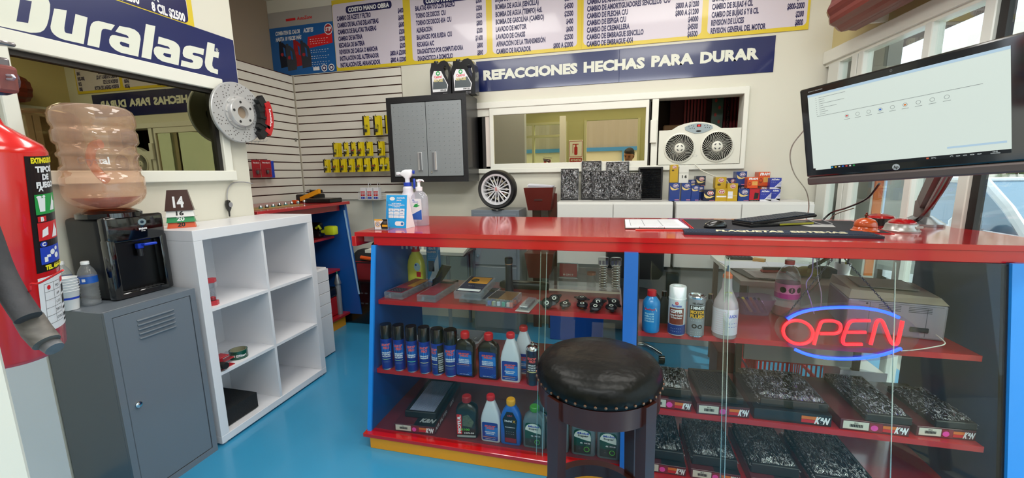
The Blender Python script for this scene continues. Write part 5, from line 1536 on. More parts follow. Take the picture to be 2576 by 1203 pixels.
text(bm, 'MANO OBRA', 0.042, pn3, align='r', w=0.21, x=a.y, y=a.z + 0.004, bold=0.045)
obj('header_lettering', bm, PW, hd, world=1, recalc=0)

# ------------------------------------------------------------ black and grey wall cabinet with oil jugs
GC = M('cabinet_black', '15161a', 0.35, coat=0.3, bump=0.25, bscale=260)
GP = M('cabinet_grey', '8f9598', 0.42, metal=0.25)
t = thing('wall_cabinet', 'black steel wall cabinet with two grey studded doors', 'cabinet', (-1.565, 3.45, 1.333))
X0, X1, Y0, Z0, Z1 = -1.932, -1.196, 3.295, 1.335, 2.058
bm = BM(); box(bm, X0, X1, Y0 + 0.015, BY - 0.02, Z0, Z1, 0.004)
box(bm, X0, X0 + 0.042, Y0, Y0 + 0.02, Z0, Z1, 0.002); box(bm, X1 - 0.042, X1, Y0, Y0 + 0.02, Z0, Z1, 0.002); box(bm, X0, X1, Y0, Y0 + 0.02, Z1 - 0.05, Z1, 0.002); box(bm, X0, X1, Y0, Y0 + 0.02, Z0, Z0 + 0.045, 0.002)
obj('body', bm, GC, t, world=1)
xm = (X0 + X1) / 2
for i, (a, b) in enumerate(((X0 + 0.046, xm - 0.003), (xm + 0.003, X1 - 0.046))):
 bm = BM(); box(bm, a, b, Y0 - 0.004, Y0 + 0.014, Z0 + 0.05, Z1 - 0.054, 0.003); d = obj('door', bm, GP, t, world=1)
 bm = BM()
 for r in range(16):
  for c in range(7):
   x = a + 0.028 + c * 0.044 + (0.0 if r % 2 else 0.0)
   z = Z0 + 0.085 + r * 0.037
   if x < b - 0.01 and not (z < Z0 + 0.26 and ((i == 0 and x > b - 0.12) or (i == 1 and x < a + 0.12))):
    lathe(bm, [(0.0055, -0.0), (0.0035, -0.0035)], (x, Y0 - 0.0035, z), 6, 'y')
 o = obj('stud', bm, GP, d, world=1); o['kind'] = 'stuff'
 hx_ = b - 0.065 if i == 0 else a + 0.065
 bm = BM(); cb(bm, hx_, Y0 - 0.01, Z0 + 0.10, 0.040, 0.012, 0.155, 0.004, 2); hnd = obj('handle', bm, M('handle_silver', 'dcdee2', 0.2, metal=0.7), d, world=1)
 bm = BM(); cb(bm, hx_ + (0.008 if i == 0 else -0.008), Y0 - 0.0175, Z0 + 0.105, 0.018, 0.004, 0.145, 0.001); obj('finger_slot', bm, M('slot_shade', '8a8e94', 0.3, metal=0.6), d, world=1)
bm = BM(); lathe(bm, [(0.010, -0.006), (0.010, 0)], (xm + 0.035, Y0 - 0.004, Z0 + 0.085), 16, 'y'); obj('lock', bm, M('chrome', ''), t, world=1)
for px0, px1, lb, dx in ((1083, 1136, 'black five quart oil jug on the wall cabinet, left one', 0), (1137, 1197, 'black five quart oil jug on the wall cabinet, right one beside the slogan sign', 0)):
 y = 3.42
 a, b = at(px0, 230, 'y', y - 0.05), at(px1, 228, 'y', y - 0.05)
 cx_ = (a.x + b.x) / 2
 t = thing('oil_jug', lb, 'oil jug', (cx_, y, Z1 + 0.0005))
 wj = (b.x - a.x) * 0.97
 hj = 0.285
 # body outline in x-z, extruded in depth, with the handle opening
 o = [(-0.5, 0), (0.5, 0), (0.5, 0.60), (0.47, 0.82), (0.36, 0.95), (0.22, 1.0), (0.05, 0.985), (-0.10, 0.90), (-0.16, 0.93), (-0.16, 0.965), (-0.42, 0.945), (-0.44, 0.85), (-0.5, 0.74)]
 hole = [(0.36, 0.45), (0.40, 0.62), (0.36, 0.80), (0.24, 0.86), (0.17, 0.80), (0.24, 0.62)]
 me_ = BM()
 for sgn in (-1, 1):
  pass
 bm = BM()
 polyp(bm, plane((0, -0.05, 0)), [[(x * wj, z * hj) for x, z in o], [(x * wj, z * hj) for x, z in hole]])
 r = bmesh.ops.extrude_face_region(bm, geom=list(bm.faces))
 bmesh.ops.translate(bm, verts=[v for v in r['geom'] if isinstance(v, bmesh.types.BMVert)], vec=(0, 0.10, 0))
 j = obj('body', bm, M('jug_black', '101114', 0.25, coat=0.5), t)
 me_.free()
 bm = BM(); lathe(bm, [(0.018, 0), (0.019, 0.002), (0.018, 0.022)], (-0.29 * wj, 0.0, 0.955 * hj), 18); obj('cap', bm, M('cap_black', ''), t, smooth=1)
 f1, f2, f3 = plane((0, -0.0508, 0)), plane((0, -0.0514, 0)), plane((0, -0.052, 0))
 bm = BM(); polyp(bm, f1, [[(-0.40 * wj, 0.12 * hj), (0.30 * wj, 0.12 * hj), (0.36 * wj, 0.30 * hj), (0.16 * wj, 0.55 * hj), (0.05 * wj, 0.70 * hj), (-0.30 * wj, 0.72 * hj), (-0.42 * wj, 0.55 * hj)]]); lb_ = obj('label', bm, M('label_white', ''), t, recalc=0)
 bm = BM(); polyp(bm, f2, [[(-0.39 * wj, 0.20 * hj), (0.30 * wj, 0.20 * hj), (0.32 * wj, 0.30 * hj), (0.17 * wj, 0.50 * hj), (-0.36 * wj, 0.42 * hj)]]); obj('grey_field', bm, M('label_mid_grey', '5c6468', 0.3, metal=0.3), lb_, recalc=0)
 letters('logo', [('Castrol', 0.020, f2, dict(w=0.36 * wj, x=-0.12 * wj, y=0.515 * hj))], M('print_red', ''), lb_)
 bm = BM(); discp(bm, f2, -0.11 * wj, 0.645 * hj, 0.018, 0.018, 20, 0.5); obj('logo_ring', bm, M('print_green', ''), lb_, recalc=0)
 letters('lettering', [('EDGE', 0.02, f3, dict(w=0.44 * wj, x=-0.1 * wj, y=0.41 * hj, bold=0.05))], M('print_pale_gold', 'cfc48c', 0.4), lb_)
 letters('grade_lettering', [('0W-20', 0.012, f3, dict(w=0.28 * wj, x=0.12 * wj, y=0.14 * hj))], PB, lb_)
 letters('foot_lettering', [('- - - -', 0.008, f1, dict(w=0.2 * wj, x=0.2 * wj, y=0.03 * hj)), ('- - - -', 0.008, f1, dict(w=0.2 * wj, x=0.2 * wj, y=0.06 * hj))], PW, t)
# added housings for the unseen ceiling fill lights (above the frame)
for x, y in ((-1.2, 0.9), (-1.2, 2.4), (0.6, 0.9), (0.6, 2.4)):
 t = thing('ceiling_fill_housing', 'flat white housing of an added ceiling fill light above the %s %s of the shop' % ('back' if y > 1.5 else 'front', 'left' if x < 0 else 'right'), 'lamp', (x, y, 3.03))
 bm = BM(); box(bm, x - 0.62, x + 0.62, y - 0.30, y + 0.30, 3.03, 3.098); obj('housing', bm, WHITE, t, world=1)
t = thing('door_fill_housing', 'long white housing of the added fill light above the entrance behind the camera', 'lamp', (-0.1, -0.56, 2.8))  # made-up housing around the fill light over the door
bm = BM(); box(bm, -1.45, 1.25, -0.595, -0.53, 2.62, 2.95, 0.01); obj('housing', bm, WHITE, t, world=1)
# ------------------------------------------------------------ back wall furniture
CW = M('cupboard_white', 'd8d8d4', 0.35, coat=0.15)
for k, (x0, x1, s) in enumerate(((-0.44, 0.435, (-0.003,)), (0.455, 1.36, (0.90,)))):
 t = thing('wall_cupboard', ('long white cupboard behind the counter, left one below the air filters', 'long white cupboard behind the counter, right one below the oil filter boxes')[k], 'cupboard', ((x0 + x1) / 2, 3.42, 0.66))
 bm = BM(); box(bm, x0, x1, 3.265, 3.598, 0.66, 1.162, 0.002); obj('body', bm, CW, t, world=1)
 xs_ = [x0, s[0], x1]
 for a, b in zip(xs_, xs_[1:]):
  bm = BM(); box(bm, a + 0.004, b - 0.003, 3.25, 3.264, 0.665, 1.148, 0.0015); obj('door', bm, CW, t, world=1)
TOP = 1.1625
t = thing('filing_cabinet', 'pale grey low cabinet on the floor under the white cupboards', 'cabinet', (0.6, 3.4, 0))
bm = BM(); box(bm, 0.1, 1.3, 3.35, 3.59, 0.0, 0.62, 0.003); obj('body', bm, M('pale_grey', 'a9a8a4', 0.5), t, world=1)
for x in (0.42, 1.02):
 bm = BM(); box(bm, x, x + 0.09, 3.32, 3.36, 0.2, 0.60, 0.003); obj('black_strip', bm, BKP, t, world=1)
# air filters leaning on the wall
FB = M('filter_black', '17171a', 0.55)


def film_material():
 m = bpy.data.materials.new('wrinkled_film')
 m.use_nodes = True
 nt = m.node_tree
 nt.nodes.remove(nt.nodes['Principled BSDF'])
 N, L = nt.nodes.new, nt.links.new
 tc = N('ShaderNodeTexCoord')
 no = N('ShaderNodeTexNoise'); no.inputs['Scale'].default_value = 26; no.inputs['Detail'].default_value = 3; no.inputs['Distortion'].default_value = 1.2
 mp = N('ShaderNodeMapping'); mp.inputs['Scale'].default_value = (2.2, 1, 1); mp.inputs['Rotation'].default_value = (0, 0.5, 0.4)
 L(tc.outputs['Object'], mp.inputs[0]); L(mp.outputs[0], no.inputs['Vector'])
 s = N('ShaderNodeMath'); s.operation = 'SUBTRACT'; s.inputs[1].default_value = 0.5; L(no.outputs[0], s.inputs[0])
 ab = N('ShaderNodeMath'); ab.operation = 'ABSOLUTE'; L(s.outputs[0], ab.inputs[0])
 mr = N('ShaderNodeMapRange'); mr.inputs[1].default_value = 0.0; mr.inputs[2].default_value = 0.035; mr.inputs[3].default_value = 0.75; mr.inputs[4].default_value = 0.0; L(ab.outputs[0], mr.inputs[0])
 t_ = N('ShaderNodeBsdfTransparent'); g_ = N('ShaderNodeBsdfGlossy'); g_.inputs['Roughness'].default_value = 0.12
 d_ = N('ShaderNodeBsdfDiffuse'); d_.inputs[0].default_value = (0.62, 0.62, 0.66, 1)  # pale streaks on the noise ridges: crinkle highlights put into the film colour
 bp = N('ShaderNodeBump'); bp.inputs['Distance'].default_value = 0.01; bp.inputs['Strength'].default_value = 0.8; L(ab.outputs[0], bp.inputs['Height']); L(bp.outputs[0], g_.inputs['Normal'])
 a1 = N('ShaderNodeMixShader'); L(mr.outputs[0], a1.inputs[0]); L(t_.outputs[0], a1.inputs[1]); L(d_.outputs[0], a1.inputs[2])
 a2 = N('ShaderNodeMixShader'); a2.inputs[0].default_value = 0.10; L(a1.outputs[0], a2.inputs[1]); L(g_.outputs[0], a2.inputs[2])
 L(a2.outputs[0], nt.nodes['Material Output'].inputs[0])
 return m


FILM = film_material()


def crinkle(bm, w_, d_, h_, seed, amp=0.006, n=16, m=20):
 """wrinkled film bag: box of w_ x h_ with thickness d_, ridged folds on its big faces; local x, z in plane, front -y"""
 o = V((seed * 7.3, seed * 3.1, seed))
 for sgn in (-1, 1):
  g = []
  for j in range(m + 1):
   r = []
   for i in range(n + 1):
    u, v = i / n, j / m
    x, z = (u - 0.5) * w_ * 1.04, v * h_ * 1.02
    q = V((u * 3.2 + v * 1.6, v * 3.6 - u * 1.1, 0)) + o
    f = 1 - abs(noise.noise(q * 1.9)) * 2.6
    f2 = abs(noise.noise(q * 4.7))
    edge = min(u, 1 - u, v, 1 - v)
    k = min(1, edge * 9)
    r.append(bm.verts.new((x, sgn * (d_ / 2 * (0.35 + 0.65 * k) + amp * k * (0.5 * f + 0.8 * f2)), z)))
   g.append(r)
  for j in range(m):
   for i in range(n):
    q = [g[j][i], g[j][i + 1], g[j + 1][i + 1], g[j + 1][i]]
    bm.faces.new(q)


def filter_local(t, w_, d_, h_, pleat=0.006, frame=0.014, rim=None, vertical=False, pl=None):
 """panel air filter standing in the local x-z plane"""
 bm = BM()
 for q in ((-w_ / 2, -w_ / 2 + frame, 0, h_), (w_ / 2 - frame, w_ / 2, 0, h_), (-w_ / 2, w_ / 2, 0, frame), (-w_ / 2, w_ / 2, h_ - frame, h_)):
  box(bm, q[0], q[1], -d_ / 2, d_ / 2, q[2], q[3], 0.003)
 f = obj('frame', bm, rim or FB, t)
 bm = BM()
 iw, ih = w_ - 2 * frame, h_ - 2 * frame
 if vertical:
  n = int(iw / pleat)
  for k in range(n):
   x = -iw / 2 + (k + 0.5) * iw / n
   hexa(bm, [(x - pleat * 0.48, d_ * 0.2, frame), (x - pleat * 0.2, -d_ * 0.35, frame), (x + pleat * 0.2, -d_ * 0.35, frame), (x + pleat * 0.48, d_ * 0.2, frame), (x - pleat * 0.48, d_ * 0.2, h_ - frame), (x - pleat * 0.2, -d_ * 0.35, h_ - frame), (x + pleat * 0.2, -d_ * 0.35, h_ - frame), (x + pleat * 0.48, d_ * 0.2, h_ - frame)])
 else:
  n = int(ih / pleat)
  for k in range(n):
   z = frame + (k + 0.5) * ih / n
   hexa(bm, [(-iw / 2, d_ * 0.2, z - pleat * 0.48), (-iw / 2, -d_ * 0.35, z), (-iw / 2, -d_ * 0.34, z), (-iw / 2, d_ * 0.2, z + pleat * 0.48), (iw / 2, d_ * 0.2, z - pleat * 0.48), (iw / 2, -d_ * 0.35, z), (iw / 2, -d_ * 0.34, z), (iw / 2, d_ * 0.2, z + pleat * 0.48)])
 o = obj('pleats', bm, pl or M('pleat_dark', '2a2c32', 0.5), t)
 o['kind'] = 'stuff'
 return t


fl = [((815, 728), (975, 1000), 3.50, 1, 'shrink wrapped air filter leaning at the left end of the white cupboard'), ((1000, 660), (1175, 998), 3.55, 1, 'tall shrink wrapped air filter standing behind the second small one'),
   ((1100, 745), (1250, 998), 3.49, 1, 'shorter shrink wrapped air filter in front of the two tall ones'), ((1218, 665), (1420, 998), 3.55, 1, 'widest tall shrink wrapped air filter in the back row'),
   ((1392, 765), (1535, 998), 3.49, 1, 'small shrink wrapped air filter beside the unwrapped black one'), ((1505, 712), (1720, 995), 3.54, 0, 'unwrapped black ribbed air filter at the right end of the row')]
for k, (a, b, y, wrap, lb) in enumerate(fl):
 A = at(1180 + a[0] * .2826, 220 + a[1] * .2826, 'y', y); B = at(1180 + b[0] * .2826, 220 + b[1] * .2826, 'y', y)
 w_, h_ = B.x - A.x, A.z - TOP
 t = thing('air_filter', lb, 'air filter', ((A.x + B.x) / 2, y - 0.005, TOP))
 t.matrix_basis = t.matrix_basis @ Matrix.Rotation(-0.07, 4, 'X')
 filter_local(t, w_ * 0.96, 0.03, h_, 0.0085)
 if wrap:
  bm = BM(); crinkle(bm, w_ * 0.97, 0.042, h_, k + 1.3, 0.016, 22, 30); obj('wrap', bm, FILM, t, recalc=0)
t = thing('rubber_plug', 'small black ribbed plug in front of the leftmost wrapped filter', 'plug', at(1433, 503, 'z', TOP))
bm = BM(); lathe(bm, [(0.035, 0), (0.037, 0.008), (0.037, 0.022), (0.03, 0.026), (0.012, 0.028), (0.012, 0.075), (0.008, 0.078)], seg=20); obj('body', bm, BKP, t, smooth=1)

# oil filter boxes
BX = {
 'blue': 'boxes_blue', 'navy': 'x', 'gold': 'x', 'white': 'x', 'fram': 'x', 'acd': 'x', 'red': 'x', 'purple': 'x'}
BC = {'blue': '14357c', 'navy': '101838', 'gold': 'b8961e', 'white': 'd4d4cc', 'fram': 'd4501c', 'acd': '2a3a9c', 'red': 'b4182a', 'purple': '2c2060'}
bxs = [
 ('A', 'blue', 165, 388, 328, 660, 3.36, 0, 'tall blue filter box at the left end, under the tall gold one'), ('B', 'blue', 355, 392, 512, 660, 3.36, 0, 'tall blue filter box under the white box'),
 ('C', 'blue', 516, 432, 642, 660, 3.36, 0, 'shorter blue filter box, third from the left in the bottom row'), ('D', 'blue', 600, 445, 718, 655, 3.46, 0, 'narrow blue filter box peeking out behind the third one'),
 ('I', 'navy', 712, 500, 903, 660, 3.36, 0, 'low navy filter box between the blue and the gold boxes'), ('J', 'gold', 908, 478, 1095, 666, 3.36, 0, 'squarish gold filter box with white label in the bottom row'),
 ('N', 'gold', 1100, 398, 1270, 666, 3.35, 0, 'tall gold filter box with small white sticker'), ('Q', 'blue', 1276, 487, 1455, 665, 3.36, 0, 'low blue filter box right of the tall gold one'),
 ('S', 'red', 1460, 478, 1625, 668, 3.36, 0, 'red filter box picturing a black filter'), ('W', 'acd', 1632, 498, 1812, 670, 3.35, 0, 'blue and white filter box in front at the bottom right'), ('X', 'acd', 1816, 490, 1958, 660, 3.42, 0, 'blue and white filter box behind at the bottom right'),
 ('E', 'gold', 172, 95, 302, 375, 3.38, 'A', 'tall narrow gold filter box on top of the leftmost blue box'), ('F', 'white', 318, 122, 472, 382, 3.38, 'B', 'white box numbered 16 on top of the blue boxes'),
 ('G', 'blue', 470, 340, 590, 500, 3.50, 0, 'blue filter box standing back beside the white box'), ('H', 'navy', 590, 280, 745, 440, 3.48, 'D', 'dark blue filter box perched on the narrow one'),
 ('K', 'gold', 905, 297, 1082, 476, 3.38, 'J', 'gold filter box stacked on the squarish gold one'), ('L', 'purple', 1098, 312, 1268, 500, 3.50, 0, 'purple filter box behind the tall gold box'),
 ('P', 'blue', 1285, 432, 1400, 600, 3.47, 0, 'blue filter box hidden behind the low blue one, holding up the top one'), ('O', 'blue', 1245, 205, 1415, 430, 3.45, 'P', 'blue filter box topmost of the stack beside the orange boxes'),
 ('R', 'fram', 1425, 295, 1597, 474, 3.38, 'S', 'smaller orange filter box on top of the red box'), ('U', 'fram', 1632, 440, 1775, 560, 3.50, 0, 'orange filter box mostly hidden under the big orange one'),
 ('T', 'fram', 1605, 212, 1790, 440, 3.49, 'U', 'big orange filter box, highest at the right end'), ('V', 'acd', 1792, 310, 1975, 482, 3.44, 'X', 'blue and white filter box stacked at the far right')]
tops = {}
for key, kind, x0, y0, x1, y1, y, on, lb in bxs:
 A = at(1660 + x0 * .15528, 400 + y0 * .15528, 'y', y); B = at(1660 + x1 * .15528, 400 + y0 * .15528, 'y', y)
 zb = tops[on] if on else TOP
 w_, h_ = B.x - A.x, A.z - zb
 dp = min(w_, 0.10 if not on else 0.08) if y < 3.45 else 0.09
 dp = min(dp, 3.592 - y)
 tops[key] = A.z + 0.001
 t = thing('filter_box', lb, 'box', ((A.x + B.x) / 2, y, zb))
 bm = BM(); box(bm, -w_ / 2, w_ / 2, 0, dp, 0, h_, 0.0012); bd = obj('carton', bm, M('carton_' + kind, BC[kind], 0.35, coat=0.25), t)
 f1, f2, f3 = plane((0, -0.0006, 0)), plane((0, -0.0011, 0)), plane((0, -0.0016, 0))
 if kind in ('blue', 'navy', 'gold', 'purple'):
  r = w_ * 0.27
  cz = h_ - r * 1.15
  cx_ = w_ * (0.08 if kind != 'gold' else 0.02)
  if kind != 'gold':
   bm = BM(); polyp(bm, f1, [[(-w_ * 0.47, cz), (-w_ * 0.3, cz - r * 0.7), (0, cz - r * 1.25), (w_ * 0.2, cz - r * 1.0), (w_ * 0.45, cz - r * 1.1), (w_ * 0.1, cz - r * 1.7), (-w_ * 0.25, cz - r * 1.75), (-w_ * 0.42, cz - r * 1.2)]]); obj('swoosh', bm, M('swoosh_gold', 'd8c07a', 0.4), bd, recalc=0)
   bm = BM(); quadp(bm, f1, w_ * 0.02, w_ * 0.46, h_ * 0.05, h_ * 0.09); obj('red_bar', bm, M('bar_pink', 'd07a88', 0.5), bd, recalc=0)
  else:
   bm = BM(); quadp(bm, f1, -w_ * 0.40, w_ * 0.44, h_ * 0.30, h_ * 0.42 if key != 'N' else h_ * 0.31); 
   if key == 'N':
    quadp(bm, f1, -w_ * 0.42, w_ * 0.05, h_ * 0.16, h_ * 0.55)
   if key in ('J', 'N'):
    obj('white_sticker', bm, M('label_white', ''), bd, recalc=0)
   else:
    bm.free()
    bm = BM(); discp(bm, f1, -w_ * 0.15, cz - r * 1.6, w_ * 0.16, w_ * 0.12, 14); obj('dark_spot', bm, M('dark_gold', '4a3a10', 0.5), bd, recalc=0)  # dark oval spot on the gold carton front
  bm = BM(); discp(bm, f2, cx_, cz, r, r * 0.78, 24); o = obj('logo_oval', bm, M('print_cream', ''), bd, recalc=0)
  bm = BM(); discp(bm, f3, cx_, cz, r * 0.88, r * 0.66, 24); obj('logo_inner', bm, M('badge_red', '') if kind != 'blue' else M('logo_violet', '5a3a7c', 0.4), bd, recalc=0)
  letters('logo_lettering', [('STP', r * 0.62, plane((0, -0.002, 0)), dict(w=r * 1.25, x=cx_, y=cz - r * 0.30, bold=0.05, slant=0.1))], PW, bd)
 elif kind == 'fram':
  letters('logo_lettering', [('FRAM', h_ * 0.17, f1, dict(w=w_ * 0.82, x=w_ * 0.03, y=h_ * 0.76, slant=0.15, bold=0.06))], PW, bd)
  if key != 'U':
   bm = BM(); quadp(bm, f1, -w_ * 0.05, w_ * 0.47, h_ * 0.26, h_ * 0.62); obj('yellow_patch', bm, M('patch_amber', 'd8a050', 0.5), bd, recalc=0)
   bm = BM(); discp(bm, f2, -w_ * 0.28, h_ * 0.38, w_ * 0.15, h_ * 0.17, 14, 0.8); quadp(bm, f2, -w_ * 0.4, -w_ * 0.16, h_ * 0.3, h_ * 0.32); text(bm, '- - - -', h_ * 0.05, f2, x=w_ * 0.2, y=h_ * 0.5); obj('filter_picture', bm, M('ink_brown', '5c2414', 0.5), bd, recalc=0)
 elif kind == 'acd':
  bm = BM(); polyp(bm, f1, [[(w_ * 0.5, h_ * 0.75), (w_ * 0.5, 0), (-w_ * 0.1, h_ * 0.15)]]); quadp(bm, f1, -w_ * 0.5, w_ * 0.5, 0, h_ * 0.15); obj('white_corner', bm, M('label_white', ''), bd, recalc=0)
  bm = BM()
  for k in range(5):
   quadp(bm, f2, w_ * (0.1 + 0.06 * k), w_ * 0.5, h_ * (0.2 + 0.1 * k), h_ * (0.23 + 0.1 * k))
  obj('blue_stripes', bm, M('carton_acd', ''), bd, recalc=0)
  letters('logo_lettering', [('ACDelco', h_ * 0.13, f2, dict(w=w_ * 0.7, x=-w_ * 0.05, y=h_ * 0.80, slant=0.2, bold=0.05)), ('- - -', h_ * 0.05, f2, dict(w=w_ * 0.4, x=-w_ * 0.2, y=h_ * 0.6))], PW, bd)
 elif kind == 'white':
  bm = BM(); quadp(bm, f1, -w_ * 0.48, w_ * 0.48, h_ * 0.60, h_ * 0.61); text(bm, 'I', h_ * 0.16, f1, x=-w_ * 0.15, y=h_ * 0.3, bold=0.06); text(bm, '6', h_ * 0.17, f1, x=w_ * 0.2, y=h_ * 0.3, bold=0.06); obj('lettering', bm, PB, bd, recalc=0)
 elif kind == 'red':
  bm = BM(); polyp(bm, f1, [[(-w_ * 0.08, h_ * 0.14), (w_ * 0.35, h_ * 0.2), (w_ * 0.4, h_ * 0.62), (0.0, h_ * 0.68)]]); quadp(bm, f1, -w_ * 0.5, w_ * 0.5, 0.0, h_ * 0.1); quadp(bm, f1, -w_ * 0.5, w_ * 0.5, h_ * 0.95, h_ * 0.99); obj('filter_picture', bm, PB, bd, recalc=0)
  letters('lettering', [('- - - - -', h_ * 0.05, f2, dict(w=w_ * 0.7, y=h_ * 0.03))], PW, bd)

# twin window fan
t = thing('window_fan', 'white twin window fan set in the right part of the back window', 'fan', (0.645, 3.57, 1.444))
x0, x1, zf0, zf1 = 0.345, 0.945, 1.443, 1.715
FW = M('fan_white', 'dcdcd0', 0.35, coat=0.2)
bm = BM()
out = [(x0, zf0), (x1, zf0), (x1, zf1), (0.86, zf1)]
for k in range(9):
 a = k / 8
 out.append((0.80 - 0.36 * a, zf1 + 0.055 * math.sin(pi * a) ** 0.7 + 0.002))
out += [(0.40, zf1), (x0, zf1)]
yfan = 3.562
polyp(bm, plane((0, yfan, 0)), [out, [(0.503 + 0.107 * math.cos(2 * pi * k / 40), 1.573 + 0.107 * math.sin(2 * pi * k / 40)) for k in range(40)], [(0.779 + 0.110 * math.cos(2 * pi * k / 40), 1.578 + 0.110 * math.sin(2 * pi * k / 40)) for k in range(40)]])
r = bmesh.ops.extrude_face_region(bm, geom=list(bm.faces)); bmesh.ops.translate(bm, verts=[v for v in r['geom'] if isinstance(v, bmesh.types.BMVert)], vec=(0, 0.05, 0))
obj('housing', bm, FW, t, world=1)
for cx_, cz, R_, dr in ((0.503, 1.573, 0.107, 1), (0.779, 1.578, 0.110, -1)):
 bm = BM(); lathe(bm, [(R_ * 1.10, 0), (R_ * 1.10, -0.006), (R_ * 1.0, -0.010), (R_ * 0.98, 0)], (cx_, yfan, cz), 48, 'y', cap=0); g = obj('grille_ring', bm, FW, t, world=1, smooth=1)
 bm = BM()
 for k in range(38):
  a0 = 2 * pi * k / 38
  pts = []
  for j in range(6):
   q = j / 5
   rr = R_ * (0.33 + 0.66 * q)
   a = a0 + dr * (0.55 * q)
   pts.append((cx_ + rr * math.cos(a), yfan - 0.006, cz + rr * math.sin(a)))
  tube(bm, pts, 0.0014, 4)
 o = obj('grille_rib', bm, FW, g, world=1); o['kind'] = 'stuff'
 bm = BM(); lathe(bm, [(R_ * 0.36, 0.0), (R_ * 0.36, -0.008), (R_ * 0.30, -0.013), (0.001, -0.014)], (cx_, yfan, cz), 28, 'y'); hb_ = obj('hub', bm, FW, g, world=1, smooth=1)
 bm = BM()
 for k in range(4):
  a = pi / 4 + k * pi / 2
  c, s = math.cos(a), math.sin(a)
  quadp(bm, lambda u, v: V((cx_ + c * (R_ * 0.2 + v) - s * u, yfan - 0.0148, cz + s * (R_ * 0.2 + v) + c * u)), -0.008, 0.008, -0.004, 0.004)
 obj('hub_slot', bm, M('slot_grey', ''), hb_ if False else g, world=1, recalc=0)
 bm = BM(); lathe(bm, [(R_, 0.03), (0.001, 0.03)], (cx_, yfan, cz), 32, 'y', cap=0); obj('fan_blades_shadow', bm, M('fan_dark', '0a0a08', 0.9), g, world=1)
 bm = BM()
 for k in range(5):
  a = 2 * pi * k / 5
  c, s = math.cos(a), math.sin(a); c2, s2 = math.cos(a + 0.7), math.sin(a + 0.7)
  bm.faces.new([bm.verts.new(q) for q in ((cx_ + 0.03 * c, yfan + 0.02, cz + 0.03 * s), (cx_ + R_ * 0.9 * c, yfan + 0.026, cz + R_ * 0.9 * s), (cx_ + R_ * 0.9 * c2, yfan + 0.012, cz + R_ * 0.9 * s2), (cx_ + 0.03 * c2, yfan + 0.014, cz + 0.03 * s2))])
 obj('blade', bm, M('blade_grey', '1c1b18', 0.8), g, world=1)
bm = BM(); polyp(bm, plane((0, yfan - 0.004, 0)), [[(0.535, 1.735), (0.57, 1.752), (0.63, 1.762), (0.70, 1.752), (0.735, 1.738), (0.74, 1.718), (0.71, 1.70), (0.67, 1.685), (0.61, 1.682), (0.565, 1.70), (0.54, 1.712)]]); 
r = bmesh.ops.extrude_face_region(bm, geom=list(bm.faces)); bmesh.ops.translate(bm, verts=[v for v in r['geom'] if isinstance(v, bmesh.types.BMVert)], vec=(0, 0.004, 0))
cp = obj('control_panel', bm, M('panel_blue_grey', '9aa8ae', 0.3), t, world=1)
bm = BM(); quadp(bm, plane((0, yfan - 0.0046, 0)), 0.622, 0.655, 1.733, 1.752); obj('display', bm, M('display_dark_red', '5c1418', 0.2), cp, world=1, recalc=0)
bm = BM(); text(bm, '68', 0.012, plane((0, yfan - 0.0052, 0)), x=0.6385, y=1.7365); obj('digits', bm, M('led_red', 'ff2020', emit=1.5), cp, world=1, recalc=0)
bm = BM()
for x, z in ((0.565, 1.737), (0.585, 1.744), (0.60, 1.74), (0.59, 1.725), (0.605, 1.722), (0.575, 1.722), (0.68, 1.74), (0.70, 1.742), (0.72, 1.737), (0.685, 1.724), (0.70, 1.724), (0.715, 1.722)):
 discp(bm, plane((0, yfan - 0.0048, 0)), x, z, 0.0035, 0.003, 10)
discp(bm, plane((0, yfan - 0.0048, 0)), 0.638, 1.700, 0.02, 0.007, 16)
obj('button', bm, PB, cp, world=1, recalc=0)
bm = BM(); discp(bm, plane((0, yfan - 0.0006, 0)), 0.62, 1.510, 0.018, 0.008, 18, 0.8); obj('badge', bm, M('badge_silver', 'b0b4b4', 0.3), t, world=1, recalc=0)
bm = BM(); tube(bm, smooth_pts([(0.625, 3.55, 1.442), (0.66, 3.52, 1.40), (0.72, 3.50, 1.365), (0.80, 3.50, 1.33), (0.86, 3.50, 1.30), (0.875, 3.52, 1.2)]), 0.0045, 6)
tag(obj('fan_cord', bm, M('cord_white', 'cfcdbf', 0.5), None, world=1, smooth=1), 'white cord hanging from the window fan down to the filter boxes', 'cord')

# wheel shaped clock on a grey locker
t = thing('grey_locker', 'grey steel locker behind the counter with the wheel standing on it', 'locker', (-0.96, 3.42, 0))
bm = BM(); box(bm, -1.185, -0.765, 3.295, 3.585, 0, 1.092, 0.003); obj('body', bm, LG, t, world=1)
bm = BM(); box(bm, -1.16, -0.79, 3.285, 3.296, 0.62, 1.06, 0.002); d = obj('door', bm, LG, t, world=1)
bm = BM(); box(bm, -1.16, -0.79, 3.285, 3.296, 0.05, 0.60, 0.002); obj('door', bm, LG, t, world=1)
bm = BM(); lathe(bm, [(0.012, -0.012), (0.012, 0)], (-1.13, 3.285, 0.70), 14, 'y'); obj('lock', bm, M('chrome', ''), d, world=1, smooth=1)
wx, wy, wz, WR = -0.955, 3.33, 1.265, 0.163
t = thing('wheel_clock', 'black tyred wheel with silver mesh rim standing on the grey locker', 'wheel', (wx, wy, 1.092))
bm = BM(); lathe(bm, [(WR * 0.76, -0.03), (WR * 0.80, -0.045), (WR * 0.93, -0.05), (WR, -0.03), (WR * 1.005, 0.03), (WR * 0.93, 0.05), (WR * 0.78, 0.045)], (wx, wy, wz), 56, 'y', cap=0); obj('tyre', bm, M('tyre_rubber', '131314', 0.55), t, world=1, smooth=1)
SV = M('rim_silver', 'e2e2e6', 0.25, metal=0.35)
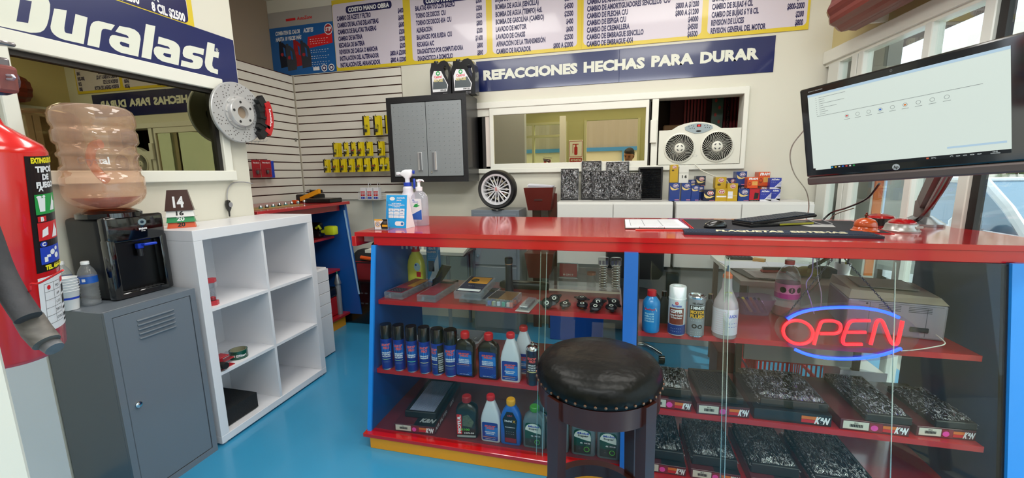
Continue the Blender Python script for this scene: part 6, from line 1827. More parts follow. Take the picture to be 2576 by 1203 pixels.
bm = BM(); lathe(bm, [(WR * 0.66, -0.02), (WR * 0.70, -0.048), (WR * 0.79, -0.05), (WR * 0.80, -0.04), (WR * 0.76, 0.0), (WR * 0.66, 0.02)], (wx, wy, wz), 56, 'y', cap=0); obj('rim', bm, SV, t, world=1, smooth=1)
bm = BM(); lathe(bm, [(WR * 0.76, 0.02), (0.001, 0.02)], (wx, wy, wz), 40, 'y', cap=0); obj('backing', bm, M('backing_dark', '232226', 0.7), t, world=1)
for k in range(9):
 a = 2 * pi * k / 9 + 0.2
 bm = BM()
 for da in (-0.20, 0.20):
  tube(bm, [(wx + WR * 0.12 * math.cos(a), wy - 0.018, wz + WR * 0.12 * math.sin(a)), (wx + WR * 0.68 * math.cos(a + da), wy - 0.032, wz + WR * 0.68 * math.sin(a + da))], 0.0056, 5)
 obj('spoke', bm, SV, t, world=1)
bm = BM(); lathe(bm, [(WR * 0.18, -0.012), (WR * 0.15, -0.026), (0.001, -0.028)], (wx, wy, wz), 24, 'y'); obj('hub', bm, SV, t, world=1, smooth=1)
bm = BM()
for k in range(12):
 a = 2 * pi * k / 12
 lathe(bm, [(0.012, 0.0), (0.012, -0.01)], (wx + WR * 0.48 * math.cos(a), wy + 0.01, wz + WR * 0.48 * math.sin(a)), 12, 'y')
obj('hour_marks', bm, M('mark_cream', 'c8c2a8', 0.5), t, world=1)
bm = BM(); cb(bm, wx - 0.002, wy - 0.04, wz - 0.01, 0.007, 0.003, 0.03); tube(bm, [(wx, wy - 0.038, wz), (wx + 0.07, wy - 0.04, wz - 0.035)], 0.0009, 4); tube(bm, [(wx, wy - 0.038, wz), (wx - 0.045, wy - 0.04, wz + 0.02)], 0.0009, 4); obj('clock_hand', bm, M('hand_red', 'c04038', 0.4), t, world=1)
bm = BM(); lathe(bm, [(0.06, 0), (0.055, 0.006)], (wx, wy, 1.0925), 20); obj('stand', bm, BKP, t, world=1)

# wooden magazine rack
WD = M('dark_red_wood', '5c1c14', 0.35, coat=0.4, var=0.25, vscale=6, stretch=(1, 1, 0.2))
t = thing('magazine_rack', 'dark red wooden magazine rack with two hanging boxes', 'rack', (-0.605, 3.52, 0))
for x in (-0.69, -0.55):
 bm = BM(); box(bm, x, x + 0.075, 3.50, 3.52, 0.0, 1.22, 0.002); obj('upright', bm, WD, t, world=1)
for z0, z1 in ((1.085, 1.275), (0.50, 0.72)):
 bm = BM(); hexa(bm, [(-0.70, 3.36, z0), (-0.51, 3.36, z0), (-0.51, 3.495, z0), (-0.70, 3.495, z0), (-0.73, 3.33, z1), (-0.48, 3.33, z1), (-0.48, 3.495, z1), (-0.73, 3.495, z1)]); b = obj('magazine_box', bm, WD, t, world=1)
 if z0 > 1:
  bm = BM(); box(bm, -0.645, -0.575, 3.345, 3.352, 1.165, 1.19, 0.002); obj('label_holder', bm, M('holder_dark', '3c1410', 0.4), b, world=1)
t = thing('paper_stack', 'loose white papers sticking out of the top rack box', 'papers', (-0.605, 3.42, 1.275))
for k in range(5):
 bm = BM(); a = random.uniform(-0.1, 0.1); o = random.uniform(-0.008, 0.008)
 hexa(bm, [(-0.10 + o, -0.06, 0.002 + k * 0.004), (0.11 + o, -0.06 + a * 0.1, 0.002 + k * 0.003), (0.11 + o, 0.06, 0.002 + k * 0.003), (-0.10 + o, 0.06, 0.006 + k * 0.006), (-0.10 + o, -0.06, 0.004 + k * 0.004), (0.11 + o, -0.06 + a * 0.1, 0.004 + k * 0.003), (0.11 + o, 0.06, 0.004 + k * 0.003), (-0.10 + o, 0.06, 0.008 + k * 0.006)])
 obj('sheet', bm, M('paper_blue_white', 'd0d2dc', 0.6), t)

# ------------------------------------------------------------ bulb packs on the slat wall
YC = M('card_yellow', 'e6cf14', 0.45); HK = M('hook_black', '141414', 0.4)


def make_pack(w_, h_, name='bulb_pack'):
 t = thing(name, '', 'bulb pack')
 bm = BM(); box(bm, -w_ / 2, w_ / 2, -0.001, 0.001, -h_, 0); obj('card', bm, YC, t)
 bm = BM(); box(bm, -w_ / 2 - 0.001, -w_ / 2 + w_ * 0.22, -0.0022, 0.002, -h_ * 0.98, 0.002); obj('black_edge', bm, M('card_black', '17150e', 0.4), t)
 return t


def bulbs(t, w_, h_, col):
 bm = BM(); loft(bm, [(-h_ * 0.85, w_ * 0.2, 0.010, 3), (-h_ * 0.5, w_ * 0.3, 0.012, 3), (-h_ * 0.45, w_ * 0.2, 0.006, 3)], 14, c=(0, -0.008, 0)); obj('blister', bm, MG('clear_plastic', ''), t, smooth=1)
 if col:
  bm = BM()
  for s in (-0.13, 0.13):
   lathe(bm, [(0.001, -0.007), (0.007, -0.003), (0.0075, 0.003), (0.001, 0.008)], (w_ * s, -0.012, -h_ * 0.58), 10)
  obj('bulb', bm, col, t, smooth=1)
 bm = BM(); discp(bm, plane((w_ * 0.12, -0.0026, -h_ * 0.5)), 0, 0, w_ * 0.10, w_ * 0.12, 12, 0.5); cb(bm, -w_ * 0.05, -0.01, -h_ * 0.82, w_ * 0.35, 0.01, h_ * 0.14, 0.002); obj('dark_print', bm, M('card_black', ''), t, recalc=0)


RB = M('bulb_red', 'a81c20', 0.15, coat=1); CBm = M('bulb_clear', 'd8d4b8', 0.1, coat=1)
rowsP = [('top', 0.090, 0.185, [(121 / 1, None)], 0)]
spec = [('top row', 0.083, 0.175, 158, ((868, None, 1), (1060, None, 2)), 3.50),
  ('middle row', 0.068, 0.130, 615, ((325, None, 3), (512, CBm, 1), (640, RB, 1), (760, RB, 2), (910, CBm, 2), (1120, CBm, 2)), 3.49),
  ('bottom row', 0.068, 0.125, 905, ((160, CBm, 2), (310, RB, 3), (450, RB, 2), (590, CBm, 2), (735, RB, 4), (865, CBm, 2), (1010, RB, 2), (1145, CBm, 2), (1232, CBm, 1)), 3.49)]
ordw = ('first', 'second', 'third', 'fourth', 'fifth', 'sixth', 'seventh', 'eighth', 'ninth')
for row, w_, h_, ytop, items, yy in spec:
 for k, (xz, col, n) in enumerate(items):
  p = at(800 + xz * .1413, 270 + (ytop - xz * 0.035 + 35) * .1413, 'y', yy)
  bm = BM(); tube(bm, [(p.x, BY - 0.02, p.z - 0.006), (p.x, yy - 0.03, p.z - 0.006), (p.x, yy - 0.038, p.z + 0.008)], 0.003, 6)
  tag(obj('peg_hook', bm, HK, None, world=1), 'black peg hook holding the %s pack from the left in the %s' % (ordw[k], row), 'hook')
  t0 = make_pack(w_, h_)
  bulbs(t0, w_, h_, col)
  for j in range(n):
   loc = (p.x + 0.010 * j, yy - 0.02 + 0.015 * j, p.z)
   if j == 0:
    t0.matrix_basis = Matrix.Translation(loc) @ Matrix.Rotation(math.radians(-12), 4, 'Z')
    t0['label'] = 'yellow carded bulb pack in front, %s from the left in the %s' % (ordw[k], row)
    t0['group'] = 'bulb packs in the ' + row
   else:
    dup(t0, loc, math.radians(-12), 'yellow bulb pack %s behind the %s one of the %s' % (('', 'directly', 'second', 'rearmost')[j], ordw[k], row), 'bulb packs in the ' + row)
t = make_pack(0.05, 0.165, 'bulb_pack'); t['label'] = 'black backed bulb pack at the edge of the grey cabinet in the top row'
t.matrix_basis = Matrix.Translation(at(972, 290, 'y', 3.5)) @ Matrix.Rotation(math.radians(-12), 4, 'Z')
# red packs and empty hooks on the left panel
for k in range(4):
 p = at(624 + k * 8.6, 356, 'x', -3.09)
 bm = BM(); tube(bm, [p, p + V((0.09, 0, 0)), p + V((0.10, 0, 0.012))], 0.003, 5); tube(bm, [p + V((0.0, 0, -0.03)), p], 0.003, 5)
 tag(obj('clear_hook', bm, MG('clear_plastic', ''), None, world=1), 'clear plastic peg hook, %s of four empty ones on the left panel' % ordw[k], 'hook')
for k, (x0, x1) in enumerate(((631, 653), (653, 681))):
 A, B = at(x0, 402, 'x', -3.0), at(x1, 402, 'x', -3.0)
 t = thing('sensor_pack', ('red carded package on the left panel, left one', 'red carded package on the left panel, right one beside a blue edge')[k], 'package', ((A.x + B.x) / 2, (A.y + B.y) / 2, A.z - 0.15))
 w_ = (B.y - A.y) * 0.92
 bm = BM(); box(bm, -0.002, 0.002, -w_ / 2, w_ / 2, 0, 0.15); obj('card', bm, M('package_red', 'a01c2c', 0.4), t)
 bm = BM(); loft(bm, [(0.02, 0.012, w_ * 0.3, 4), (0.07, 0.014, w_ * 0.35, 4), (0.08, 0.006, w_ * 0.2, 4)], 14, c=(0.01, 0, 0)); obj('blister', bm, MG('clear_plastic', ''), t, smooth=1)
 bm = BM(); lathe(bm, [(0.008, 0.03), (0.012, 0.04), (0.012, 0.06)], (0.012, 0.0, 0), 10); obj('part_inside', bm, M('grey_metal', ''), t, smooth=1)
 letters('lettering', [('Standard', 0.012, plane((0.0028, 0, 0.12), (0, 1, 0)), dict(w=w_ * 0.7))], PW, t)
 bm = BM(); tube(bm, [(A.x - 0.10, (A.y + B.y) / 2, A.z + 0.004), (A.x + 0.02, (A.y + B.y) / 2, A.z + 0.004)], 0.003, 5)
 tag(obj('peg_hook', bm, HK, None, world=1), 'peg hook of the %s red package on the left panel' % ('left', 'right')[k], 'hook')
bm = BM(); A = at(681, 405, 'x', -3.04); box(bm, A.x - 0.004, A.x, A.y - 0.02, A.y + 0.03, A.z - 0.15, A.z); tag(obj('blue_card', bm, M('print_blue', ''), None, world=1), 'blue card edge hanging behind the red packages', 'package')
bm = BM(); A = at(744, 352, 'x', -3.1); box(bm, A.x, A.x + 0.001, A.y - 0.012, A.y + 0.012, A.z - 0.016, A.z + 0.016); tag(obj('price_sticker', bm, M('sticker_grey', '77746c', 0.6), None, world=1), 'tiny grey sticker on the left slatwall panel near the corner', 'sticker')
# wire basket of small bottles under the slat wall
p = at(936, 502, 'y', 3.5)
t = thing('wire_basket', 'white wire basket hanging on the slatwall with small red and blue packs', 'basket', (p.x, 3.5, p.z))
bm = BM()
for z in (0.0, 0.035, 0.07):
 tube(bm, [(-0.11, -0.05, z), (0.11, -0.05, z), (0.11, 0.06, z), (-0.11, 0.06, z)], 0.002, 5, True)
for k in range(12):
 tube(bm, [(-0.11 + k * 0.02, 0.06, 0), (-0.11 + k * 0.02, -0.05, 0), (-0.11 + k * 0.02, -0.05, 0.07)], 0.0015, 4)
for x in (-0.05, 0.05):
 tube(bm, smooth_pts([(x, 0.075, 0.14), (x, 0.05, 0.16), (x, 0.03, 0.13), (x, 0.06, 0.07)]), 0.003, 5)
o = obj('wire_frame', bm, M('wire_white', 'd8d8dc', 0.4), t)
for k in range(3):
 t = thing('small_pack', 'small red, white and blue pack in the wire basket, %s from the left' % ordw[k], 'package', (p.x - 0.075 + k * 0.07, 3.5, p.z + 0.004))
 bm = BM(); box(bm, -0.028, 0.028, -0.03, 0.02, 0, 0.11, 0.002); obj('pack', bm, M('label_white', ''), t)
 bm = BM(); quadp(bm, plane((0, -0.031, 0)), -0.024, 0.024, 0.055, 0.075); quadp(bm, plane((0, -0.031, 0)), -0.024, 0.024, 0.03, 0.048); obj('red_print', bm, M('print_red', ''), t, recalc=0)
 bm = BM(); quadp(bm, plane((0, -0.031, 0)), -0.022, 0.022, 0.004, 0.022); obj('blue_print', bm, M('print_blue', ''), t, recalc=0)
# ------------------------------------------------------------ things on the countertop
CTZ = 1.1055
t = thing('card_stand', 'clear acrylic stand holding a yellow and black card at the left end of the counter', 'stand', (-1.235, 1.975, CTZ))
bm = BM(); box(bm, -0.065, 0.055, -0.03, 0.04, 0, 0.003); box(bm, -0.045, -0.042, 0.0, 0.003, 0.003, 0.155); box(bm, 0.048, 0.051, 0.0, 0.003, 0.003, 0.155); box(bm, -0.045, 0.051, 0.0, 0.002, 0.003, 0.155); obj('acrylic', bm, MG('acrylic', 'f2f6f8', ior=1.5), t)
bm = BM(); box(bm, -0.036, 0.044, -0.006, -0.004, 0.003, 0.058); cd = obj('card', bm, M('label_white', ''), t)
f1, f2 = plane((0, -0.0065, 0)), plane((0, -0.007, 0))
bm = BM(); polyp(bm, f1, [[(0.005, 0.004), (0.044, 0.004), (0.044, 0.058), (0.01, 0.058), (0.018, 0.05), (0.0, 0.03)]]); obj('black_field', bm, PB, cd, recalc=0)
bm = BM(); polyp(bm, f1, [[(-0.036, 0.05), (0.016, 0.05), (0.009, 0.058), (-0.036, 0.058)]]); quadp(bm, f2, 0.010, 0.042, 0.016, 0.028); discp(bm, f1, -0.017, 0.030, 0.017, 0.017, 24, 0.82); obj('gold_field', bm, M('gold_print', ''), cd, recalc=0)
letters('lettering', [('- - - -', 0.004, f2, dict(w=0.026, x=0.029, y=0.044 - 0.005 * k)) for k in range(3)], PW, cd)
bm = BM(); discp(bm, f2, -0.017, 0.030, 0.011, 0.011, 18, 0.85); tube(bm, [(-0.024, -0.0072, 0.024), (-0.010, -0.0072, 0.037)], 0.0008, 4); tube(bm, [(-0.010, -0.0072, 0.024), (-0.024, -0.0072, 0.037)], 0.0008, 4); obj('emblem', bm, PB, cd, recalc=0)
t = thing('payment_sign', 'light blue payment card sign folded like a tent on the counter', 'sign', (-1.18, 2.07, CTZ), math.radians(-8))
t.matrix_basis = t.matrix_basis @ Matrix.Diagonal((1.3, 1.0, 1.13, 1))
bm = BM(); hexa(bm, [(-0.055, -0.03, 0), (0.055, -0.03, 0), (0.055, 0.05, 0), (-0.055, 0.05, 0), (-0.055, -0.004, 0.165), (0.055, -0.004, 0.165), (0.055, 0.0, 0.165), (-0.055, 0.0, 0.165)]); bd = obj('tent', bm, M('paper_white', ''), t)
fp = plane((0, -0.0306, 0), v=(0, 0.157, 1)); fq = plane((0, -0.0312, 0), v=(0, 0.157, 1)); fr = plane((0, -0.0318, 0), v=(0, 0.157, 1))
bm = BM(); quadp(bm, fp, -0.054, 0.054, 0.001, 0.164); pn_ = obj('printed_face', bm, M('payment_blue', '1fa0e4', 0.35, coat=0.2), bd, recalc=0)
bm = BM()
for r in range(3):
 for c in range(3):
  quadp(bm, fq, -0.040 + c * 0.0285, -0.0135 + c * 0.0285, 0.050 + r * 0.0165, 0.064 + r * 0.0165)
discp(bm, fq, -0.022, 0.146, 0.014, 0.009, 18); rrectp(bm, fq, -0.005, 0.044, 0.012, 0.034, 0.010)
obj('white_tiles', bm, PW, pn_, recalc=0)
letters('lettering', [('mercado', 0.008, fq, dict(w=0.042, x=0.023, y=0.147)), ('pago', 0.008, fq, dict(w=0.024, x=0.014, y=0.136)), ('ACEPTAMOS', 0.005, fq, dict(w=0.05, y=0.120)), ('TARJETAS DE DEBITO', 0.005, fq, dict(w=0.085, y=0.112)), ('Y CREDITO', 0.005, fq, dict(w=0.04, y=0.104))], PW, pn_)
bm = BM()
for r in range(3):
 for c in range(3):
  text(bm, ('VISA', 'oo', 'AM', '--', '---', 'PAYPAL', '- -', '---', '--')[r * 3 + c] if True else '', 0.005, fr, w=0.014, x=-0.027 + c * 0.0285, y=0.0865 - r * 0.0165)
discp(bm, fr, 0.033, 0.023, 0.007, 0.007, 16)
obj('tile_print', bm, M('payment_blue_dark', '2b6fb0', 0.4), pn_, recalc=0)
t = thing('sanitizer_bottle', 'clear hand gel bottle with white pump on the counter', 'bottle', (-1.10, 2.18, CTZ), math.radians(-10))
t.matrix_basis = t.matrix_basis @ Matrix.Scale(1.12, 4)
bm = BM(); loft(bm, [(0, 0.042, 0.025, 3), (0.005, 0.046, 0.028, 3), (0.10, 0.046, 0.028, 3), (0.15, 0.044, 0.027, 3), (0.17, 0.030, 0.022, 2.5), (0.18, 0.014, 0.014, 2)], 32); b = obj('body', bm, MG('gel_plastic', 'eef0f6', ior=1.45, body=0.28, bodycol='dfe2ee'), t, smooth=1)
bm = BM(); lathe(bm, [(0.017, 0.18), (0.018, 0.2), (0.008, 0.202), (0.008, 0.225), (0.013, 0.228), (0.013, 0.238)], seg=20); tube(bm, [(0, 0, 0.234), (0.03, -0.01, 0.234), (0.042, -0.014, 0.228)], [0.006, 0.005, 0.003], 10); obj('pump', bm, M('pump_white', 'ecedf2', 0.3), t, smooth=1)
f1, f2 = plane((0, -0.0286, 0)), plane((0, -0.0292, 0))
bm = BM(); rrectp(bm, f1, -0.032, 0.032, 0.03, 0.14, 0.006); lb_ = obj('label', bm, M('label_white', ''), b, recalc=0)
bm = BM(); polyp(bm, f2, [[(-0.030, 0.032), (0.030, 0.032), (0.030, 0.085), (0.0, 0.072), (-0.030, 0.058)]]); obj('blue_field', bm, M('label_blue', ''), lb_, recalc=0)
bm = BM(); polyp(bm, f2, [[(-0.020, 0.098), (-0.01, 0.112), (0.012, 0.117), (0.006, 0.108), (0.022, 0.106), (0.0, 0.096)]]); obj('leaf_print', bm, M('print_green', ''), lb_, recalc=0)
letters('lettering', [('GEL', 0.006, f2, dict(x=-0.018, y=0.13)), ('antibacterial', 0.005, f2, dict(w=0.034, x=-0.006, y=0.122))], M('print_blue', ''), lb_)
t = thing('spray_bottle', 'white spray bottle with white trigger and blue collar behind the payment sign', 'spray bottle', (-1.235, 2.30, CTZ))
bm = BM(); lathe(bm, [(0.040, 0), (0.042, 0.006), (0.042, 0.15), (0.038, 0.175), (0.030, 0.195), (0.031, 0.21), (0.026, 0.222), (0.020, 0.226)], seg=28); obj('body', bm, M('cloudy_white', 'dcdce6', 0.4, trans=0.1), t, smooth=1)
bm = BM(); lathe(bm, [(0.024, 0.226), (0.024, 0.248)], seg=24); cb(bm, 0.045, 0, 0.21, 0.012, 0.012, 0.06, 0.003); cb(bm, 0.044, 0, 0.30, 0.01, 0.014, 0.02, 0.002); obj('blue_collar', bm, M('print_blue', ''), t, smooth=1)
bm = BM(); loft(bm, [(0.248, 0.014, 0.012, 2.5), (0.272, 0.014, 0.012, 2.5), (0.285, 0.028, 0.014, 3, 0.0), (0.30, 0.046, 0.013, 3, -0.01), (0.322, 0.030, 0.012, 3, 0.005), (0.326, 0.02, 0.01, 3, 0.01)], 20); cb(bm, -0.06, 0, 0.294, 0.022, 0.016, 0.018, 0.003); obj('trigger_head', bm, M('pump_white', ''), t, smooth=1)
# clipboard, mats, mouse, keyboards, bell, buttons
PF = M('paper_white', '')
t = thing('clipboard', 'clipboard with printed form lying on the left part of the counter pad', 'clipboard', (0.20, 2.34, CTZ))
bm = BM(); prism(bm, [(0.06, 2.145, CTZ + 0.0005), (0.375, 2.165, CTZ + 0.0005), (0.37, 2.55, CTZ + 0.0005), (0.065, 2.52, CTZ + 0.0005)], (0, 0, 0.004)); obj('board', bm, M('clip_brown', '3a2c26', 0.5), t, world=1)
bm = BM(); prism(bm, [(0.063, 2.15, CTZ + 0.005), (0.368, 2.17, CTZ + 0.005), (0.364, 2.53, CTZ + 0.005), (0.068, 2.50, CTZ + 0.005)], (0, 0, 0.005)); p_ = obj('paper', bm, PF, t, world=1)
bm = BM()
for k in range(15):
 quadp(bm, plane((0, 0, CTZ + 0.0108), (1, 0.06, 0), (0, 1, 0)), 0.09, 0.34, 2.19 + k * 0.02, 2.1925 + k * 0.02)
for x in (0.09, 0.16, 0.25):
 quadp(bm, plane((0, 0, CTZ + 0.0108), (1, 0.06, 0), (0, 1, 0)), x, x + 0.002, 2.19, 2.47)
obj('form_lines', bm, M('ink_grey', '6c6f78', 0.6), p_, world=1, recalc=0)
bm = BM(); tube(bm, [(0.13, 2.145, CTZ + 0.006), (0.13, 2.143, CTZ + 0.016), (0.16, 2.143, CTZ + 0.012), (0.22, 2.148, CTZ + 0.012), (0.25, 2.149, CTZ + 0.016), (0.25, 2.15, CTZ + 0.006)], 0.002, 6); obj('clip', bm, M('chrome', ''), t, world=1)
bm = BM(); prism(bm, [(0.11, 2.10, CTZ + 0.0003), (0.34, 2.115, CTZ + 0.0003), (0.34, 2.14, CTZ + 0.0003), (0.11, 2.125, CTZ + 0.0003)], (0, 0, 0.003)); tag(obj('red_folder', bm, M('folder_red', 'cc2a20', 0.4), None, world=1), 'thin red folder edge in front of the clipboard', 'folder')
t = thing('desk_mat', 'large black desk mat with red edge under the keyboards', 'mat', (0.8, 2.35, CTZ))
bm = BM(); prism(bm, [(0.39, 2.13, CTZ + 0.0002), (1.20, 2.115, CTZ + 0.0002), (1.27, 2.60, CTZ + 0.0002), (0.40, 2.60, CTZ + 0.0002)], (0, 0, 0.0025)); obj('red_edge', bm, M('print_red', ''), t, world=1)
bm = BM(); prism(bm, [(0.395, 2.135, CTZ + 0.0028), (1.19, 2.12, CTZ + 0.0028), (1.262, 2.595, CTZ + 0.0028), (0.405, 2.595, CTZ + 0.0028)], (0, 0, 0.001)); obj('cloth', bm, M('mat_black', '2a2a30', 0.8), t, world=1)
bm = BM(); pm_ = plane((1.0, 2.30, CTZ + 0.0042), (1, 0, 0), (0, 1, 0)); polyp(bm, pm_, [[(-0.05, 0.0), (0.06, 0.0), (0.09, 0.10), (0.0, 0.10), (-0.01, 0.08), (-0.06, 0.10), (-0.08, 0.10)]]); obj('white_emblem', bm, M('emblem_grey', 'b8b8b8', 0.6), t, world=1, recalc=0)
t = thing('bar_mat', 'long narrow ribbed black rubber mat along the front edge of the counter', 'mat', (0.70, 2.06, CTZ))
bm = BM(); prism(bm, [(0.318, 1.985, CTZ + 0.0003), (1.082, 1.965, CTZ + 0.0003), (1.10, 2.11, CTZ + 0.0003), (0.335, 2.12, CTZ + 0.0003)], (0, 0, 0.010)); obj('base', bm, M('mat_navy', '1c2434', 0.6), t, world=1)
bm = BM()
for k in range(110):
 x = 0.325 + k * 0.0068
 box(bm, x, x + 0.0035, 1.99, 2.105, CTZ + 0.0103, CTZ + 0.013)
o = obj('rubber_rib', bm, M('mat_rib', '2c3a50', 0.6), t, world=1); o['kind'] = 'stuff'
bm = BM(); text(bm, 'PLAQUETAS  SISTEMAS', 0.05, plane((0.72, 2.02, CTZ + 0.0135), (1, -0.01, 0), (0, 1, 0)), w=0.52, bold=0.05, slant=0.2); obj('lettering', bm, M('worn_cream', 'd8d2b0', 0.7), t, world=1, recalc=0)
t = thing('computer_mouse', 'black computer mouse on the desk mat', 'mouse', (0.50, 2.22, CTZ + 0.0045), math.radians(-70))
bm = BM(); loft(bm, [(0.0, 0.032, 0.055, 2.4), (0.008, 0.034, 0.058, 2.4), (0.022, 0.031, 0.05, 2.2, 0, 0.002), (0.034, 0.022, 0.034, 2.1, 0, 0.006), (0.039, 0.010, 0.016, 2, 0, 0.008)], 28); obj('shell', bm, M('black_gloss', '0c0d10', 0.25, coat=0.4), t, smooth=1, sharp=80)
bm = BM(); lathe(bm, [(0.008, -0.003), (0.008, 0.003)], (0, -0.03, 0.026), 12, 'x'); obj('wheel', bm, M('grey_metal', ''), t)
t = thing('keyboard', 'black keyboard propped on top of the lower one', 'keyboard', (0.83, 2.42, CTZ + 0.024), math.radians(31))
t.matrix_basis = t.matrix_basis @ Matrix.Rotation(math.radians(-3), 4, 'Y')
bm = BM(); cb(bm, 0, 0, 0, 0.44, 0.13, 0.014, 0.004); obj('case', bm, M('black_plastic', ''), t)
bm = BM()
for r in range(5):
 for c in range(20):
  cb(bm, -0.205 + c * 0.0215, -0.048 + r * 0.023, 0.0145, 0.018, 0.019, 0.005, 0.001)
o = obj('key', bm, M('key_navy', '1c2836', 0.4), t); o['kind'] = 'stuff'
t = thing('keyboard', 'black keyboard with yellow strip lying underneath the propped one', 'keyboard', (0.80, 2.37, CTZ + 0.0045), math.radians(25))
bm = BM(); cb(bm, 0, 0, 0, 0.36, 0.13, 0.013, 0.003); obj('case', bm, M('black_plastic', ''), t)
bm = BM(); cb(bm, 0.09, -0.066, 0.004, 0.2, 0.004, 0.008); obj('yellow_strip', bm, M('strip_lime', 'a8a428', 0.5), t)
bm = BM(); tube(bm, smooth_pts([(0.98, 2.42, CTZ + 0.03), (1.02, 2.36, CTZ + 0.012), (1.08, 2.38, CTZ + 0.01), (1.08, 2.5, CTZ + 0.02)]), 0.002, 6); tag(obj('keyboard_cable', bm, M('cable_grey', ''), None, world=1), 'thin grey cable looping beside the keyboards', 'cable')
t = thing('desk_bell', 'orange painted service bell on the counter', 'bell', (1.115, 2.17, CTZ + 0.0045))
OB = M('bell_orange', 'c8501a', 0.25, coat=0.6)
bm = BM(); lathe(bm, [(0.052, 0), (0.053, 0.004), (0.046, 0.008), (0.042, 0.02), (0.041, 0.021)], seg=36); obj('base', bm, OB, t, smooth=1)
bm = BM(); lathe(bm, [(0.042, 0.022), (0.043, 0.026), (0.040, 0.040), (0.032, 0.052), (0.018, 0.059), (0.004, 0.061)], seg=36); obj('dome', bm, OB, t, smooth=1)
bm = BM(); lathe(bm, [(0.005, 0.061), (0.004, 0.068), (0.008, 0.070), (0.008, 0.074), (0.003, 0.078), (0.005, 0.082), (0.002, 0.085)], seg=14); obj('plunger', bm, M('plunger_brown', '6a2a18', 0.3, metal=0.6), t, smooth=1)
t = thing('push_button', 'silver and red push button on the counter, front one beside the bell', 'button', (1.278, 2.215, CTZ))
bm = BM(); lathe(bm, [(0.066, 0), (0.067, 0.006), (0.062, 0.01), (0.056, 0.034), (0.050, 0.038)], seg=40); cb(bm, 0.035, -0.052, 0.018, 0.03, 0.01, 0.012, 0.002); obj('base', bm, M('button_silver', 'b4b2ae', 0.3, metal=0.6), t, smooth=1)
bm = BM(); lathe(bm, [(0.050, 0.036), (0.049, 0.044), (0.036, 0.054), (0.014, 0.059), (0.002, 0.0595)], seg=36); b = obj('red_dome', bm, M('button_red', 'b01018', 0.1, coat=1), t, smooth=1)
letters('lettering', [('easy', 0.014, plane((0, -0.004, 0.0602), (1, 0, 0), (0, 1, 0)), dict(w=0.045))], PW, b)
t = thing('push_button', 'black and red push button behind the silver one', 'button', (1.33, 2.47, CTZ))
bm = BM(); lathe(bm, [(0.066, 0), (0.064, 0.034), (0.058, 0.036)], seg=36); obj('base', bm, M('black_plastic', ''), t, smooth=1)
bm = BM(); lathe(bm, [(0.058, 0.036), (0.052, 0.046), (0.02, 0.055), (0.002, 0.056)], seg=36); obj('red_dome', bm, M('button_red', ''), t, smooth=1)

# ------------------------------------------------------------ monitor on its arm
MX = Matrix.Translation((0.922, 1.706, 1.547)) @ Matrix.Rotation(-0.899, 4, 'Z') @ Matrix.Rotation(0.151, 4, 'X') @ Matrix.Rotation(-0.083, 4, 'Y')
t = thing('monitor', 'large black all-in-one monitor on an arm over the right end of the counter', 'monitor')
t.matrix_basis = MX
hw = 0.2925
bm = BM(); box(bm, -hw, hw, 0, 0.03, -0.165, 0.185, 0.006, 2); obj('bezel', bm, M('bezel_black', '0a0a0c', 0.08, coat=1), t)
bm = BM(); box(bm, -hw, hw, -0.001, 0.035, -0.198, -0.166, 0.007, 2); obj('speaker_bar', bm, M('chin_grey', '5c5250', 0.4, metal=0.3), t)
bm = BM(); hexa(bm, [(-0.2, 0.03, -0.15), (0.2, 0.03, -0.15), (0.2, 0.03, 0.15), (-0.2, 0.03, 0.15), (-0.1, 0.06, -0.10), (0.1, 0.06, -0.10), (0.1, 0.06, 0.10), (-0.1, 0.06, 0.10)]); obj('back_cover', bm, BKP, t)
g0, g1, g2 = plane((0, -0.0008, 0)), plane((0, -0.0014, 0)), plane((0, -0.0020, 0))
bm = BM(); quadp(bm, g0, -0.2635, 0.2635, -0.138, 0.158); sc = obj('screen', bm, M('screen_white', 'dce8e0', 0.3, emit=0.72), t, recalc=0)
bm = BM(); quadp(bm, g1, -0.2635, 0.2635, 0.149, 0.158); quadp(bm, g1, 0.13, 0.255, -0.108, -0.102); obj('tab_strip', bm, M('screen_blue', 'bcd8ec', 0.3, emit=0.65), sc, recalc=0)
bm = BM(); quadp(bm, g1, -0.20, 0.2635, -0.138, -0.127); quadp(bm, g1, -0.2635, -0.255, -0.138, -0.131); obj('taskbar', bm, M('screen_dark', '16181c', 0.3), sc, recalc=0)
bm = BM()
quadp(bm, g1, -0.235, 0.21, 0.0695, 0.0707)
for k in range(9):
 quadp(bm, g1, -0.225, -0.225 + (0.09, 0.02, 0.02, 0.085, 0.015, 0.06, 0.02, 0.03, 0.02)[k], 0.139 - k * 0.0078, 0.1402 - k * 0.0078)
 quadp(bm, g1, -0.236, -0.233, 0.139 - k * 0.0078, 0.1404 - k * 0.0078)
for k in range(9):
 x = -0.135 + k * 0.0335
 discp(bm, g1, x, 0.052, 0.0062, 0.0062, 18, 0.85)
 quadp(bm, g1, x - 0.009, x + 0.009, 0.0395, 0.0407)
obj('screen_text', bm, M('screen_grey', '9aa4a4', 0.4, emit=0.3), sc, recalc=0)
for x, c in ((-0.135, 'e02828'), (-0.0345, '2a66d8'), (0.0325, 'e87820'), (-0.195, '28a8e0'), (-0.183, 'e8c038'), (-0.171, 'd8e0e8'), (-0.159, '2a70d8'), (-0.147, 'd84848'), (-0.135, 'd8d8d8'), (-0.123, '28a050'), (0.083, 'd06040')):
 up = c in ('e02828', '2a66d8', 'e87820')
 z = 0.052 if up else -0.1325
 bm = BM(); quadp(bm, g2, x - 0.003, x + 0.003, z - 0.0025, z + 0.0025); obj('icon', bm, M('icon_' + c, c, 0.4, emit=0.6), sc, recalc=0)
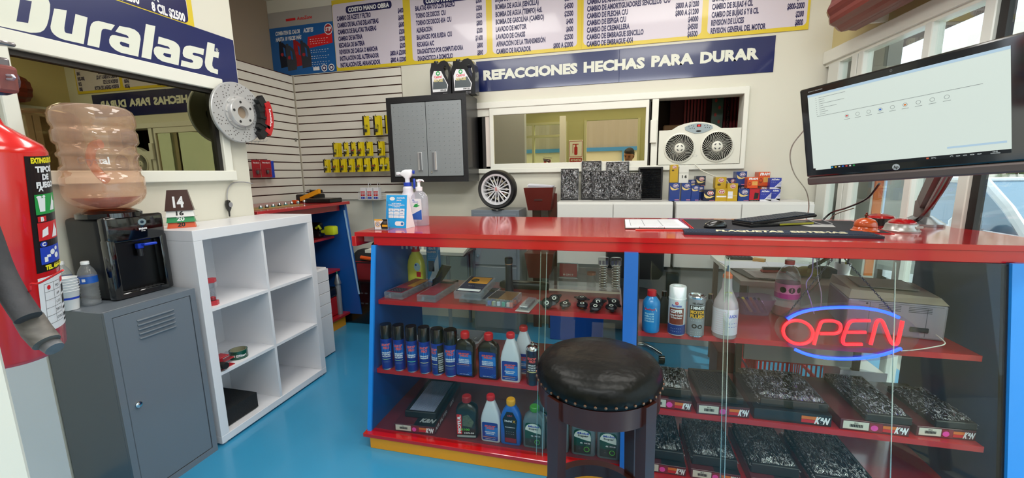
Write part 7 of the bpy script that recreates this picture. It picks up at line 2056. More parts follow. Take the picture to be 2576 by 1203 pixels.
letters('status_text', [('15°C', 0.004, g2, dict(x=0.098, y=-0.1345)), ('^ o o o o', 0.004, g2, dict(x=0.17, y=-0.1345, w=0.07)), ('12:40', 0.0035, g2, dict(x=0.232, y=-0.132)), ('22/03/2023', 0.003, g2, dict(x=0.232, y=-0.1365))], M('screen_pale', 'c8d0d0', 0.4, emit=0.6), sc)
bm = BM(); discp(bm, g0, 0, -0.152, 0.0105, 0.0105, 28); lg = obj('logo_disc', bm, M('logo_grey', 'b8bcc0', 0.3, metal=0.3), t, recalc=0)
letters('logo_lettering', [('hp', 0.010, g1, dict(w=0.013, y=-0.157, slant=0.2, bold=0.02))], M('bezel_black', ''), lg)
letters('bezel_lettering', [('BANG & OLUFSEN', 0.0036, g0, dict(w=0.05, x=-0.235, y=0.168))], M('print_dim', '9a9a98', 0.4), t)
bm = BM(); discp(bm, g0, 0.0, 0.172, 0.004, 0.004, 16, 0.5); obj('camera', bm, M('grey_metal', ''), t, recalc=0)
AG = M('arm_grey', '6c6460', 0.45)
t = thing('jointed_stand', 'grey jointed monitor arm clamped at the back right of the counter', 'monitor arm', (1.50, 2.46, CTZ))
A0_, A1_, A2_ = V((1.50, 2.46, 1.17)), V((1.49, 2.44, 1.21)), MX @ V((0.12, 0.14, -0.06))
bm = BM(); lathe(bm, [(0.085, 0), (0.086, 0.012), (0.06, 0.03), (0.04, 0.045), (0.03, 0.05)], (1.50, 2.46, CTZ), 36); cb(bm, 1.56, 2.50, CTZ, 0.07, 0.06, 0.022, 0.006, 2); obj('base', bm, M('base_silver', 'a8adb0', 0.25, metal=0.7), t, world=1, smooth=1)
bm = BM(); lathe(bm, [(0.03, 0.04), (0.03, 0.12), (0.026, 0.125)], (1.49, 2.45, CTZ), 24); obj('pillar', bm, AG, t, world=1, smooth=1)
bm = BM(); tube(bm, [A1_, A1_.lerp(A2_, 0.5), A2_], 0.026, 4, flat=1.5); obj('upper_arm', bm, AG, t, world=1)
bm = BM(); tube(bm, [A1_ + V((0, -0.02, -0.03)), A2_ + V((0, -0.02, -0.04))], 0.012, 8); obj('cable_cover', bm, M('cover_light', '8a8284', 0.3), t, world=1)
bm = BM(); q = MX @ V((0.04, 0.08, -0.02)); tube(bm, [A2_, q, MX @ V((0.0, 0.055, 0.0))], 0.022, 8); obj('head_joint', bm, AG, t, world=1)
bm = BM(); tube(bm, smooth_pts([A2_ + V((0.0, -0.03, -0.04)), A1_.lerp(A2_, 0.4) + V((0, -0.03, -0.05)), A1_ + V((-0.04, -0.05, -0.06)), V((1.40, 2.40, CTZ + 0.012))]), 0.009, 8)
tag(obj('arm_cable', bm, BKP, None, world=1, smooth=1), 'thick black cable running down the monitor arm to the counter', 'cable')
c0 = at(2210, 468, 'y', 2.2)
bm = BM(); tube(bm, smooth_pts([at(2212, 462, 'y', 2.05), at(2180, 500, 'y', 2.2), at(2130, 523, 'y', 2.4), at(2092, 535, 'y', 2.55), at(2068, 556, 'z', CTZ + 0.004)]), 0.0045, 8)
tag(obj('monitor_cable', bm, BKP, None, world=1, smooth=1), 'black cable drooping from below the monitor to the back of the counter', 'cable')
bm = BM(); tube(bm, smooth_pts([at(2148, 524, 'y', 2.42), at(2105, 538, 'y', 2.55), at(2088, 552, 'z', CTZ + 0.003)]), 0.0025, 6)
tag(obj('thin_cable', bm, M('cord_tan', '8a7868', 0.5), None, world=1), 'thin brown cable beside the black one behind the counter', 'cable')
bm = BM(); tube(bm, smooth_pts([MX @ V((-0.293, 0.015, 0.03)), at(1994, 365, 'y', 2.2), at(1988, 400, 'y', 2.3), at(2000, 440, 'y', 2.4), at(2028, 480, 'y', 2.5), at(2035, 520, 'y', 2.6), at(2028, 552, 'z', CTZ + 0.003)]), 0.003, 8)
tag(obj('usb_cable', bm, M('cord_white', ''), None, world=1, smooth=1), 'white cable curving from the left side of the monitor down to the counter', 'cable')

# ------------------------------------------------------------ bar stool
SCX, SCY, SZ = -0.035, 1.205, 0.815
t = thing('bar_stool', 'round dark wood bar stool with black studded leather seat in front of the counter', 'stool', (SCX, SCY, 0))
SR = 0.19
LE = M('black_leather', '070908', 0.34, spec=0.2, bump=0.35, bscale=26)
bm = BM(); lathe(bm, [(SR * 0.98, SZ - 0.045), (SR * 1.0, SZ - 0.03), (SR * 0.99, SZ - 0.008), (SR * 0.92, SZ + 0.012), (SR * 0.78, SZ + 0.024), (SR * 0.5, SZ + 0.031), (SR * 0.2, SZ + 0.033), (0.001, SZ + 0.033)], (SCX, SCY, 0), 64); obj('seat', bm, LE, t, world=1, smooth=1, sharp=80)
bm = BM()
for k in range(44):
 a = 2 * pi * k / 44
 c, s = math.cos(a), math.sin(a)
 tube(bm, [(SCX + SR * 0.985 * c, SCY + SR * 0.985 * s, SZ - 0.034), (SCX + SR * 1.012 * c, SCY + SR * 1.012 * s, SZ - 0.034), (SCX + SR * 1.02 * c, SCY + SR * 1.02 * s, SZ - 0.034)], [0.0045, 0.0042, 0.002], 8)
o = obj('stud', bm, M('stud_brass', '8a6a58', 0.3, metal=0.9), t, world=1, smooth=1); o['kind'] = 'stuff'
WS = M('stool_wood', '38160e', 0.35, coat=0.2, var=0.35, vscale=9, stretch=(1, 1, 0.15))
bm = BM(); lathe(bm, [(SR * 0.94, SZ - 0.11), (SR * 0.97, SZ - 0.108), (SR * 0.975, SZ - 0.048), (SR * 0.8, SZ - 0.046)], (SCX, SCY, 0), 56); obj('apron_ring', bm, WS, t, world=1, smooth=1)
base = math.radians(-90)
for k, adeg in enumerate((-128, -40, 50, 142)):
 a = math.radians(adeg)
 c, s = math.cos(a), math.sin(a)
 rs = []
 for z, r, wv in ((SZ - 0.047, SR * 0.93, 0.024), (SZ - 0.25, SR * 0.94, 0.021), (0.35, SR * 0.97, 0.020), (0.0, SR * 1.08, 0.020)):
  pc_ = V((SCX + r * c, SCY + r * s, z))
  rs.append([pc_ + V((c, s, 0)) * u * 0.017 + V((-s, c, 0)) * v * wv for u, v in ((-1, -1), (1, -1), (1, 1), (-1, 1))])
 bm = BM(); rings(bm, rs)
 obj('leg', bm, WS, t, world=1)
bm = BM()
lathe(bm, [(SR * 0.80, 0.30), (SR * 0.95, 0.30), (SR * 0.95, 0.345), (SR * 0.80, 0.345), (SR * 0.80, 0.30)], (SCX, SCY, 0), 48, cap=0); obj('foot_ring', bm, WS, t, world=1, smooth=1)

# ------------------------------------------------------------ neon sign
t = thing('open_sign', 'glowing red and blue OPEN sign hanging on chains in the right display case', 'neon sign', (0.91, 1.9, 0.62))
ND = 0.012
nb = lambda px, py: sl(px, py, ND)
tl_ = V((0, 0.165, 1)).normalized()
c = nb(2127, 837); rx_, rz_ = (nb(2310, 837).x - nb(1944, 837).x) / 2, (nb(2127, 764) - nb(2127, 911)).length / 2
bm = BM(); discp(bm, plane(c + V((0, 0.008, 0)), (1, 0, 0), tl_), 0, 0, rx_, rz_, 56); r = bmesh.ops.extrude_face_region(bm, geom=list(bm.faces)); bmesh.ops.translate(bm, verts=[v for v in r['geom'] if isinstance(v, bmesh.types.BMVert)], vec=(0, 0.004, 0)); obj('acrylic_plate', bm, MG('sign_acrylic', 'f0e8f4', ior=1.45), t, world=1)
NR = M('neon_red', 'ff1c24', 0.4, emit=4.5); NB = M('neon_blue', '1a40ff', 0.4, emit=6.0)
Z5 = lambda x, y: nb(1900 + x * .266, 640 + y * .266)


def neon(pts, mat, name, closed=False, n=6):
 bm = BM()
 pp = [Z5(*p) for p in pts]
 pp = smooth_pts(pp + ([pp[0]] if closed else []), n)
 if closed:
  pp = pp[:-1]
 tube(bm, pp, 0.0062, 8, closed)
 obj(name, bm, mat, t, world=1, smooth=1)


neon([(305, 612), (400, 562), (520, 528), (660, 510), (830, 502), (1000, 508), (1150, 528), (1270, 560), (1360, 600)], NB, 'blue_arc')
neon([(375, 900), (470, 940), (600, 972), (760, 988), (900, 990), (1050, 978), (1200, 950), (1300, 920), (1380, 890)], NB, 'blue_arc')
oc = (405, 738)
neon([(oc[0] + 140 * math.cos(a) + 18 * math.sin(-a) * -1, oc[1] + 112 * math.sin(a)) for a in [2 * pi * k / 16 for k in range(16)]], NR, 'letter_tube', True, 3)
neon([(555, 855), (580, 760), (605, 690), (625, 645), (665, 630), (740, 632), (795, 655), (808, 695), (790, 735), (745, 750), (680, 750), (612, 750)], NR, 'letter_tube')
neon([(1085, 628), (1000, 628), (925, 630), (888, 650), (860, 710), (838, 770), (828, 820), (845, 850), (900, 852), (1010, 852)], NR, 'letter_tube')
neon([(868, 738), (950, 738), (1045, 738)], NR, 'letter_tube')
neon([(1090, 855), (1120, 745), (1145, 650), (1175, 622), (1205, 640), (1240, 720), (1275, 810), (1305, 850), (1340, 845), (1358, 790), (1378, 700), (1392, 630)], NR, 'letter_tube')


def chain(name, pts, label, r=0.0022, link=0.012):
 bm = BM()
 P_ = [V(p) for p in pts]
 L = sum((b - a).length for a, b in zip(P_, P_[1:]))
 n = int(L / (link * 0.8))
 for k in range(n):
  d = (k + 0.5) / n * L
  for a, b in zip(P_, P_[1:]):
   l = (b - a).length
   if d <= l:
    q = a.lerp(b, d / l); dr = (b - a).normalized(); break
   d -= l
  sd = dr.cross(V((0, 1, 0)) if k % 2 else V((1, 0, 0)) + dr * 0.3).normalized()
  tube(bm, [q + dr * math.cos(a_) * link * 0.55 + sd * math.sin(a_) * link * 0.28 for a_ in [2 * pi * i / 6 for i in range(6)]], r * 0.55, 4, True)
 o = obj(name, bm, M('chain_steel', '3c3c44', 0.35, metal=0.8), None, world=1)
 return tag(o, label, 'chain')


chain('hanging_chain', [nb(2096, 640) + V((0, 0.01, 0)), nb(2096, 655) + V((0, 0.01, 0)), nb(2040, 722) + V((0, 0.01, 0)), nb(1982, 795) + V((0, 0.01, 0))], 'steel chain holding the left side of the OPEN sign')
chain('hanging_chain', [nb(2130, 640) + V((0, 0.01, 0)), nb(2130, 655) + V((0, 0.01, 0)), nb(2195, 725) + V((0, 0.01, 0)), nb(2258, 797) + V((0, 0.01, 0))], 'steel chain holding the right side of the OPEN sign')
bm = BM(); tube(bm, smooth_pts([nb(2268, 883), nb(2310, 886) + V((0, 0.02, 0)), nb(2360, 882) + V((0, 0.03, 0)), nb(2398, 875) + V((0, 0.04, 0)), nb(2405, 868) + V((0, 0.10, 0))]), 0.0022, 6)
tag(obj('sign_cable', bm, M('cord_white', ''), None, world=1), 'white cable running from the lower right of the OPEN sign to the printer', 'cable')
for pts, col, lb in (([(2045, 655), (2042, 690), (2028, 715), (2040, 760), (2048, 790)], 'cable_violet', 'pale violet wire hanging beside the left chain'), ([(2060, 655), (2065, 690), (2058, 712), (2030, 742)], 'black_plastic', 'black cable hanging behind the left chain'), ([(2055, 655), (2058, 700), (2066, 740), (2064, 780)], 'cable_grey', 'thin grey wire hanging between the chains')):
 bm = BM(); tube(bm, [at(pts[0][0], pts[0][1], 'y', 2.0) + V((0, 0, 0.05))] + smooth_pts([at(x, y, 'y', 2.0) for x, y in pts]), 0.0022, 6)
 tag(obj('hanging_wire', bm, M(col, '9a8cc0', 0.4), None, world=1), lb, 'cable')

# ------------------------------------------------------------ air filter boxes in the cases
KB = M('box_black', '1a1a1e', 0.4, coat=0.2); KM = M('box_maroon', '541c24', 0.4, coat=0.25); KE = M('box_cream', 'cfcabc', 0.5)


def kbox(A, B, depth, h_, lb, style='maroon', rz=0, flt=True, wrapped=False, barcode=True, fo=(0.0, 0.02), fs=(0.9, 0.88), fh=0.03, seed=1, side_text=False):
 """flat carton with an air filter lying on it; A, B front bottom corners"""
 z = A.z
 w_ = (B - A).length
 ang = math.atan2(B.y - A.y, B.x - A.x)
 t = thing('filter_carton', lb, 'box', (A + B) / 2 + V((0, 0, 0.0008)), ang + rz)
 bm = BM(); box(bm, -w_ / 2, w_ / 2, 0, depth, 0, h_, 0.0015); b = obj('carton', bm, KM if style == 'maroon' else KB, t)
 f1, f2 = plane((0, -0.0006, 0)), plane((0, -0.0012, 0))
 bm = BM(); quadp(bm, plane((0, 0, h_ + 0.0006), (1, 0, 0), (0, 1, 0)), -w_ * 0.02 if style == 'maroon' else -w_ / 2, w_ / 2, 0, depth); obj('black_top', bm, KB, b, recalc=0)
 if barcode:
  bm = BM(); quadp(bm, f1, -w_ * 0.46, -w_ * 0.08, h_ * 0.15, h_ * 0.88); lb1 = obj('barcode_label', bm, KE, b, recalc=0)
  bm = BM()
  for k in range(16):
   quadp(bm, f2, -w_ * 0.36 + k * w_ * 0.012, -w_ * 0.36 + k * w_ * 0.012 + w_ * 0.006 * (1 + k % 2), h_ * 0.35, h_ * 0.62)
  text(bm, '33-2', h_ * 0.12, f2, x=-w_ * 0.27, y=h_ * 0.68)
  obj('barcode', bm, PB, lb1, recalc=0)
  bm = BM(); quadp(bm, f1, -w_ * 0.07, w_ * 0.12, h_ * 0.1, h_ * 0.9); obj('red_field', bm, M('label_crimson', ''), b, recalc=0)
  bm = BM(); discp(bm, f2, w_ * 0.0, h_ * 0.45, h_ * 0.27, h_ * 0.27, 20); obj('pink_dot', bm, M('pink_dot', 'ea4aa8', 0.6), b, recalc=0)
 bm = BM(); polyp(bm, f2, [[(w_ * 0.12, h_ * 0.5), (w_ * 0.33, h_ * 0.5), (w_ * 0.35, h_ * 0.78), (w_ * 0.12, h_ * 0.78)]]); obj('orange_flash', bm, M('flash_orange', 'd8702a', 0.5), b, recalc=0)
 bm = BM(); polyp(bm, f2, [[(w_ * 0.12, h_ * 0.2), (w_ * 0.33, h_ * 0.2), (w_ * 0.33, h_ * 0.48), (w_ * 0.12, h_ * 0.48)]]); obj('red_flash', bm, M('print_red', ''), b, recalc=0)
 letters('logo', [('K&N', h_ * 0.55, plane((0, -0.0018, 0)), dict(w=w_ * 0.17, x=w_ * 0.37, y=h_ * 0.22, slant=0.25, bold=0.06))], PW, b)
 if side_text:
  letters('side_lettering', [('AIR FILTER', h_ * 0.45, plane((w_ / 2 + 0.0008, 0, 0), (0, 1, 0)), dict(w=depth * 0.4, x=depth * 0.22, y=h_ * 0.25)), ('K&N', h_ * 0.5, plane((w_ / 2 + 0.0008, 0, 0), (0, 1, 0)), dict(w=depth * 0.14, x=depth * 0.6, y=h_ * 0.25))], PW, b)
  letters('top_lettering', [('K&N', w_ * 0.14, plane((0, 0, h_ + 0.0012), (1, 0, 0), (0, 1, 0)), dict(w=w_ * 0.34, x=w_ * 0.25, y=0.03, slant=0.2, bold=0.05))], M('logo_grey', ''), b)
 if flt:
  return add_filter(t.matrix_basis @ Matrix.Translation((fo[0], fo[1], h_ + 0.0015)), w_ * fs[0], depth * fs[1], fh, lb.split(' carton')[0] if False else None, wrapped, seed)
 return t


FLN = []


def add_filter(mx, w_, d_, h_, lb, wrapped, seed):
 t = thing('air_filter', lb or 'filter', 'air filter')
 t.matrix_basis = mx @ Matrix.Translation((0, 0, h_ / 2)) @ Matrix.Rotation(math.radians(-90), 4, 'X')
 filter_local(t, w_, h_, d_, 0.0065, 0.016, vertical=True, pl=M('pleat_blue_grey', 'a4acc8', 0.5) if seed == 0 else M('pleat_dark', ''))
 if wrapped:
  bm = BM(); crinkle(bm, w_ * 1.03, h_ + 0.012, d_ * 1.03, seed * 1.7, 0.014, 24, 30)
  obj('wrap', bm, FILM, t, recalc=0)
 FLN.append(t)
 return t


f = kbox(V((-1.083, 1.722, SH['bl'])), V((-0.861, 1.735, SH['bl'])), 0.44, 0.042, 'black and maroon filter carton lying on the bottom left shelf', flt=True, fo=(0.01, 0.06), fs=(0.78, 0.80), fh=0.035, seed=0, side_text=True)
f['label'] = 'striped grey and black air filter on the carton at the bottom left'
f = kbox(V((0.17, 1.79, SH['mr'])), V((0.352, 1.785, SH['mr'])), 0.25, 0.048, 'filter carton beside the stool seat, first on the right case middle shelf', fo=(0.0, 0.02), fs=(0.98, 0.85), fh=0.04, wrapped=True, seed=2)
f['label'] = 'puffy plastic wrapped air filter on the carton beside the stool seat'
f = kbox(V((0.372, 1.775, SH['mr'])), V((0.582, 1.785, SH['mr'])), 0.30, 0.048, 'filter carton with bar code under the unwrapped black filter', fo=(0.0, 0.02), fs=(0.82, 0.85), fh=0.03, seed=3)
f['label'] = 'unwrapped black pleated air filter on its carton in the right case'
f = kbox(V((0.600, 1.79, SH['mr'])), V((0.886, 1.79, SH['mr'])), 0.32, 0.05, 'wide black filter carton without bar code in the middle of the right case', style='black', barcode=False, fo=(0.01, 0.02), fs=(0.88, 0.88), fh=0.035, wrapped=True, seed=4)
f['label'] = 'large plastic wrapped air filter lit violet by the sign'
f = kbox(V((0.915, 1.785, SH['mr'])), V((1.148, 1.785, SH['mr'])), 0.36, 0.046, 'maroon and black filter carton second from the right on the middle shelf', fo=(0.045, 0.0), fs=(0.66, 0.95), fh=0.032, wrapped=True, seed=5)
f['label'] = 'long plastic wrapped air filter on the second carton from the right'
f = kbox(V((1.18, 1.80, SH['mr'])), V((1.375, 1.81, SH['mr'])), 0.36, 0.042, 'maroon and black filter carton at the right end of the middle shelf', fo=(0.03, 0.0), fs=(0.70, 0.75), fh=0.028, wrapped=True, seed=6)
f['label'] = 'plastic wrapped air filter on the rightmost carton'
for k, (x0, x1, y0, d, s, lb) in enumerate(((0.14, 0.34, 1.76, 0.32, 7, 'wrapped filter on the bottom shelf just right of the stool'), (0.36, 0.56, 1.76, 0.30, 8, 'wrapped filter on the bottom shelf, second from the stool'), (0.60, 0.80, 1.76, 0.32, 9, 'crumpled wrapped filter on the bottom shelf below the unwrapped one'), (0.83, 1.07, 1.74, 0.34, 10, 'wide wrapped filter on the bottom shelf, rightmost'))):
 f = kbox(V((x0, y0, SH['br'])), V((x1, y0, SH['br'])), d + 0.04, 0.045, 'dark red carton under the ' + lb.replace('filter on the ', 'filter of the '), fo=(0, 0.03), fs=(0.92, 0.85), fh=0.045, wrapped=True, seed=s)
 f['label'] = lb
# ------------------------------------------------------------ upper left shelf of the counter
UL = SH['ul'] + 0.0008
CP_ = MG('clear_case', 'f0f2f6', ior=1.45, body=0.16, bodycol='dcdee8')


def org_case(A, w_, d_, h_, rz, lb, top, bottom=None, cells=6, stripes=()):
 t = thing('parts_case', lb, 'case', A, rz)
 bm = BM(); box(bm, -w_ / 2, w_ / 2, 0, d_, 0, h_, 0.004, 2); b = obj('clear_box', bm, CP_, t)
 bm = BM(); box(bm, -w_ / 2 + 0.008, w_ / 2 - 0.008, 0.01, d_ - 0.01, h_ + 0.0001, h_ + 0.0004); c = obj('insert_card', bm, top, t)
 bm = BM()
 for k in range(1, cells):
  box(bm, -w_ / 2 + 0.004, w_ / 2 - 0.004, d_ * k / cells - 0.001, d_ * k / cells + 0.001, 0.003, h_ - 0.005)
 obj('cell_wall', bm, CP_, t)
 bm = BM(); cb(bm, -w_ * 0.15, -0.002, h_ * 0.2, 0.014, 0.004, h_ * 0.6, 0.001); obj('latch', bm, CP_, t)
 return t, c


tz = lambda h: (lambda a, b: V((a, b, h)))
t, c = org_case(V((-1.125, 1.865, UL)), 0.115, 0.30, 0.036, math.radians(-6), 'clear parts case with red and gold card at the left end of the upper shelf', M('card_maroon', '8e2c38', 0.4))
bm = BM(); quadp(bm, tz(0.0366), 0.0, 0.045, 0.13, 0.28); obj('gold_panel', bm, M('card_gold', 'c88a3a', 0.4), c, recalc=0)
bm = BM(); quadp(bm, tz(0.0366), -0.045, 0.04, 0.02, 0.09); obj('dark_panel', bm, M('label_dark_purple', '241824', 0.4), c, recalc=0)
letters('lettering', [('- - - -', 0.008, tz(0.0372), dict(w=0.06, y=0.03 + 0.02 * k)) for k in range(3)], PW, c)
bm = BM(); 
for k in range(26):
 lathe(bm, [(0.006, 0), (0.006, 0.006)], (random.uniform(-0.05, 0.05), random.uniform(0.012, 0.28), 0.002 + random.uniform(0, 0.012)), 8)
o = obj('metal_clamps', bm, M('chrome', ''), t); o['kind'] = 'stuff'
t, c = org_case(V((-0.928, 1.85, UL)), 0.108, 0.29, 0.036, math.radians(-3), 'clear divided parts case with dull red card, second from the left', M('card_maroon', ''))
letters('lettering', [('- - - - -', 0.006, tz(0.0366), dict(w=0.07, y=y)) for y in (0.05, 0.07, 0.11, 0.13, 0.18)], M('print_rose', 'c88a90', 0.5), c)
bm = BM(); quadp(bm, tz(0.0366), -0.045, 0.045, 0.235, 0.27); obj('black_panel', bm, PB, c, recalc=0)
t, c = org_case(V((-0.70, 1.845, UL)), 0.145, 0.22, 0.040, math.radians(-4), 'clear parts case with navy and orange card, tilted up on another', M('card_navy', '1a1c40', 0.4), cells=4)
bm = BM(); quadp(bm, tz(0.0406), -0.045, 0.062, 0.12, 0.205); op = obj('orange_panel', bm, M('card_orange', 'e8a030', 0.4), c, recalc=0)
bm = BM(); discp(bm, tz(0.0412), -0.018, 0.16, 0.022, 0.022, 24); obj('logo_disc', bm, PB, op, recalc=0)
letters('logo_lettering', [('HELLA', 0.010, tz(0.0418), dict(w=0.034, x=-0.018, y=0.155))], M('card_gold', ''), op)
bm = BM(); quadp(bm, tz(0.0406), -0.06, 0.06, 0.02, 0.045); obj('white_strip', bm, PW, c, recalc=0)
letters('lettering', [('- - -', 0.008, tz(0.0412), dict(w=0.03, x=-0.01, y=0.08)), ('- - - - -', 0.005, tz(0.0412), dict(w=0.04, x=0.04, y=0.07))], PW, c)
t.matrix_basis = t.matrix_basis @ Matrix.Translation((0, 0, 0.028)) @ Matrix.Rotation(math.radians(7), 4, 'X')
t, c = org_case(V((-0.685, 1.875, UL)), 0.15, 0.22, 0.026, math.radians(-6), 'clear parts case underneath the navy and orange one', M('card_navy', ''), cells=4)
t, c = org_case(V((-0.535, 1.84, UL)), 0.142, 0.155, 0.040, math.radians(-5), 'clear case of coloured fuses on the upper shelf', M('card_brown', '7a5a38', 0.4), cells=1)
bm = BM(); quadp(bm, tz(0.0406), -0.062, -0.01, 0.02, 0.14); obj('dark_panel', bm, M('label_dark_purple', ''), c, recalc=0)
for k, (x, cc) in enumerate(((-0.055, '2a4aa8'), (-0.03, 'c8d060'), (-0.006, 'd0d8e0'), (0.02, '2aa888'), (0.045, 'e0c0b0'), (0.06, 'd86838'))):
 for j in range(2):
  bm = BM(); cb(bm, x, 0.014 + j * 0.05, 0.004, 0.017, 0.010, 0.022, 0.002); obj('fuse', bm, M('fuse_' + cc, cc, 0.3), t)
t = thing('blister_pack', 'narrow clear blister pack of small metal parts on the upper shelf', 'package', (-0.41, 1.80, UL), math.radians(-6))
bm = BM(); box(bm, -0.035, 0.035, 0, 0.20, 0, 0.003, 0.001); obj('card', bm, M('pack_grey', '9c9c98', 0.4), t)
bm = BM(); box(bm, -0.024, 0.024, 0.02, 0.17, 0.003, 0.022, 0.004); obj('blister', bm, CP_, t)
bm = BM()
for k in range(9):
 cb(bm, 0, 0.035 + k * 0.015, 0.004, 0.034, 0.009, 0.012, 0.002)
o = obj('metal_part', bm, M('part_dark_steel', '5c5c5c', 0.3, metal=0.8), t)
# yellow degreaser bottle and wipes
t = thing('spray_bottle', 'yellow household cleaner bottle at the left end of the upper shelf', 'spray bottle', (-1.155, 2.20, UL))
bm = BM(); loft(bm, [(0, 0.048, 0.03, 4), (0.006, 0.052, 0.033, 4), (0.10, 0.052, 0.033, 4), (0.14, 0.046, 0.031, 3.5), (0.17, 0.036, 0.026, 3), (0.185, 0.026, 0.022, 2.4), (0.20, 0.022, 0.022, 2)], 32); b = obj('body', bm, M('yellow_liquid', 'e6e452', 0.2, coat=0.5), t, smooth=1)
bm = BM(); lathe(bm, [(0.027, 0.195), (0.023, 0.222), (0.021, 0.223)], seg=24); obj('red_collar', bm, M('print_red', ''), t, smooth=1)
bm = BM(); lathe(bm, [(0.019, 0.223), (0.019, 0.25)], seg=20); cb(bm, 0, 0, 0.25, 0.06, 0.03, 0.035, 0.01, 2); obj('trigger_head', bm, M('pump_white', ''), t, smooth=1)
bm = BM(); discp(bm, plane((0, -0.0336, 0)), 0.022, 0.105, 0.02, 0.026, 20); lb_ = obj('label', bm, M('print_pale_blue', ''), b, recalc=0)
bm = BM(); discp(bm, plane((0, -0.034, 0)), 0.014, 0.118, 0.006, 0.007, 14); obj('blue_dot', bm, M('print_blue', ''), lb_, recalc=0)
bm = BM(); quadp(bm, plane((0, -0.0336, 0)), 0.016, 0.044, 0.045, 0.075); obj('red_patch', bm, M('print_red', ''), b, recalc=0)
t = thing('wipes_pack', 'blue glass cleaner wipes pouch beside the yellow bottle', 'package', (-1.055, 2.235, UL))
bm = BM(); loft(bm, [(0, 0.040, 0.02, 4), (0.02, 0.042, 0.022, 4), (0.2, 0.042, 0.018, 4), (0.25, 0.042, 0.006, 6), (0.262, 0.042, 0.003, 8)], 28); b = obj('pouch', bm, M('pouch_blue', '3f96d8', 0.3, coat=0.3), t, smooth=1)
f1, f2 = plane((0, -0.0232, 0)), plane((0, -0.0238, 0))
letters('lettering', [('GLASS', 0.013, f2, dict(w=0.048, y=0.205)), ('CLEANER', 0.013, f2, dict(w=0.058, y=0.185)), ('- - - - -', 0.006, f2, dict(w=0.05, y=0.17)), ('- - - -', 0.006, f2, dict(w=0.045, y=0.16)), ('- - - -', 0.006, f2, dict(w=0.045, y=0.15))], PW, b)
bm = BM(); quadp(bm, f1, -0.026, 0.012, 0.07, 0.135); pc_ = obj('picture', bm, M('pic_grey', '4a5868', 0.4, var=0.7, vscale=60), b, recalc=0)
bm = BM(); polyp(bm, f1, [[(0.02, 0.14), (0.041, 0.18), (0.041, 0.01), (-0.03, 0.01), (-0.01, 0.05)]]); obj('cloud_print', bm, M('cloud_white', 'c8dcf0', 0.4), b, recalc=0)
t = thing('hanger_strip', 'clear plastic strip of hooks hanging under the countertop at the left', 'hanger', (-1.13, 2.05, 1.0))
bm = BM(); box(bm, -1.17, -0.93, 2.05, 2.06, 1.015, 1.035)
for k in range(9):
 bm_x = -1.165 + k * 0.028
 box(bm, bm_x, bm_x + 0.012, 2.05, 2.056, 0.985, 1.015, 0.002)
obj('strip', bm, MG('cloudy_strip', 'e8ecf0', body=0.35, bodycol='e0e4ea'), t, world=1)
# stapler, flashlights, bar
t = thing('stapler', 'black stapler standing half open behind the parts cases', 'stapler', (-0.985, 2.17, UL), math.radians(55))
bm = BM(); cb(bm, 0.03, 0, 0, 0.17, 0.032, 0.012, 0.003); obj('base', bm, BKP, t)
bm = BM(); hexa(bm, [(-0.05, -0.015, 0.015), (-0.02, -0.015, 0.005), (-0.02, 0.015, 0.005), (-0.05, 0.015, 0.015), (0.02, -0.014, 0.12), (0.07, -0.014, 0.105), (0.07, 0.014, 0.105), (0.02, 0.014, 0.12)]); hexa(bm, [(-0.05, -0.012, 0.0), (-0.02, -0.012, 0.0), (-0.02, 0.012, 0.0), (-0.05, 0.012, 0.0), (-0.05, -0.012, 0.04), (-0.02, -0.012, 0.05), (-0.02, 0.012, 0.05), (-0.05, 0.012, 0.04)]); obj('handle', bm, M('black_plastic', ''), t)
p = V((-0.53, 2.03, UL))
t = thing('flashlight', 'black flashlight standing upright in the middle of the upper shelf', 'flashlight', p)
bm = BM(); lathe(bm, [(0.024, 0), (0.026, 0.01), (0.022, 0.05), (0.019, 0.08), (0.0185, 0.175)], seg=24); obj('barrel', bm, M('torch_black', '17171a', 0.4), t, smooth=1)
bm = BM(); lathe(bm, [(0.0195, 0.175), (0.0195, 0.181)], seg=24); obj('copper_ring', bm, M('copper', 'c89880', 0.3, metal=0.8), t, smooth=1)
bm = BM(); lathe(bm, [(0.020, 0.181), (0.0215, 0.19), (0.0215, 0.208), (0.018, 0.212)], seg=24); obj('tail_cap', bm, M('torch_black', ''), t, smooth=1)
A, B = V((-0.745, 2.17, UL + 0.022)), V((-0.615, 2.01, UL + 0.018))
t = thing('flashlight', 'black flashlight lying down beside the navy and orange case', 'flashlight', (A + B) / 2)
bm = BM(); tube(bm, [A, A.lerp(B, 0.15), A.lerp(B, 0.3), A.lerp(B, 0.4), A.lerp(B, 0.8), B], [0.021, 0.022, 0.021, 0.015, 0.014, 0.018], 18); obj('barrel', bm, M('torch_black', ''), t, world=1, smooth=1)
bm = BM(); q = A.lerp(B, 0.42); tube(bm, [q, A.lerp(B, 0.46)], 0.0165, 18); obj('ring', bm, M('grey_metal', ''), t, world=1, smooth=1)
t = thing('light_bar', 'long flat black bar lamp lying behind the upright flashlight', 'lamp', (-0.48, 2.20, UL))
bm = BM(); loft(bm, [(0, 0.14, 0.028, 5), (0.01, 0.15, 0.032, 5), (0.03, 0.148, 0.030, 5), (0.038, 0.13, 0.022, 5)], 36); obj('body', bm, M('torch_black', ''), t, smooth=1)
bm = BM(); box(bm, -0.10, 0.10, -0.026, -0.0, 0.038, 0.0395); obj('lens_strip', bm, M('lens_dark', '0c0e0c', 0.15), t)
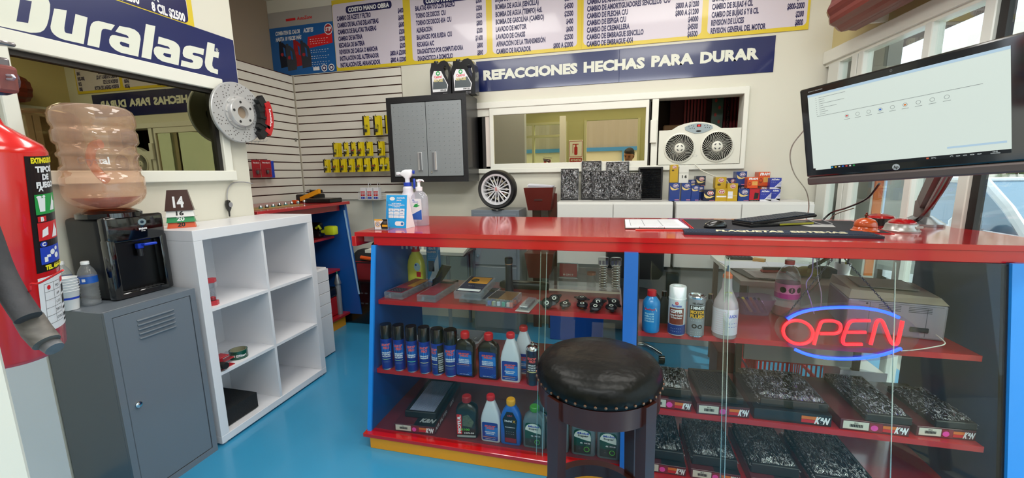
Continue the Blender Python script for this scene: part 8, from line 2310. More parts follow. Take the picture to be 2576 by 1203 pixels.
# acrylic tray rack with bulbs and card
t = thing('acrylic_rack', 'clear acrylic shelf rack at the right end of the upper left shelf', 'rack', (-0.14, 2.24, UL))
AC = MG('acrylic_tray', 'f2f4f4', ior=1.5, body=0.10, bodycol='e8e4e0')
bm = BM(); box(bm, -0.33, 0.045, 2.12, 2.30, UL + 0.02, UL + 0.024); obj('tray', bm, AC, t, world=1)
bm = BM(); box(bm, -0.33, 0.045, 2.115, 2.12, UL + 0.018, UL + 0.028); obj('front_edge', bm, M('acrylic_edge', 'd8ccb8', 0.3), t, world=1)
bm = BM(); box(bm, -0.33, 0.045, 2.30, 2.303, UL + 0.0, UL + 0.11); box(bm, -0.33, -0.327, 2.12, 2.30, UL, UL + 0.10); obj('side_wall', bm, AC, t, world=1)
t = thing('card_display', 'small framed dark red card standing in the acrylic rack', 'card', (-0.235, 2.20, UL + 0.0245))
bm = BM(); box(bm, -0.055, 0.055, -0.003, 0.003, 0.045, 0.135); obj('frame', bm, MG('acrylic', ''), t)
bm = BM(); box(bm, -0.048, 0.048, -0.0045, -0.0035, 0.055, 0.128); c = obj('card', bm, M('card_crimson', '9a2838', 0.4), t)
letters('lettering', [('8 OH 9', 0.009, plane((0, -0.005, 0)), dict(w=0.055, y=0.062))], PW, c)
bm = BM(); cb(bm, 0, 0, 0.0, 0.10, 0.02, 0.045); obj('stand', bm, MG('acrylic', ''), t)
t = thing('jar', 'small clear jar with copper coloured lid in the acrylic rack', 'jar', (-0.11, 2.22, UL + 0.0245))
bm = BM(); lathe(bm, [(0.024, 0), (0.025, 0.004), (0.025, 0.06), (0.022, 0.066)], seg=22); obj('glass', bm, AC, t, smooth=1)
bm = BM(); lathe(bm, [(0.025, 0.066), (0.025, 0.08)], seg=22, cap=0); obj('lid', bm, M('copper_lid', 'b87860', 0.4), t, smooth=1)
for k, x in enumerate((-0.045, 0.02)):
 t = thing('bulb_stack', ('tall stack of clear cased bulbs, left one beside the blue post', 'tall stack of clear cased bulbs, right one beside the blue post')[k], 'bulbs', (x, 2.19, UL + 0.0245))
 bm = BM(); lathe(bm, [(0.027, 0.13), (0.029, 0.132), (0.029, 0.168), (0.025, 0.17)], seg=24); obj('top_case', bm, AC, t, smooth=1)
 bm = BM()
 for j in range(3):
  cb(bm, -0.018 + j * 0.018, -0.028, 0.137, 0.012, 0.002, 0.022)
 obj('grey_window', bm, M('window_lilac', '7c7c9c', 0.4), t)
 for j in range(9):
  bm = BM(); z = 0.004 + j * 0.0138
  lathe(bm, [(0.016, 0), (0.022, 0.005), (0.021, 0.009), (0.012, 0.0115)], (random.uniform(-0.002, 0.002), 0, z), 16); obj('bulb_case', bm, M('foil_silver', 'c8c4c0', 0.2, metal=0.8), t, smooth=1)
# radiator caps in a row
RC = M('cap_dark', '2a2a30', 0.35, metal=0.5)
for k, (x, y, nm, tilt) in enumerate(((-0.30, 1.875, 'yellowish radiator cap standing on edge, leftmost of the caps', 60), (-0.275, 1.945, 'black radiator cap leaning behind the leftmost one', 40), (-0.215, 1.885, 'grey radiator cap with wide ears, second in the row', 14), (-0.135, 1.895, 'grey radiator cap in the middle of the row', 10), (-0.145, 2.00, 'small radiator cap lying behind the middle one', 5),
           (-0.062, 1.93, 'black radiator cap leaning back, fourth in the row', 35), (-0.072, 1.865, 'black radiator cap lying in front of the leaning one', 20), (0.0, 1.885, 'dark radiator cap at the right end beside the blue post', 12), (0.012, 1.95, 'dark radiator cap stacked behind the rightmost one', 30))):
 t = thing('radiator_cap', nm, 'cap', (x, y, UL), 0, 'radiator caps on the upper shelf')
 t.matrix_basis = Matrix.Translation((x, y, UL + 0.004 + 0.022 * math.sin(math.radians(tilt)))) @ Matrix.Rotation(math.radians(tilt), 4, 'X') @ Matrix.Rotation(k * 0.7, 4, 'Z')
 bm = BM(); lathe(bm, [(0.012, 0), (0.014, 0.002), (0.014, 0.012)], seg=16); obj('seal', bm, M('brass', 'a88a40', 0.3, metal=0.8), t, smooth=1)
 bm = BM(); lathe(bm, [(0.022, 0.010), (0.027, 0.013), (0.027, 0.018), (0.018, 0.024), (0.010, 0.021), (0.002, 0.023)], seg=28)
 for s in (-1, 1):
  hexa(bm, [(s * 0.018, -0.014, 0.013), (s * 0.042, -0.004, 0.014), (s * 0.042, 0.004, 0.014), (s * 0.018, 0.014, 0.013), (s * 0.018, -0.014, 0.018), (s * 0.042, -0.004, 0.017), (s * 0.042, 0.004, 0.017), (s * 0.018, 0.014, 0.018)])
 obj('cap_top', bm, RC, t, smooth=1)
 bm = BM(); discp(bm, tz(0.0245), 0, 0, 0.010, 0.010, 16, 0.6); obj('cap_print', bm, M('print_cream', ''), t, recalc=0)
# white tray of small clips
t = thing('foam_tray', 'white tray of small clear clips behind the spray cans', 'tray', (-0.93, 2.16, SH['ml'] + 0.0008))
bm = BM(); loft(bm, [(0, 0.17, 0.08, 8), (0.055, 0.20, 0.105, 8), (0.055, 0.192, 0.097, 8), (0.006, 0.165, 0.075, 8)], 40); obj('tray', bm, M('tray_white', 'd8dae2', 0.5), t, smooth=1)
bm = BM()
for k in range(70):
 x, y = random.gauss(0.02, 0.07), random.gauss(0, 0.03)
 x, y = max(-0.15, min(0.15, x)), max(-0.06, min(0.06, y))
 a = random.uniform(0, pi)
 z = 0.008 + random.uniform(0, 0.03)
 tube(bm, [(x, y, z), (x + 0.014 * math.cos(a), y + 0.014 * math.sin(a), z + 0.006), (x + 0.02 * math.cos(a + 0.8), y + 0.02 * math.sin(a + 0.8), z)], 0.0028, 5)
o = obj('clips', bm, MG('clip_plastic', 'e8e8ee', refl=0.3, rough=0.1, body=0.4, bodycol='e8e8f0'), t); o['kind'] = 'stuff'

# ------------------------------------------------------------ printer in the right case
t = thing('printer', 'grey laser printer on the upper right shelf behind the OPEN sign', 'printer', (1.20, 2.13, SH['ur'] + 0.0008), math.radians(-10))
PG = M('printer_grey', '98949c', 0.45)
bm = BM(); box(bm, -0.165, 0.165, -0.13, 0.16, 0, 0.15, 0.008, 2); b = obj('body', bm, PG, t)
bm = BM(); hexa(bm, [(-0.165, -0.13, 0.152), (0.165, -0.13, 0.152), (0.165, 0.16, 0.152), (-0.165, 0.16, 0.152), (-0.15, -0.10, 0.185), (0.15, -0.10, 0.175), (0.15, 0.15, 0.178), (-0.16, 0.15, 0.195)]); obj('top_cover', bm, M('printer_top', 'b0a894', 0.35), t)
bm = BM(); box(bm, -0.11, 0.10, -0.05, 0.13, 0.188, 0.192, 0.004); obj('paper_support', bm, M('printer_top_dark', '7c7870', 0.4), t)
bm = BM()
for x0 in (-0.06, 0.04):
 for k in range(4):
  quadp(bm, plane((0, -0.1306, 0)), x0, x0 + 0.075, 0.112 + k * 0.007, 0.1145 + k * 0.007)
quadp(bm, plane((0, -0.1306, 0)), -0.13, 0.15, 0.142, 0.1435); quadp(bm, plane((0, -0.1306, 0)), -0.09, -0.0885, 0.01, 0.142); quadp(bm, plane((0, -0.1306, 0)), 0.10, 0.1015, 0.01, 0.13); quadp(bm, plane((0, -0.1306, 0)), -0.13, -0.105, 0.05, 0.062)
discp(bm, plane((0, -0.1306, 0)), -0.10, 0.135, 0.004, 0.004, 12)
obj('vent_slot', bm, M('slot_grey', ''), b, recalc=0)
bm = BM(); cb(bm, 0.08, -0.134, 0.03, 0.06, 0.006, 0.02, 0.002); obj('rear_socket', bm, BKP, t)

# ------------------------------------------------------------ desk behind the counter
DZ = 0.78
t = thing('desk', 'white desk behind the counter seen through the right case', 'desk', (1.05, 2.9, 0))
bm = BM(); prism(bm, [(0.70, 2.45, DZ - 0.025), (1.35, 2.42, DZ - 0.025), (1.35, 3.2, DZ - 0.025), (0.70, 3.2, DZ - 0.025)], (0, 0, 0.025)); obj('desk_top', bm, M('desk_white', 'c9c9be', 0.4), t, world=1)
bm = BM(); box(bm, 0.76, 1.30, 2.50, 2.52, 0.30, DZ - 0.03); obj('modesty_panel', bm, M('desk_white', ''), t, world=1)
for x in (0.72, 1.31):
 for y in (2.5, 3.15):
  bm = BM(); box(bm, x, x + 0.03, y, y + 0.03, 0, DZ - 0.025); obj('leg', bm, M('desk_leg', '5a4a3c', 0.5), t, world=1)
bm = BM(); prism(bm, [(0.76, 2.50, DZ + 0.001), (1.0, 2.47, DZ + 0.001), (1.02, 2.72, DZ + 0.001), (0.72, 2.74, DZ + 0.001)], (0, 0, 0.006)); t = obj('desk_pad', bm, M('pad_black', '2a241c', 0.5), None, world=1); tag(t, 'dark clipboard on the desk under printed sheets', 'clipboard')
bm = BM(); prism(bm, [(0.79, 2.51, DZ + 0.0075), (0.98, 2.49, DZ + 0.0075), (0.99, 2.70, DZ + 0.0075), (0.78, 2.71, DZ + 0.0075)], (0, 0, 0.002)); t = obj('printed_sheet', bm, PF, None, world=1); tag(t, 'white printed sheet on the dark clipboard on the desk', 'paper')
bm = BM()
for k in range(9):
 quadp(bm, plane((0, 0, 0.0022), (1, -0.1, 0), (0, 1, 0)), -0.07, 0.07, -0.09 + k * 0.018, -0.087 + k * 0.018)
obj('print_lines', bm, M('ink_grey', ''), t, recalc=0)
for k, (x, y, w_, d_, rz, lb) in enumerate(((0.86, 2.88, 0.30, 0.20, 0.1, 'white papers spread across the back of the desk, left sheet'), (1.10, 2.85, 0.26, 0.22, -0.2, 'white papers spread across the back of the desk, right sheet'), (1.18, 2.68, 0.22, 0.14, 0.4, 'blue white sheet under the glove on the desk'))):
 t = thing('paper_sheet', lb, 'paper', (x, y, DZ + 0.001 + 0.003 * k), rz)
 bm = BM(); box(bm, -w_ / 2, w_ / 2, -d_ / 2, d_ / 2, 0, 0.0025); obj('sheet', bm, M('paper_blue_white', ''), t)
t = thing('small_keyboard', 'small black keypad at the back left of the desk', 'keyboard', (0.86, 3.08, DZ + 0.001))
bm = BM(); cb(bm, 0, 0, 0, 0.16, 0.08, 0.014, 0.003); obj('case', bm, BKP, t)
bm = BM()
for r in range(3):
 for c_ in range(7):
  cb(bm, -0.066 + c_ * 0.022, -0.024 + r * 0.024, 0.0142, 0.016, 0.016, 0.004)
obj('key', bm, M('slot_grey', ''), t)
t = thing('stapler', 'red and black stapler on the desk papers', 'stapler', (0.93, 2.66, DZ + 0.0105), 0.1)
bm = BM(); cb(bm, 0, 0, 0, 0.13, 0.03, 0.014, 0.003); obj('red_base', bm, M('print_red', ''), t)
bm = BM(); cb(bm, 0, 0, 0.014, 0.12, 0.026, 0.016, 0.004); obj('black_top', bm, BKP, t)
bm = BM(); prism(bm, [(1.02, 2.76, DZ + 0.012), (1.18, 2.72, DZ + 0.012), (1.18, 2.74, DZ + 0.012), (1.02, 2.78, DZ + 0.012)], (0, 0, 0.004)); tag(obj('wooden_ruler', bm, M('tan_board', ''), None, world=1), 'light wooden ruler on the desk papers', 'ruler')
bm = BM(); prism(bm, [(0.92, 3.00, DZ + 0.002), (0.98, 2.97, DZ + 0.002), (1.0, 3.0, DZ + 0.002), (0.94, 3.04, DZ + 0.002)], (0, 0, 0.02)); tag(obj('notebook', bm, M('note_tan', 'b08848', 0.6), None, world=1), 'small tan notepad at the back of the desk', 'notepad')
# work glove
gp = V((1.09, 2.62, DZ + 0.010))
t = thing('work_glove', 'yellow green and black work glove lying on the desk', 'glove', gp)
bm = BM(); loft(bm, [(0, 0.055, 0.045, 3), (0.015, 0.06, 0.05, 3), (0.035, 0.05, 0.04, 2.5), (0.045, 0.03, 0.03, 2)], 24)
for k, (x, L, a) in enumerate(((-0.04, 0.06, 2.6), (-0.05, 0.08, 3.0), (-0.05, 0.085, 3.3), (-0.04, 0.07, 3.7), (0.0, 0.06, 4.4))):
 q0 = V((x, -0.02 + k * 0.012 if k < 4 else -0.04, 0.02)); dv = V((math.cos(a), math.sin(a) * 0.6, 0))
 tube(bm, [q0, q0 + dv * L * 0.5 + V((0, 0, 0.016)), q0 + dv * L + V((0, 0, 0.002))], [0.015, 0.014, 0.009], 10)
obj('glove_shell', bm, M('glove_lime', '8a9030', 0.7), t, smooth=1)
bm = BM(); loft(bm, [(0, 0.05, 0.05, 3), (0.04, 0.05, 0.045, 3), (0.05, 0.03, 0.03, 2)], 20, c=(0.09, 0, 0)); obj('cuff', bm, M('glove_dark', '2a2a20', 0.8), t, smooth=1)
bm = BM(); tube(bm, [gp + V((0.0, -0.02, 0.05)), gp + V((0.06, 0.0, 0.075)), gp + V((0.20, 0.05, 0.16))], 0.010, 6, flat=2.2); t = obj('lanyard', bm, M('lanyard_dark', '4a4828', 0.6), None, world=1); tag(t, 'black and yellow lanyard rising from the glove', 'lanyard')
t = thing('badge', 'round yellow edged badge at the end of the lanyard', 'badge', gp + V((0.22, 0.05, 0.165)))
bm = BM(); lathe(bm, [(0.03, -0.003), (0.03, 0.003)], (0, 0, 0), 24, 'y'); obj('rim', bm, M('glove_lime', ''), t)
bm = BM(); lathe(bm, [(0.024, -0.0045), (0.024, -0.0035)], (0, 0, 0), 24, 'y'); obj('face', bm, M('print_cream', ''), t)
# clear box lid and pen cup
t = thing('clear_box', 'clear plastic box on the desk behind the glove', 'box', (1.24, 2.95, DZ + 0.001), 0.2)
bm = BM(); box(bm, -0.10, 0.10, -0.08, 0.08, 0, 0.13, 0.004); obj('box', bm, MG('acrylic', ''), t)
t = thing('pen_cup', 'white cup with black pens at the right of the desk', 'cup', (1.30, 2.70, DZ + 0.001))
bm = BM(); lathe(bm, [(0.034, 0), (0.04, 0.07), (0.037, 0.07), (0.031, 0.004)], seg=24); obj('cup', bm, M('paper_white', ''), t, smooth=1)
for k, (dx, cc, lb) in enumerate(((0.012, '101012', 'tall black marker standing in the white cup'), (-0.012, '17181c', 'shorter black pen standing in the white cup'), (0.024, 'b8b830', 'yellow green pen in the white cup'))):
 bm = BM(); q = V((1.30 + dx, 2.70, DZ + 0.008)); tube(bm, [q, q + V((0.03 * (1 if k == 0 else -0.2), 0.005, 0.17 - 0.05 * k))], 0.006, 8); tag(obj('pen', bm, M('pen_' + cc, cc, 0.4), None, world=1), lb, 'pen', 'pens in the white cup')
# left desk
t = thing('desk', 'white corner desk under the grey wall cabinet', 'desk', (-1.5, 3.2, 0))
bm = BM(); prism(bm, [(-2.0, 2.93, 0.765), (-1.13, 2.93, 0.765), (-1.20, 3.28, 0.765), (-1.20, 3.58, 0.765), (-2.0, 3.58, 0.765)], (0, 0, 0.025)); obj('desk_top', bm, M('desk_white', ''), t, world=1)
for x, y in ((-1.30, 3.02), (-1.30, 3.5), (-1.95, 3.5), (-1.95, 3.02)):
 bm = BM(); tube(bm, [(x, y, 0), (x, y, 0.765)], 0.016, 10); obj('leg', bm, M('grey_steel', '8c9298', 0.3, metal=0.5), t, world=1, smooth=1)
bm = BM(); box(bm, -1.40, -1.15, 3.0, 3.3, 0.745, 0.764); obj('drawer_tray', bm, BKP, t, world=1)
bm = BM(); box(bm, -1.36, -1.32, 2.96, 2.98, 0.791, 0.792); tag(obj('paper_label', bm, PF, None, world=1), 'tiny white label on the corner desk', 'label')
# office chair with chrome base and black seat
t = thing('office_chair', 'black office chair with chrome base behind the counter', 'chair', (0.10, 2.90, 0))
bm = BM()
for k in range(5):
 a = 2 * pi * k / 5 + 0.3
 tube(bm, smooth_pts([(0.10, 2.90, 0.16), (0.10 + 0.14 * math.cos(a), 2.90 + 0.14 * math.sin(a), 0.15), (0.10 + 0.27 * math.cos(a), 2.90 + 0.27 * math.sin(a), 0.07)]), 0.018, 10)
tube(bm, [(0.10, 2.90, 0.14), (0.10, 2.90, 0.44)], 0.022, 12)
obj('chrome_base', bm, M('chrome', ''), t, world=1, smooth=1)
for k in range(5):
 a = 2 * pi * k / 5 + 0.3
 bm = BM(); lathe(bm, [(0.028, -0.02), (0.028, 0.02)], (0.10 + 0.28 * math.cos(a), 2.90 + 0.28 * math.sin(a), 0.029), 14, 'x'); obj('caster', bm, BKP, t, world=1, smooth=1)
bm = BM(); loft(bm, [(0.44, 0.20, 0.20, 3), (0.46, 0.23, 0.23, 3), (0.52, 0.23, 0.23, 3), (0.54, 0.2, 0.2, 3)], 28, c=(0.10, 2.90, 0)); obj('seat', bm, M('chair_black', '1a1b1d', 0.6), t, world=1, smooth=1)
bm = BM(); loft(bm, [(0.60, 0.18, 0.03, 4), (0.64, 0.21, 0.035, 4), (0.86, 0.21, 0.035, 4), (0.93, 0.15, 0.03, 3)], 28, c=(0.16, 3.12, 0)); obj('backrest', bm, M('chair_black', ''), t, world=1, smooth=1)
bm = BM(); tube(bm, smooth_pts([(0.13, 3.05, 0.47), (0.15, 3.17, 0.52), (0.16, 3.16, 0.66)]), 0.018, 8); obj('back_bar', bm, M('chrome', ''), t, world=1, smooth=1)
# blue mat box, red crate, white box on the floor
t = thing('blue_case', 'flat blue case standing on the floor behind the counter', 'case', (-0.28, 3.3, 0))
bm = BM(); box(bm, -0.50, -0.06, 3.25, 3.33, 0, 0.34, 0.006); obj('case', bm, M('case_blue', '1a5cc0', 0.4), t, world=1)
t = thing('plastic_crate', 'red slatted plastic crate on the floor under the desk', 'crate', (1.0, 2.8, 0))
CR_ = M('crate_red', 'd8202c', 0.35)
x0, x1, y0, y1, z1 = 0.86, 1.22, 2.62, 2.90, 0.26
bm = BM()
for z in (0.0, 0.125, z1 - 0.02):
 for q in ((x0, x1, y0, y0 + 0.01), (x0, x1, y1 - 0.01, y1), (x0, x0 + 0.01, y0, y1), (x1 - 0.01, x1, y0, y1)):
  box(bm, q[0], q[1], q[2], q[3], z, z + 0.02)
box(bm, x0, x1, y0, y1, 0, 0.006)
obj('frame', bm, CR_, t, world=1)
bm = BM()
for k in range(15):
 x = x0 + 0.003 + k * (x1 - x0 - 0.012) / 14
 box(bm, x, x + 0.006, y0 + 0.001, y0 + 0.008, 0.0, z1)
 box(bm, x, x + 0.006, y1 - 0.008, y1 - 0.001, 0.0, z1)
for k in range(11):
 y = y0 + 0.003 + k * (y1 - y0 - 0.012) / 10
 box(bm, x0 + 0.001, x0 + 0.008, y, y + 0.006, 0, z1)
o = obj('slat', bm, CR_, t, world=1)
o['kind'] = 'stuff'
t = thing('plastic_crate', 'dark red crate leaning further left under the desk', 'crate', (0.72, 2.75, 0))
bm = BM(); box(bm, 0.66, 0.80, 2.66, 2.86, 0, 0.26, 0.004); obj('body', bm, M('crate_dark_red', '6c1a20', 0.5), t, world=1)
t = thing('carton', 'open white carton on the floor right of the red crate', 'box', (1.35, 2.55, 0))
bm = BM(); box(bm, 1.26, 1.46, 2.50, 2.70, 0, 0.28, 0.002); obj('carton', bm, M('carton_white', 'b4b2b4', 0.6), t, world=1)
bm = BM(); hexa(bm, [(1.24, 2.49, 0.10), (1.46, 2.49, 0.10), (1.46, 2.495, 0.10), (1.24, 2.495, 0.10), (1.24, 2.48, 0.29), (1.46, 2.48, 0.29), (1.46, 2.485, 0.29), (1.24, 2.485, 0.29)]); obj('flap', bm, M('carton_pale', 'c8c4c8', 0.6), t, world=1)
# white sheet against the glass wall
t = thing('paper_poster', 'blank white sheet leaning against the glass wall behind the counter', 'paper', (1.50, 3.0, 0.9))
A, B = at(2222, 550, 'y', 2.9), at(2318, 550, 'y', 2.78)
zt_ = at(2222, 455, 'y', 2.9).z
bm = BM(); prism(bm, [(A.x, A.y, 0.78), (B.x, B.y, 0.78), (B.x, B.y, zt_ + 0.12), (A.x, A.y, zt_ + 0.12)], (0.0, 0.004, 0)); obj('sheet', bm, M('sheet_grey_white', 'c4c8ca', 0.6), t, world=1)
bm = BM(); prism(bm, [(B.x + 0.001, B.y - 0.002, 0.45), (B.x + 0.012, B.y - 0.002, 0.45), (B.x + 0.012, B.y - 0.002, 1.1), (B.x + 0.001, B.y - 0.002, 1.1)], (0, 0.004, 0)); obj('dark_edge', bm, BKP, t, world=1)
bm = BM(); A = at(2190, 560, 'y', 3.05); box(bm, A.x, A.x + 0.045, 3.05, 3.06, 0.7, 1.75); tag(obj('amber_strip', bm, MG('amber_plastic', 'f0a030', ior=1.4, body=0.35, bodycol='e89020'), None, world=1), 'translucent amber strip hanging beside the white sheet at the glass wall', 'strip')

# ------------------------------------------------------------ rolled blind above the glass wall
t = thing('rolled_blind', 'dark red ribbed rolled blind mounted high on the right wall', 'blind', (1.50, 2.9, 2.35))
n = 40
ri = []
A, B = V((1.53, 3.12, 2.335)), V((1.63, 1.6, 2.335))
for P0 in (A + V((0, 0.05, 0)), A, A.lerp(B, 0.5), B):
 ring = []
 for k in range(n):
  a = 2 * pi * k / n
  rr = 0.135 * (1 + 0.05 * math.cos(10 * a)) * (0.86 if P0.y > A.y else 1)
  ring.append(P0 + V((rr * math.cos(a) * 0.9 - 0.14, 0, rr * math.sin(a) + 0.03)))
 ri.append(ring)
bm = BM(); rings(bm, ri); obj('roll', bm, M('blind_red_brown', '6e2414', 0.45, coat=0.2, var=0.25, vscale=3, stretch=(6, 0.4, 6)), t, world=1)
bm = BM(); box(bm, 1.44, 1.53, 3.0, 3.02, 2.235, 2.30); obj('bracket', bm, WHITE, t, world=1)

# ------------------------------------------------------------ parked car outside the glass
CXX = 3.2
t = thing('parked_car', 'white car parked outside the glass wall on the right', 'car', (CXX + 0.8, 4.6, 0))
CWH = M('car_white', 'e4e8ee', 0.15, coat=1)
prof = [(2.6, 0.25), (7.0, 0.25), (7.1, 0.9), (6.9, 1.04), (4.2, 1.02), (2.75, 0.86), (2.55, 0.7)]
bm = BM(); prism(bm, [(CXX, y, z) for y, z in prof], (1.7, 0, 0)); bmesh.ops.bevel(bm, geom=list(bm.edges), offset=0.05, segments=3, affect='EDGES'); obj('body', bm, CWH, t, world=1, smooth=1)
bm = BM(); rings(bm, [[V((x, y, 1.0)) for x, y in ((CXX + 0.04, 4.12), (CXX + 1.66, 4.12), (CXX + 1.66, 6.9), (CXX + 0.04, 6.9))], [V((x, y, 1.46)) for x, y in ((CXX + 0.2, 4.85), (CXX + 1.5, 4.85), (CXX + 1.5, 6.4), (CXX + 0.2, 6.4))]]); obj('greenhouse_glass', bm, M('car_glass', '5c86a4', 0.08, coat=1), t, world=1)  # sky reflection put into the blue of the glass
for nm, pts, r in (('windscreen_pillar', [(CXX + 0.035, 4.10, 1.0), (CXX + 0.10, 4.42, 1.24), (CXX + 0.2, 4.85, 1.47)], 0.04), ('roof_rail', [(CXX + 0.2, 4.85, 1.47), (CXX + 0.2, 6.4, 1.47)], 0.035), ('door_pillar', [(CXX + 0.035, 5.35, 1.0), (CXX + 0.2, 5.3, 1.47)], 0.03), ('belt_line', [(CXX + 0.02, 4.15, 1.02), (CXX + 0.02, 6.9, 1.03)], 0.02)):
 bm = BM(); tube(bm, pts, r, 8); obj(nm, bm, CWH, t, world=1, smooth=1)
bm = BM(); box(bm, CXX + 0.2, CXX + 1.5, 4.85, 6.4, 1.46, 1.50, 0.01); obj('roof', bm, CWH, t, world=1)
bm = BM(); loft(bm, [(1.0, 0.09, 0.05, 3), (1.02, 0.11, 0.06, 3), (1.12, 0.11, 0.06, 3), (1.16, 0.08, 0.05, 3)], 24, c=(CXX - 0.10, 4.55, 0)); cb(bm, CXX - 0.01, 4.55, 1.02, 0.08, 0.04, 0.03); obj('wing_mirror', bm, CWH, t, world=1, smooth=1)
for y in (3.45, 6.1):
 bm = BM(); lathe(bm, [(0.20, -0.02), (0.31, -0.03), (0.33, 0.0), (0.33, 0.18), (0.2, 0.2)], (CXX - 0.01, y, 0.33), 36, 'x'); w_ = obj('wheel', bm, M('tyre_rubber', ''), t, world=1, smooth=1)
 bm = BM(); lathe(bm, [(0.21, -0.025), (0.20, -0.015), (0.05, -0.01), (0.04, -0.03), (0.001, -0.03)], (CXX - 0.01, y, 0.33), 30, 'x')
 for k in range(7):
  a = 2 * pi * k / 7
  tube(bm, [(CXX - 0.035, y + 0.05 * math.cos(a), 0.33 + 0.05 * math.sin(a)), (CXX - 0.035, y + 0.2 * math.cos(a), 0.33 + 0.2 * math.sin(a))], 0.018, 6)
 obj('wheel_rim', bm, SV, w_, world=1, smooth=1)
t.matrix_basis = Matrix.Translation((CXX + 0.8, 4.6, -0.22))
# shrubs and kerb outside
def shrub(cx_, cy_, r_, h_, n, lb, base=0.0):
 bm = BM()
 for k in range(n):
  a, b_, q = random.uniform(0, 2 * pi), random.uniform(0, 1), random.random() ** 0.4
  p_ = V((cx_ + r_ * q * math.cos(a), cy_ + r_ * q * math.sin(a), base + h_ * b_))
  d1 = V((random.gauss(0, 1), random.gauss(0, 1), random.gauss(0, 1))).normalized() * 0.09
  d2 = V((random.gauss(0, 1), random.gauss(0, 1), random.gauss(0, 1))).normalized() * 0.04
  bm.faces.new([bm.verts.new(v) for v in (p_ - d1, p_ - d2, p_ + d1, p_ + d2)])
 t = thing('shrub', lb, 'shrub', (cx_, cy_, -0.22))
 o = obj('foliage', bm, M('leaf_green', '5c7040', 0.6, var=0.5, vscale=4), t, world=1, recalc=0); o['kind'] = 'stuff'
 bm = BM(); tube(bm, [(cx_, cy_, -0.22), (cx_ + 0.05, cy_, base + h_ * 0.6)], 0.05, 8); obj('stem', bm, M('stem_brown', '5a4634', 0.8), t, world=1)


shrub(5.6, 7.6, 0.8, 2.2, 1100, 'loose green shrub beyond the parked car, left one')
shrub(6.9, 6.2, 0.6, 1.9, 800, 'loose green shrub beyond the parked car, right one')

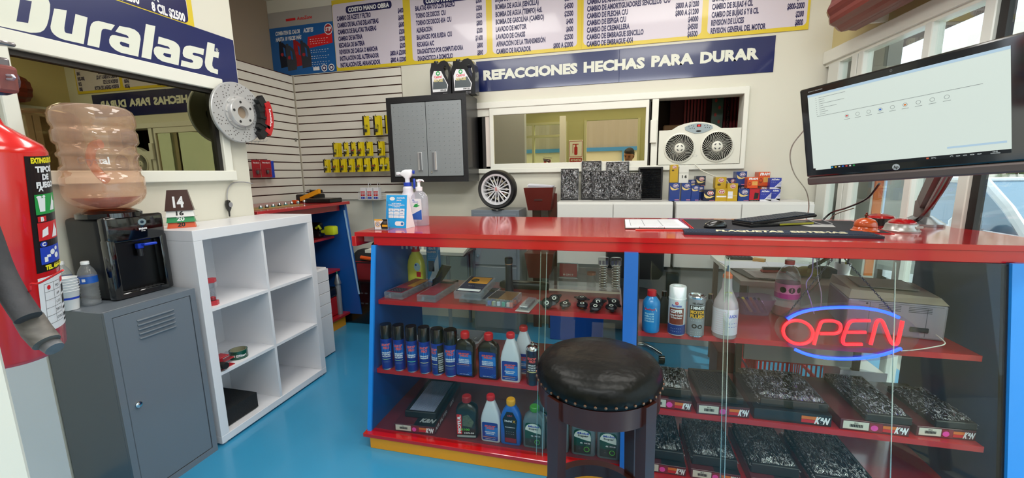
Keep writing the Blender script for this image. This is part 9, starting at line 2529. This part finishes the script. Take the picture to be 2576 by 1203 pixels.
# ------------------------------------------------------------ the photographer, seen mirrored in the back window
def person(px_, py_):
 t = thing('person', 'man with short dark hair looking down, mirrored in the back window', 'person', (px_, py_, 0))
 J = {'pelvis': (0, 0, 0.95), 'waist': (0, 0, 1.08), 'chest': (0, 0.01, 1.30), 'neck0': (0, 0.0, 1.47), 'neck1': (0, 0.015, 1.53), 'shl': (-0.18, 0, 1.42), 'shr': (0.18, 0, 1.42), 'ell': (-0.26, 0.06, 1.17), 'elr': (0.27, 0.06, 1.17), 'wrl': (-0.14, 0.26, 1.30), 'wrr': (0.10, 0.26, 1.30), 'hil': (-0.10, 0, 0.90), 'hir': (0.10, 0, 0.90), 'knl': (-0.12, 0.01, 0.50), 'knr': (0.12, 0.01, 0.50), 'anl': (-0.13, -0.02, 0.09), 'anr': (0.13, -0.02, 0.09), 'tol': (-0.14, 0.16, 0.03), 'tor': (0.14, 0.16, 0.03)}
 Rr = {'pelvis': 0.15, 'waist': 0.135, 'chest': 0.155, 'neck0': 0.07, 'neck1': 0.06, 'shl': 0.07, 'shr': 0.07, 'ell': 0.048, 'elr': 0.048, 'wrl': 0.03, 'wrr': 0.03, 'hil': 0.095, 'hir': 0.095, 'knl': 0.062, 'knr': 0.062, 'anl': 0.045, 'anr': 0.045, 'tol': 0.035, 'tor': 0.035}
 E_ = [('pelvis', 'waist'), ('waist', 'chest'), ('chest', 'neck0'), ('neck0', 'neck1'), ('chest', 'shl'), ('chest', 'shr'), ('shl', 'ell'), ('shr', 'elr'), ('ell', 'wrl'), ('elr', 'wrr'), ('pelvis', 'hil'), ('pelvis', 'hir'), ('hil', 'knl'), ('hir', 'knr'), ('knl', 'anl'), ('knr', 'anr'), ('anl', 'tol'), ('anr', 'tor')]

 def skin(name, J, Rr, E_, root, mat, sub=1):
  me = bpy.data.meshes.new(name)
  ks = list(J)
  me.from_pydata([J[k] for k in ks], [(ks.index(a), ks.index(b)) for a, b in E_], [])
  o = bpy.data.objects.new(name, me); COL.objects.link(o)
  m = o.modifiers.new('s', 'SKIN')
  if not me.skin_vertices:
   me.skin_vertices.new()
  for k, sv in zip(ks, me.skin_vertices[0].data):
   sv.radius = (Rr[k], Rr[k] * 0.75 if k in ('chest', 'waist', 'pelvis') else Rr[k])
   sv.use_root = (k == root)
  o.modifiers.new('u', 'SUBSURF').levels = sub
  dg = bpy.context.evaluated_depsgraph_get()
  nm = bpy.data.meshes.new_from_object(o.evaluated_get(dg))
  bpy.data.objects.remove(o)
  bm = BM(); bm.from_mesh(nm)
  return obj(name, bm, mat, t, smooth=1, sharp=180)
 skin('body', J, Rr, E_, 'pelvis', M('shirt_dark', '2c2e38', 0.8), 2)
 SK = M('skin', 'a8704c', 0.5)
 for s, nm in ((-1, 'l'), (1, 'r')):
  wr = V(J['wr' + nm]); hd = {'w': wr, 'p': wr + V((0.02 * -s, 0.06, 0.03)), 'k': wr + V((0.02 * -s, 0.09, 0.045))}
  hr = {'w': 0.027, 'p': 0.034, 'k': 0.030}; he = [('w', 'p'), ('p', 'k')]
  for f_ in range(4):
   b0 = hd['k'] + V(((f_ - 1.5) * 0.018, 0.01, 0.0)); L = (0.032, 0.038, 0.036, 0.028)[f_]
   hd['a%d' % f_] = b0 + V((0, 0.012, 0.01)); hd['b%d' % f_] = b0 + V((-s * 0.004, 0.02, 0.01 + L)); hd['c%d' % f_] = b0 + V((-s * 0.006, 0.008, 0.012 + L * 1.7))
   hr.update({'a%d' % f_: 0.010, 'b%d' % f_: 0.009, 'c%d' % f_: 0.008}); he += [('k', 'a%d' % f_), ('a%d' % f_, 'b%d' % f_), ('b%d' % f_, 'c%d' % f_)]
  hd['t0'] = hd['p'] + V((-s * 0.035, 0, 0.01)); hd['t1'] = hd['p'] + V((-s * 0.05, 0.01, 0.045)); hr.update({'t0': 0.013, 't1': 0.010}); he += [('p', 't0'), ('t0', 't1')]
  skin('hand', hd, hr, he, 'w', SK)
 # head: turned slightly and tilted down
 HM = Matrix.Translation((0.02, 0.03, 1.56)) @ Matrix.Rotation(math.radians(-22), 4, 'X') @ Matrix.Rotation(math.radians(20), 4, 'Z')

 def hl(secs, nm, mat, extra=None):
  bm = BM(); loft(bm, secs, 28)
  if extra:
   extra(bm)
  bm.transform(HM)
  return obj(nm, bm, mat, t, smooth=1, sharp=80)
 hd = [(0.0, 0.045, 0.05, 2, 0, -0.005), (0.02, 0.055, 0.075, 2, 0, 0.01), (0.05, 0.064, 0.088, 2.1, 0, 0.008), (0.09, 0.073, 0.095, 2.1), (0.13, 0.076, 0.098, 2.1, 0, -0.004), (0.17, 0.074, 0.096, 2.1, 0, -0.006), (0.205, 0.058, 0.075, 2, 0, -0.01), (0.225, 0.025, 0.03, 2, 0, -0.012)]

 def face(bm):
  tube(bm, [(0, 0.092, 0.125), (0, 0.108, 0.09), (0, 0.104, 0.078)], [0.007, 0.012, 0.011], 8)
  for s in (-1, 1):
   tube(bm, [(s * 0.074, 0.0, 0.12), (s * 0.082, -0.008, 0.10), (s * 0.074, 0.0, 0.075)], 0.011, 8)
 h = hl(hd, 'head', SK, face)
 bm = BM(); loft(bm, [(0.14, 0.079, 0.09, 2.1, 0, -0.022), (0.175, 0.081, 0.10, 2.1, 0, -0.008), (0.21, 0.068, 0.088, 2, 0, -0.006), (0.238, 0.03, 0.04, 2, 0, -0.008)], 28); loft(bm, [(0.05, 0.066, 0.05, 2, 0, -0.05), (0.10, 0.078, 0.06, 2, 0, -0.048), (0.15, 0.080, 0.07, 2, 0, -0.04)], 24); bm.transform(HM); obj('hair', bm, M('hair_dark', '1c1410', 0.7, bump=0.4, bscale=150), t, smooth=1)
 bm = BM()
 for s in (-1, 1):
  tube(bm, [(s * 0.018, 0.094, 0.132), (s * 0.034, 0.092, 0.137), (s * 0.05, 0.082, 0.131)], 0.0035, 6)
  lathe(bm, [(0.001, -0.010), (0.007, -0.004), (0.007, 0.004), (0.001, 0.010)], (s * 0.032, 0.086, 0.116), 10, 'x')
 tube(bm, [(-0.024, 0.086, 0.048), (0, 0.094, 0.047), (0.024, 0.086, 0.048)], 0.0035, 6)
 bm.transform(HM); obj('face_features', bm, M('hair_dark', ''), t, smooth=1)
 return t


pp = person(0.22, -0.33)
bm = BM(); box(bm, 0.12, 0.20, -0.03, -0.022, 1.35, 1.50, 0.003); tag(obj('phone', bm, BKP, None, world=1), 'black phone held up by the man mirrored in the back window', 'phone')
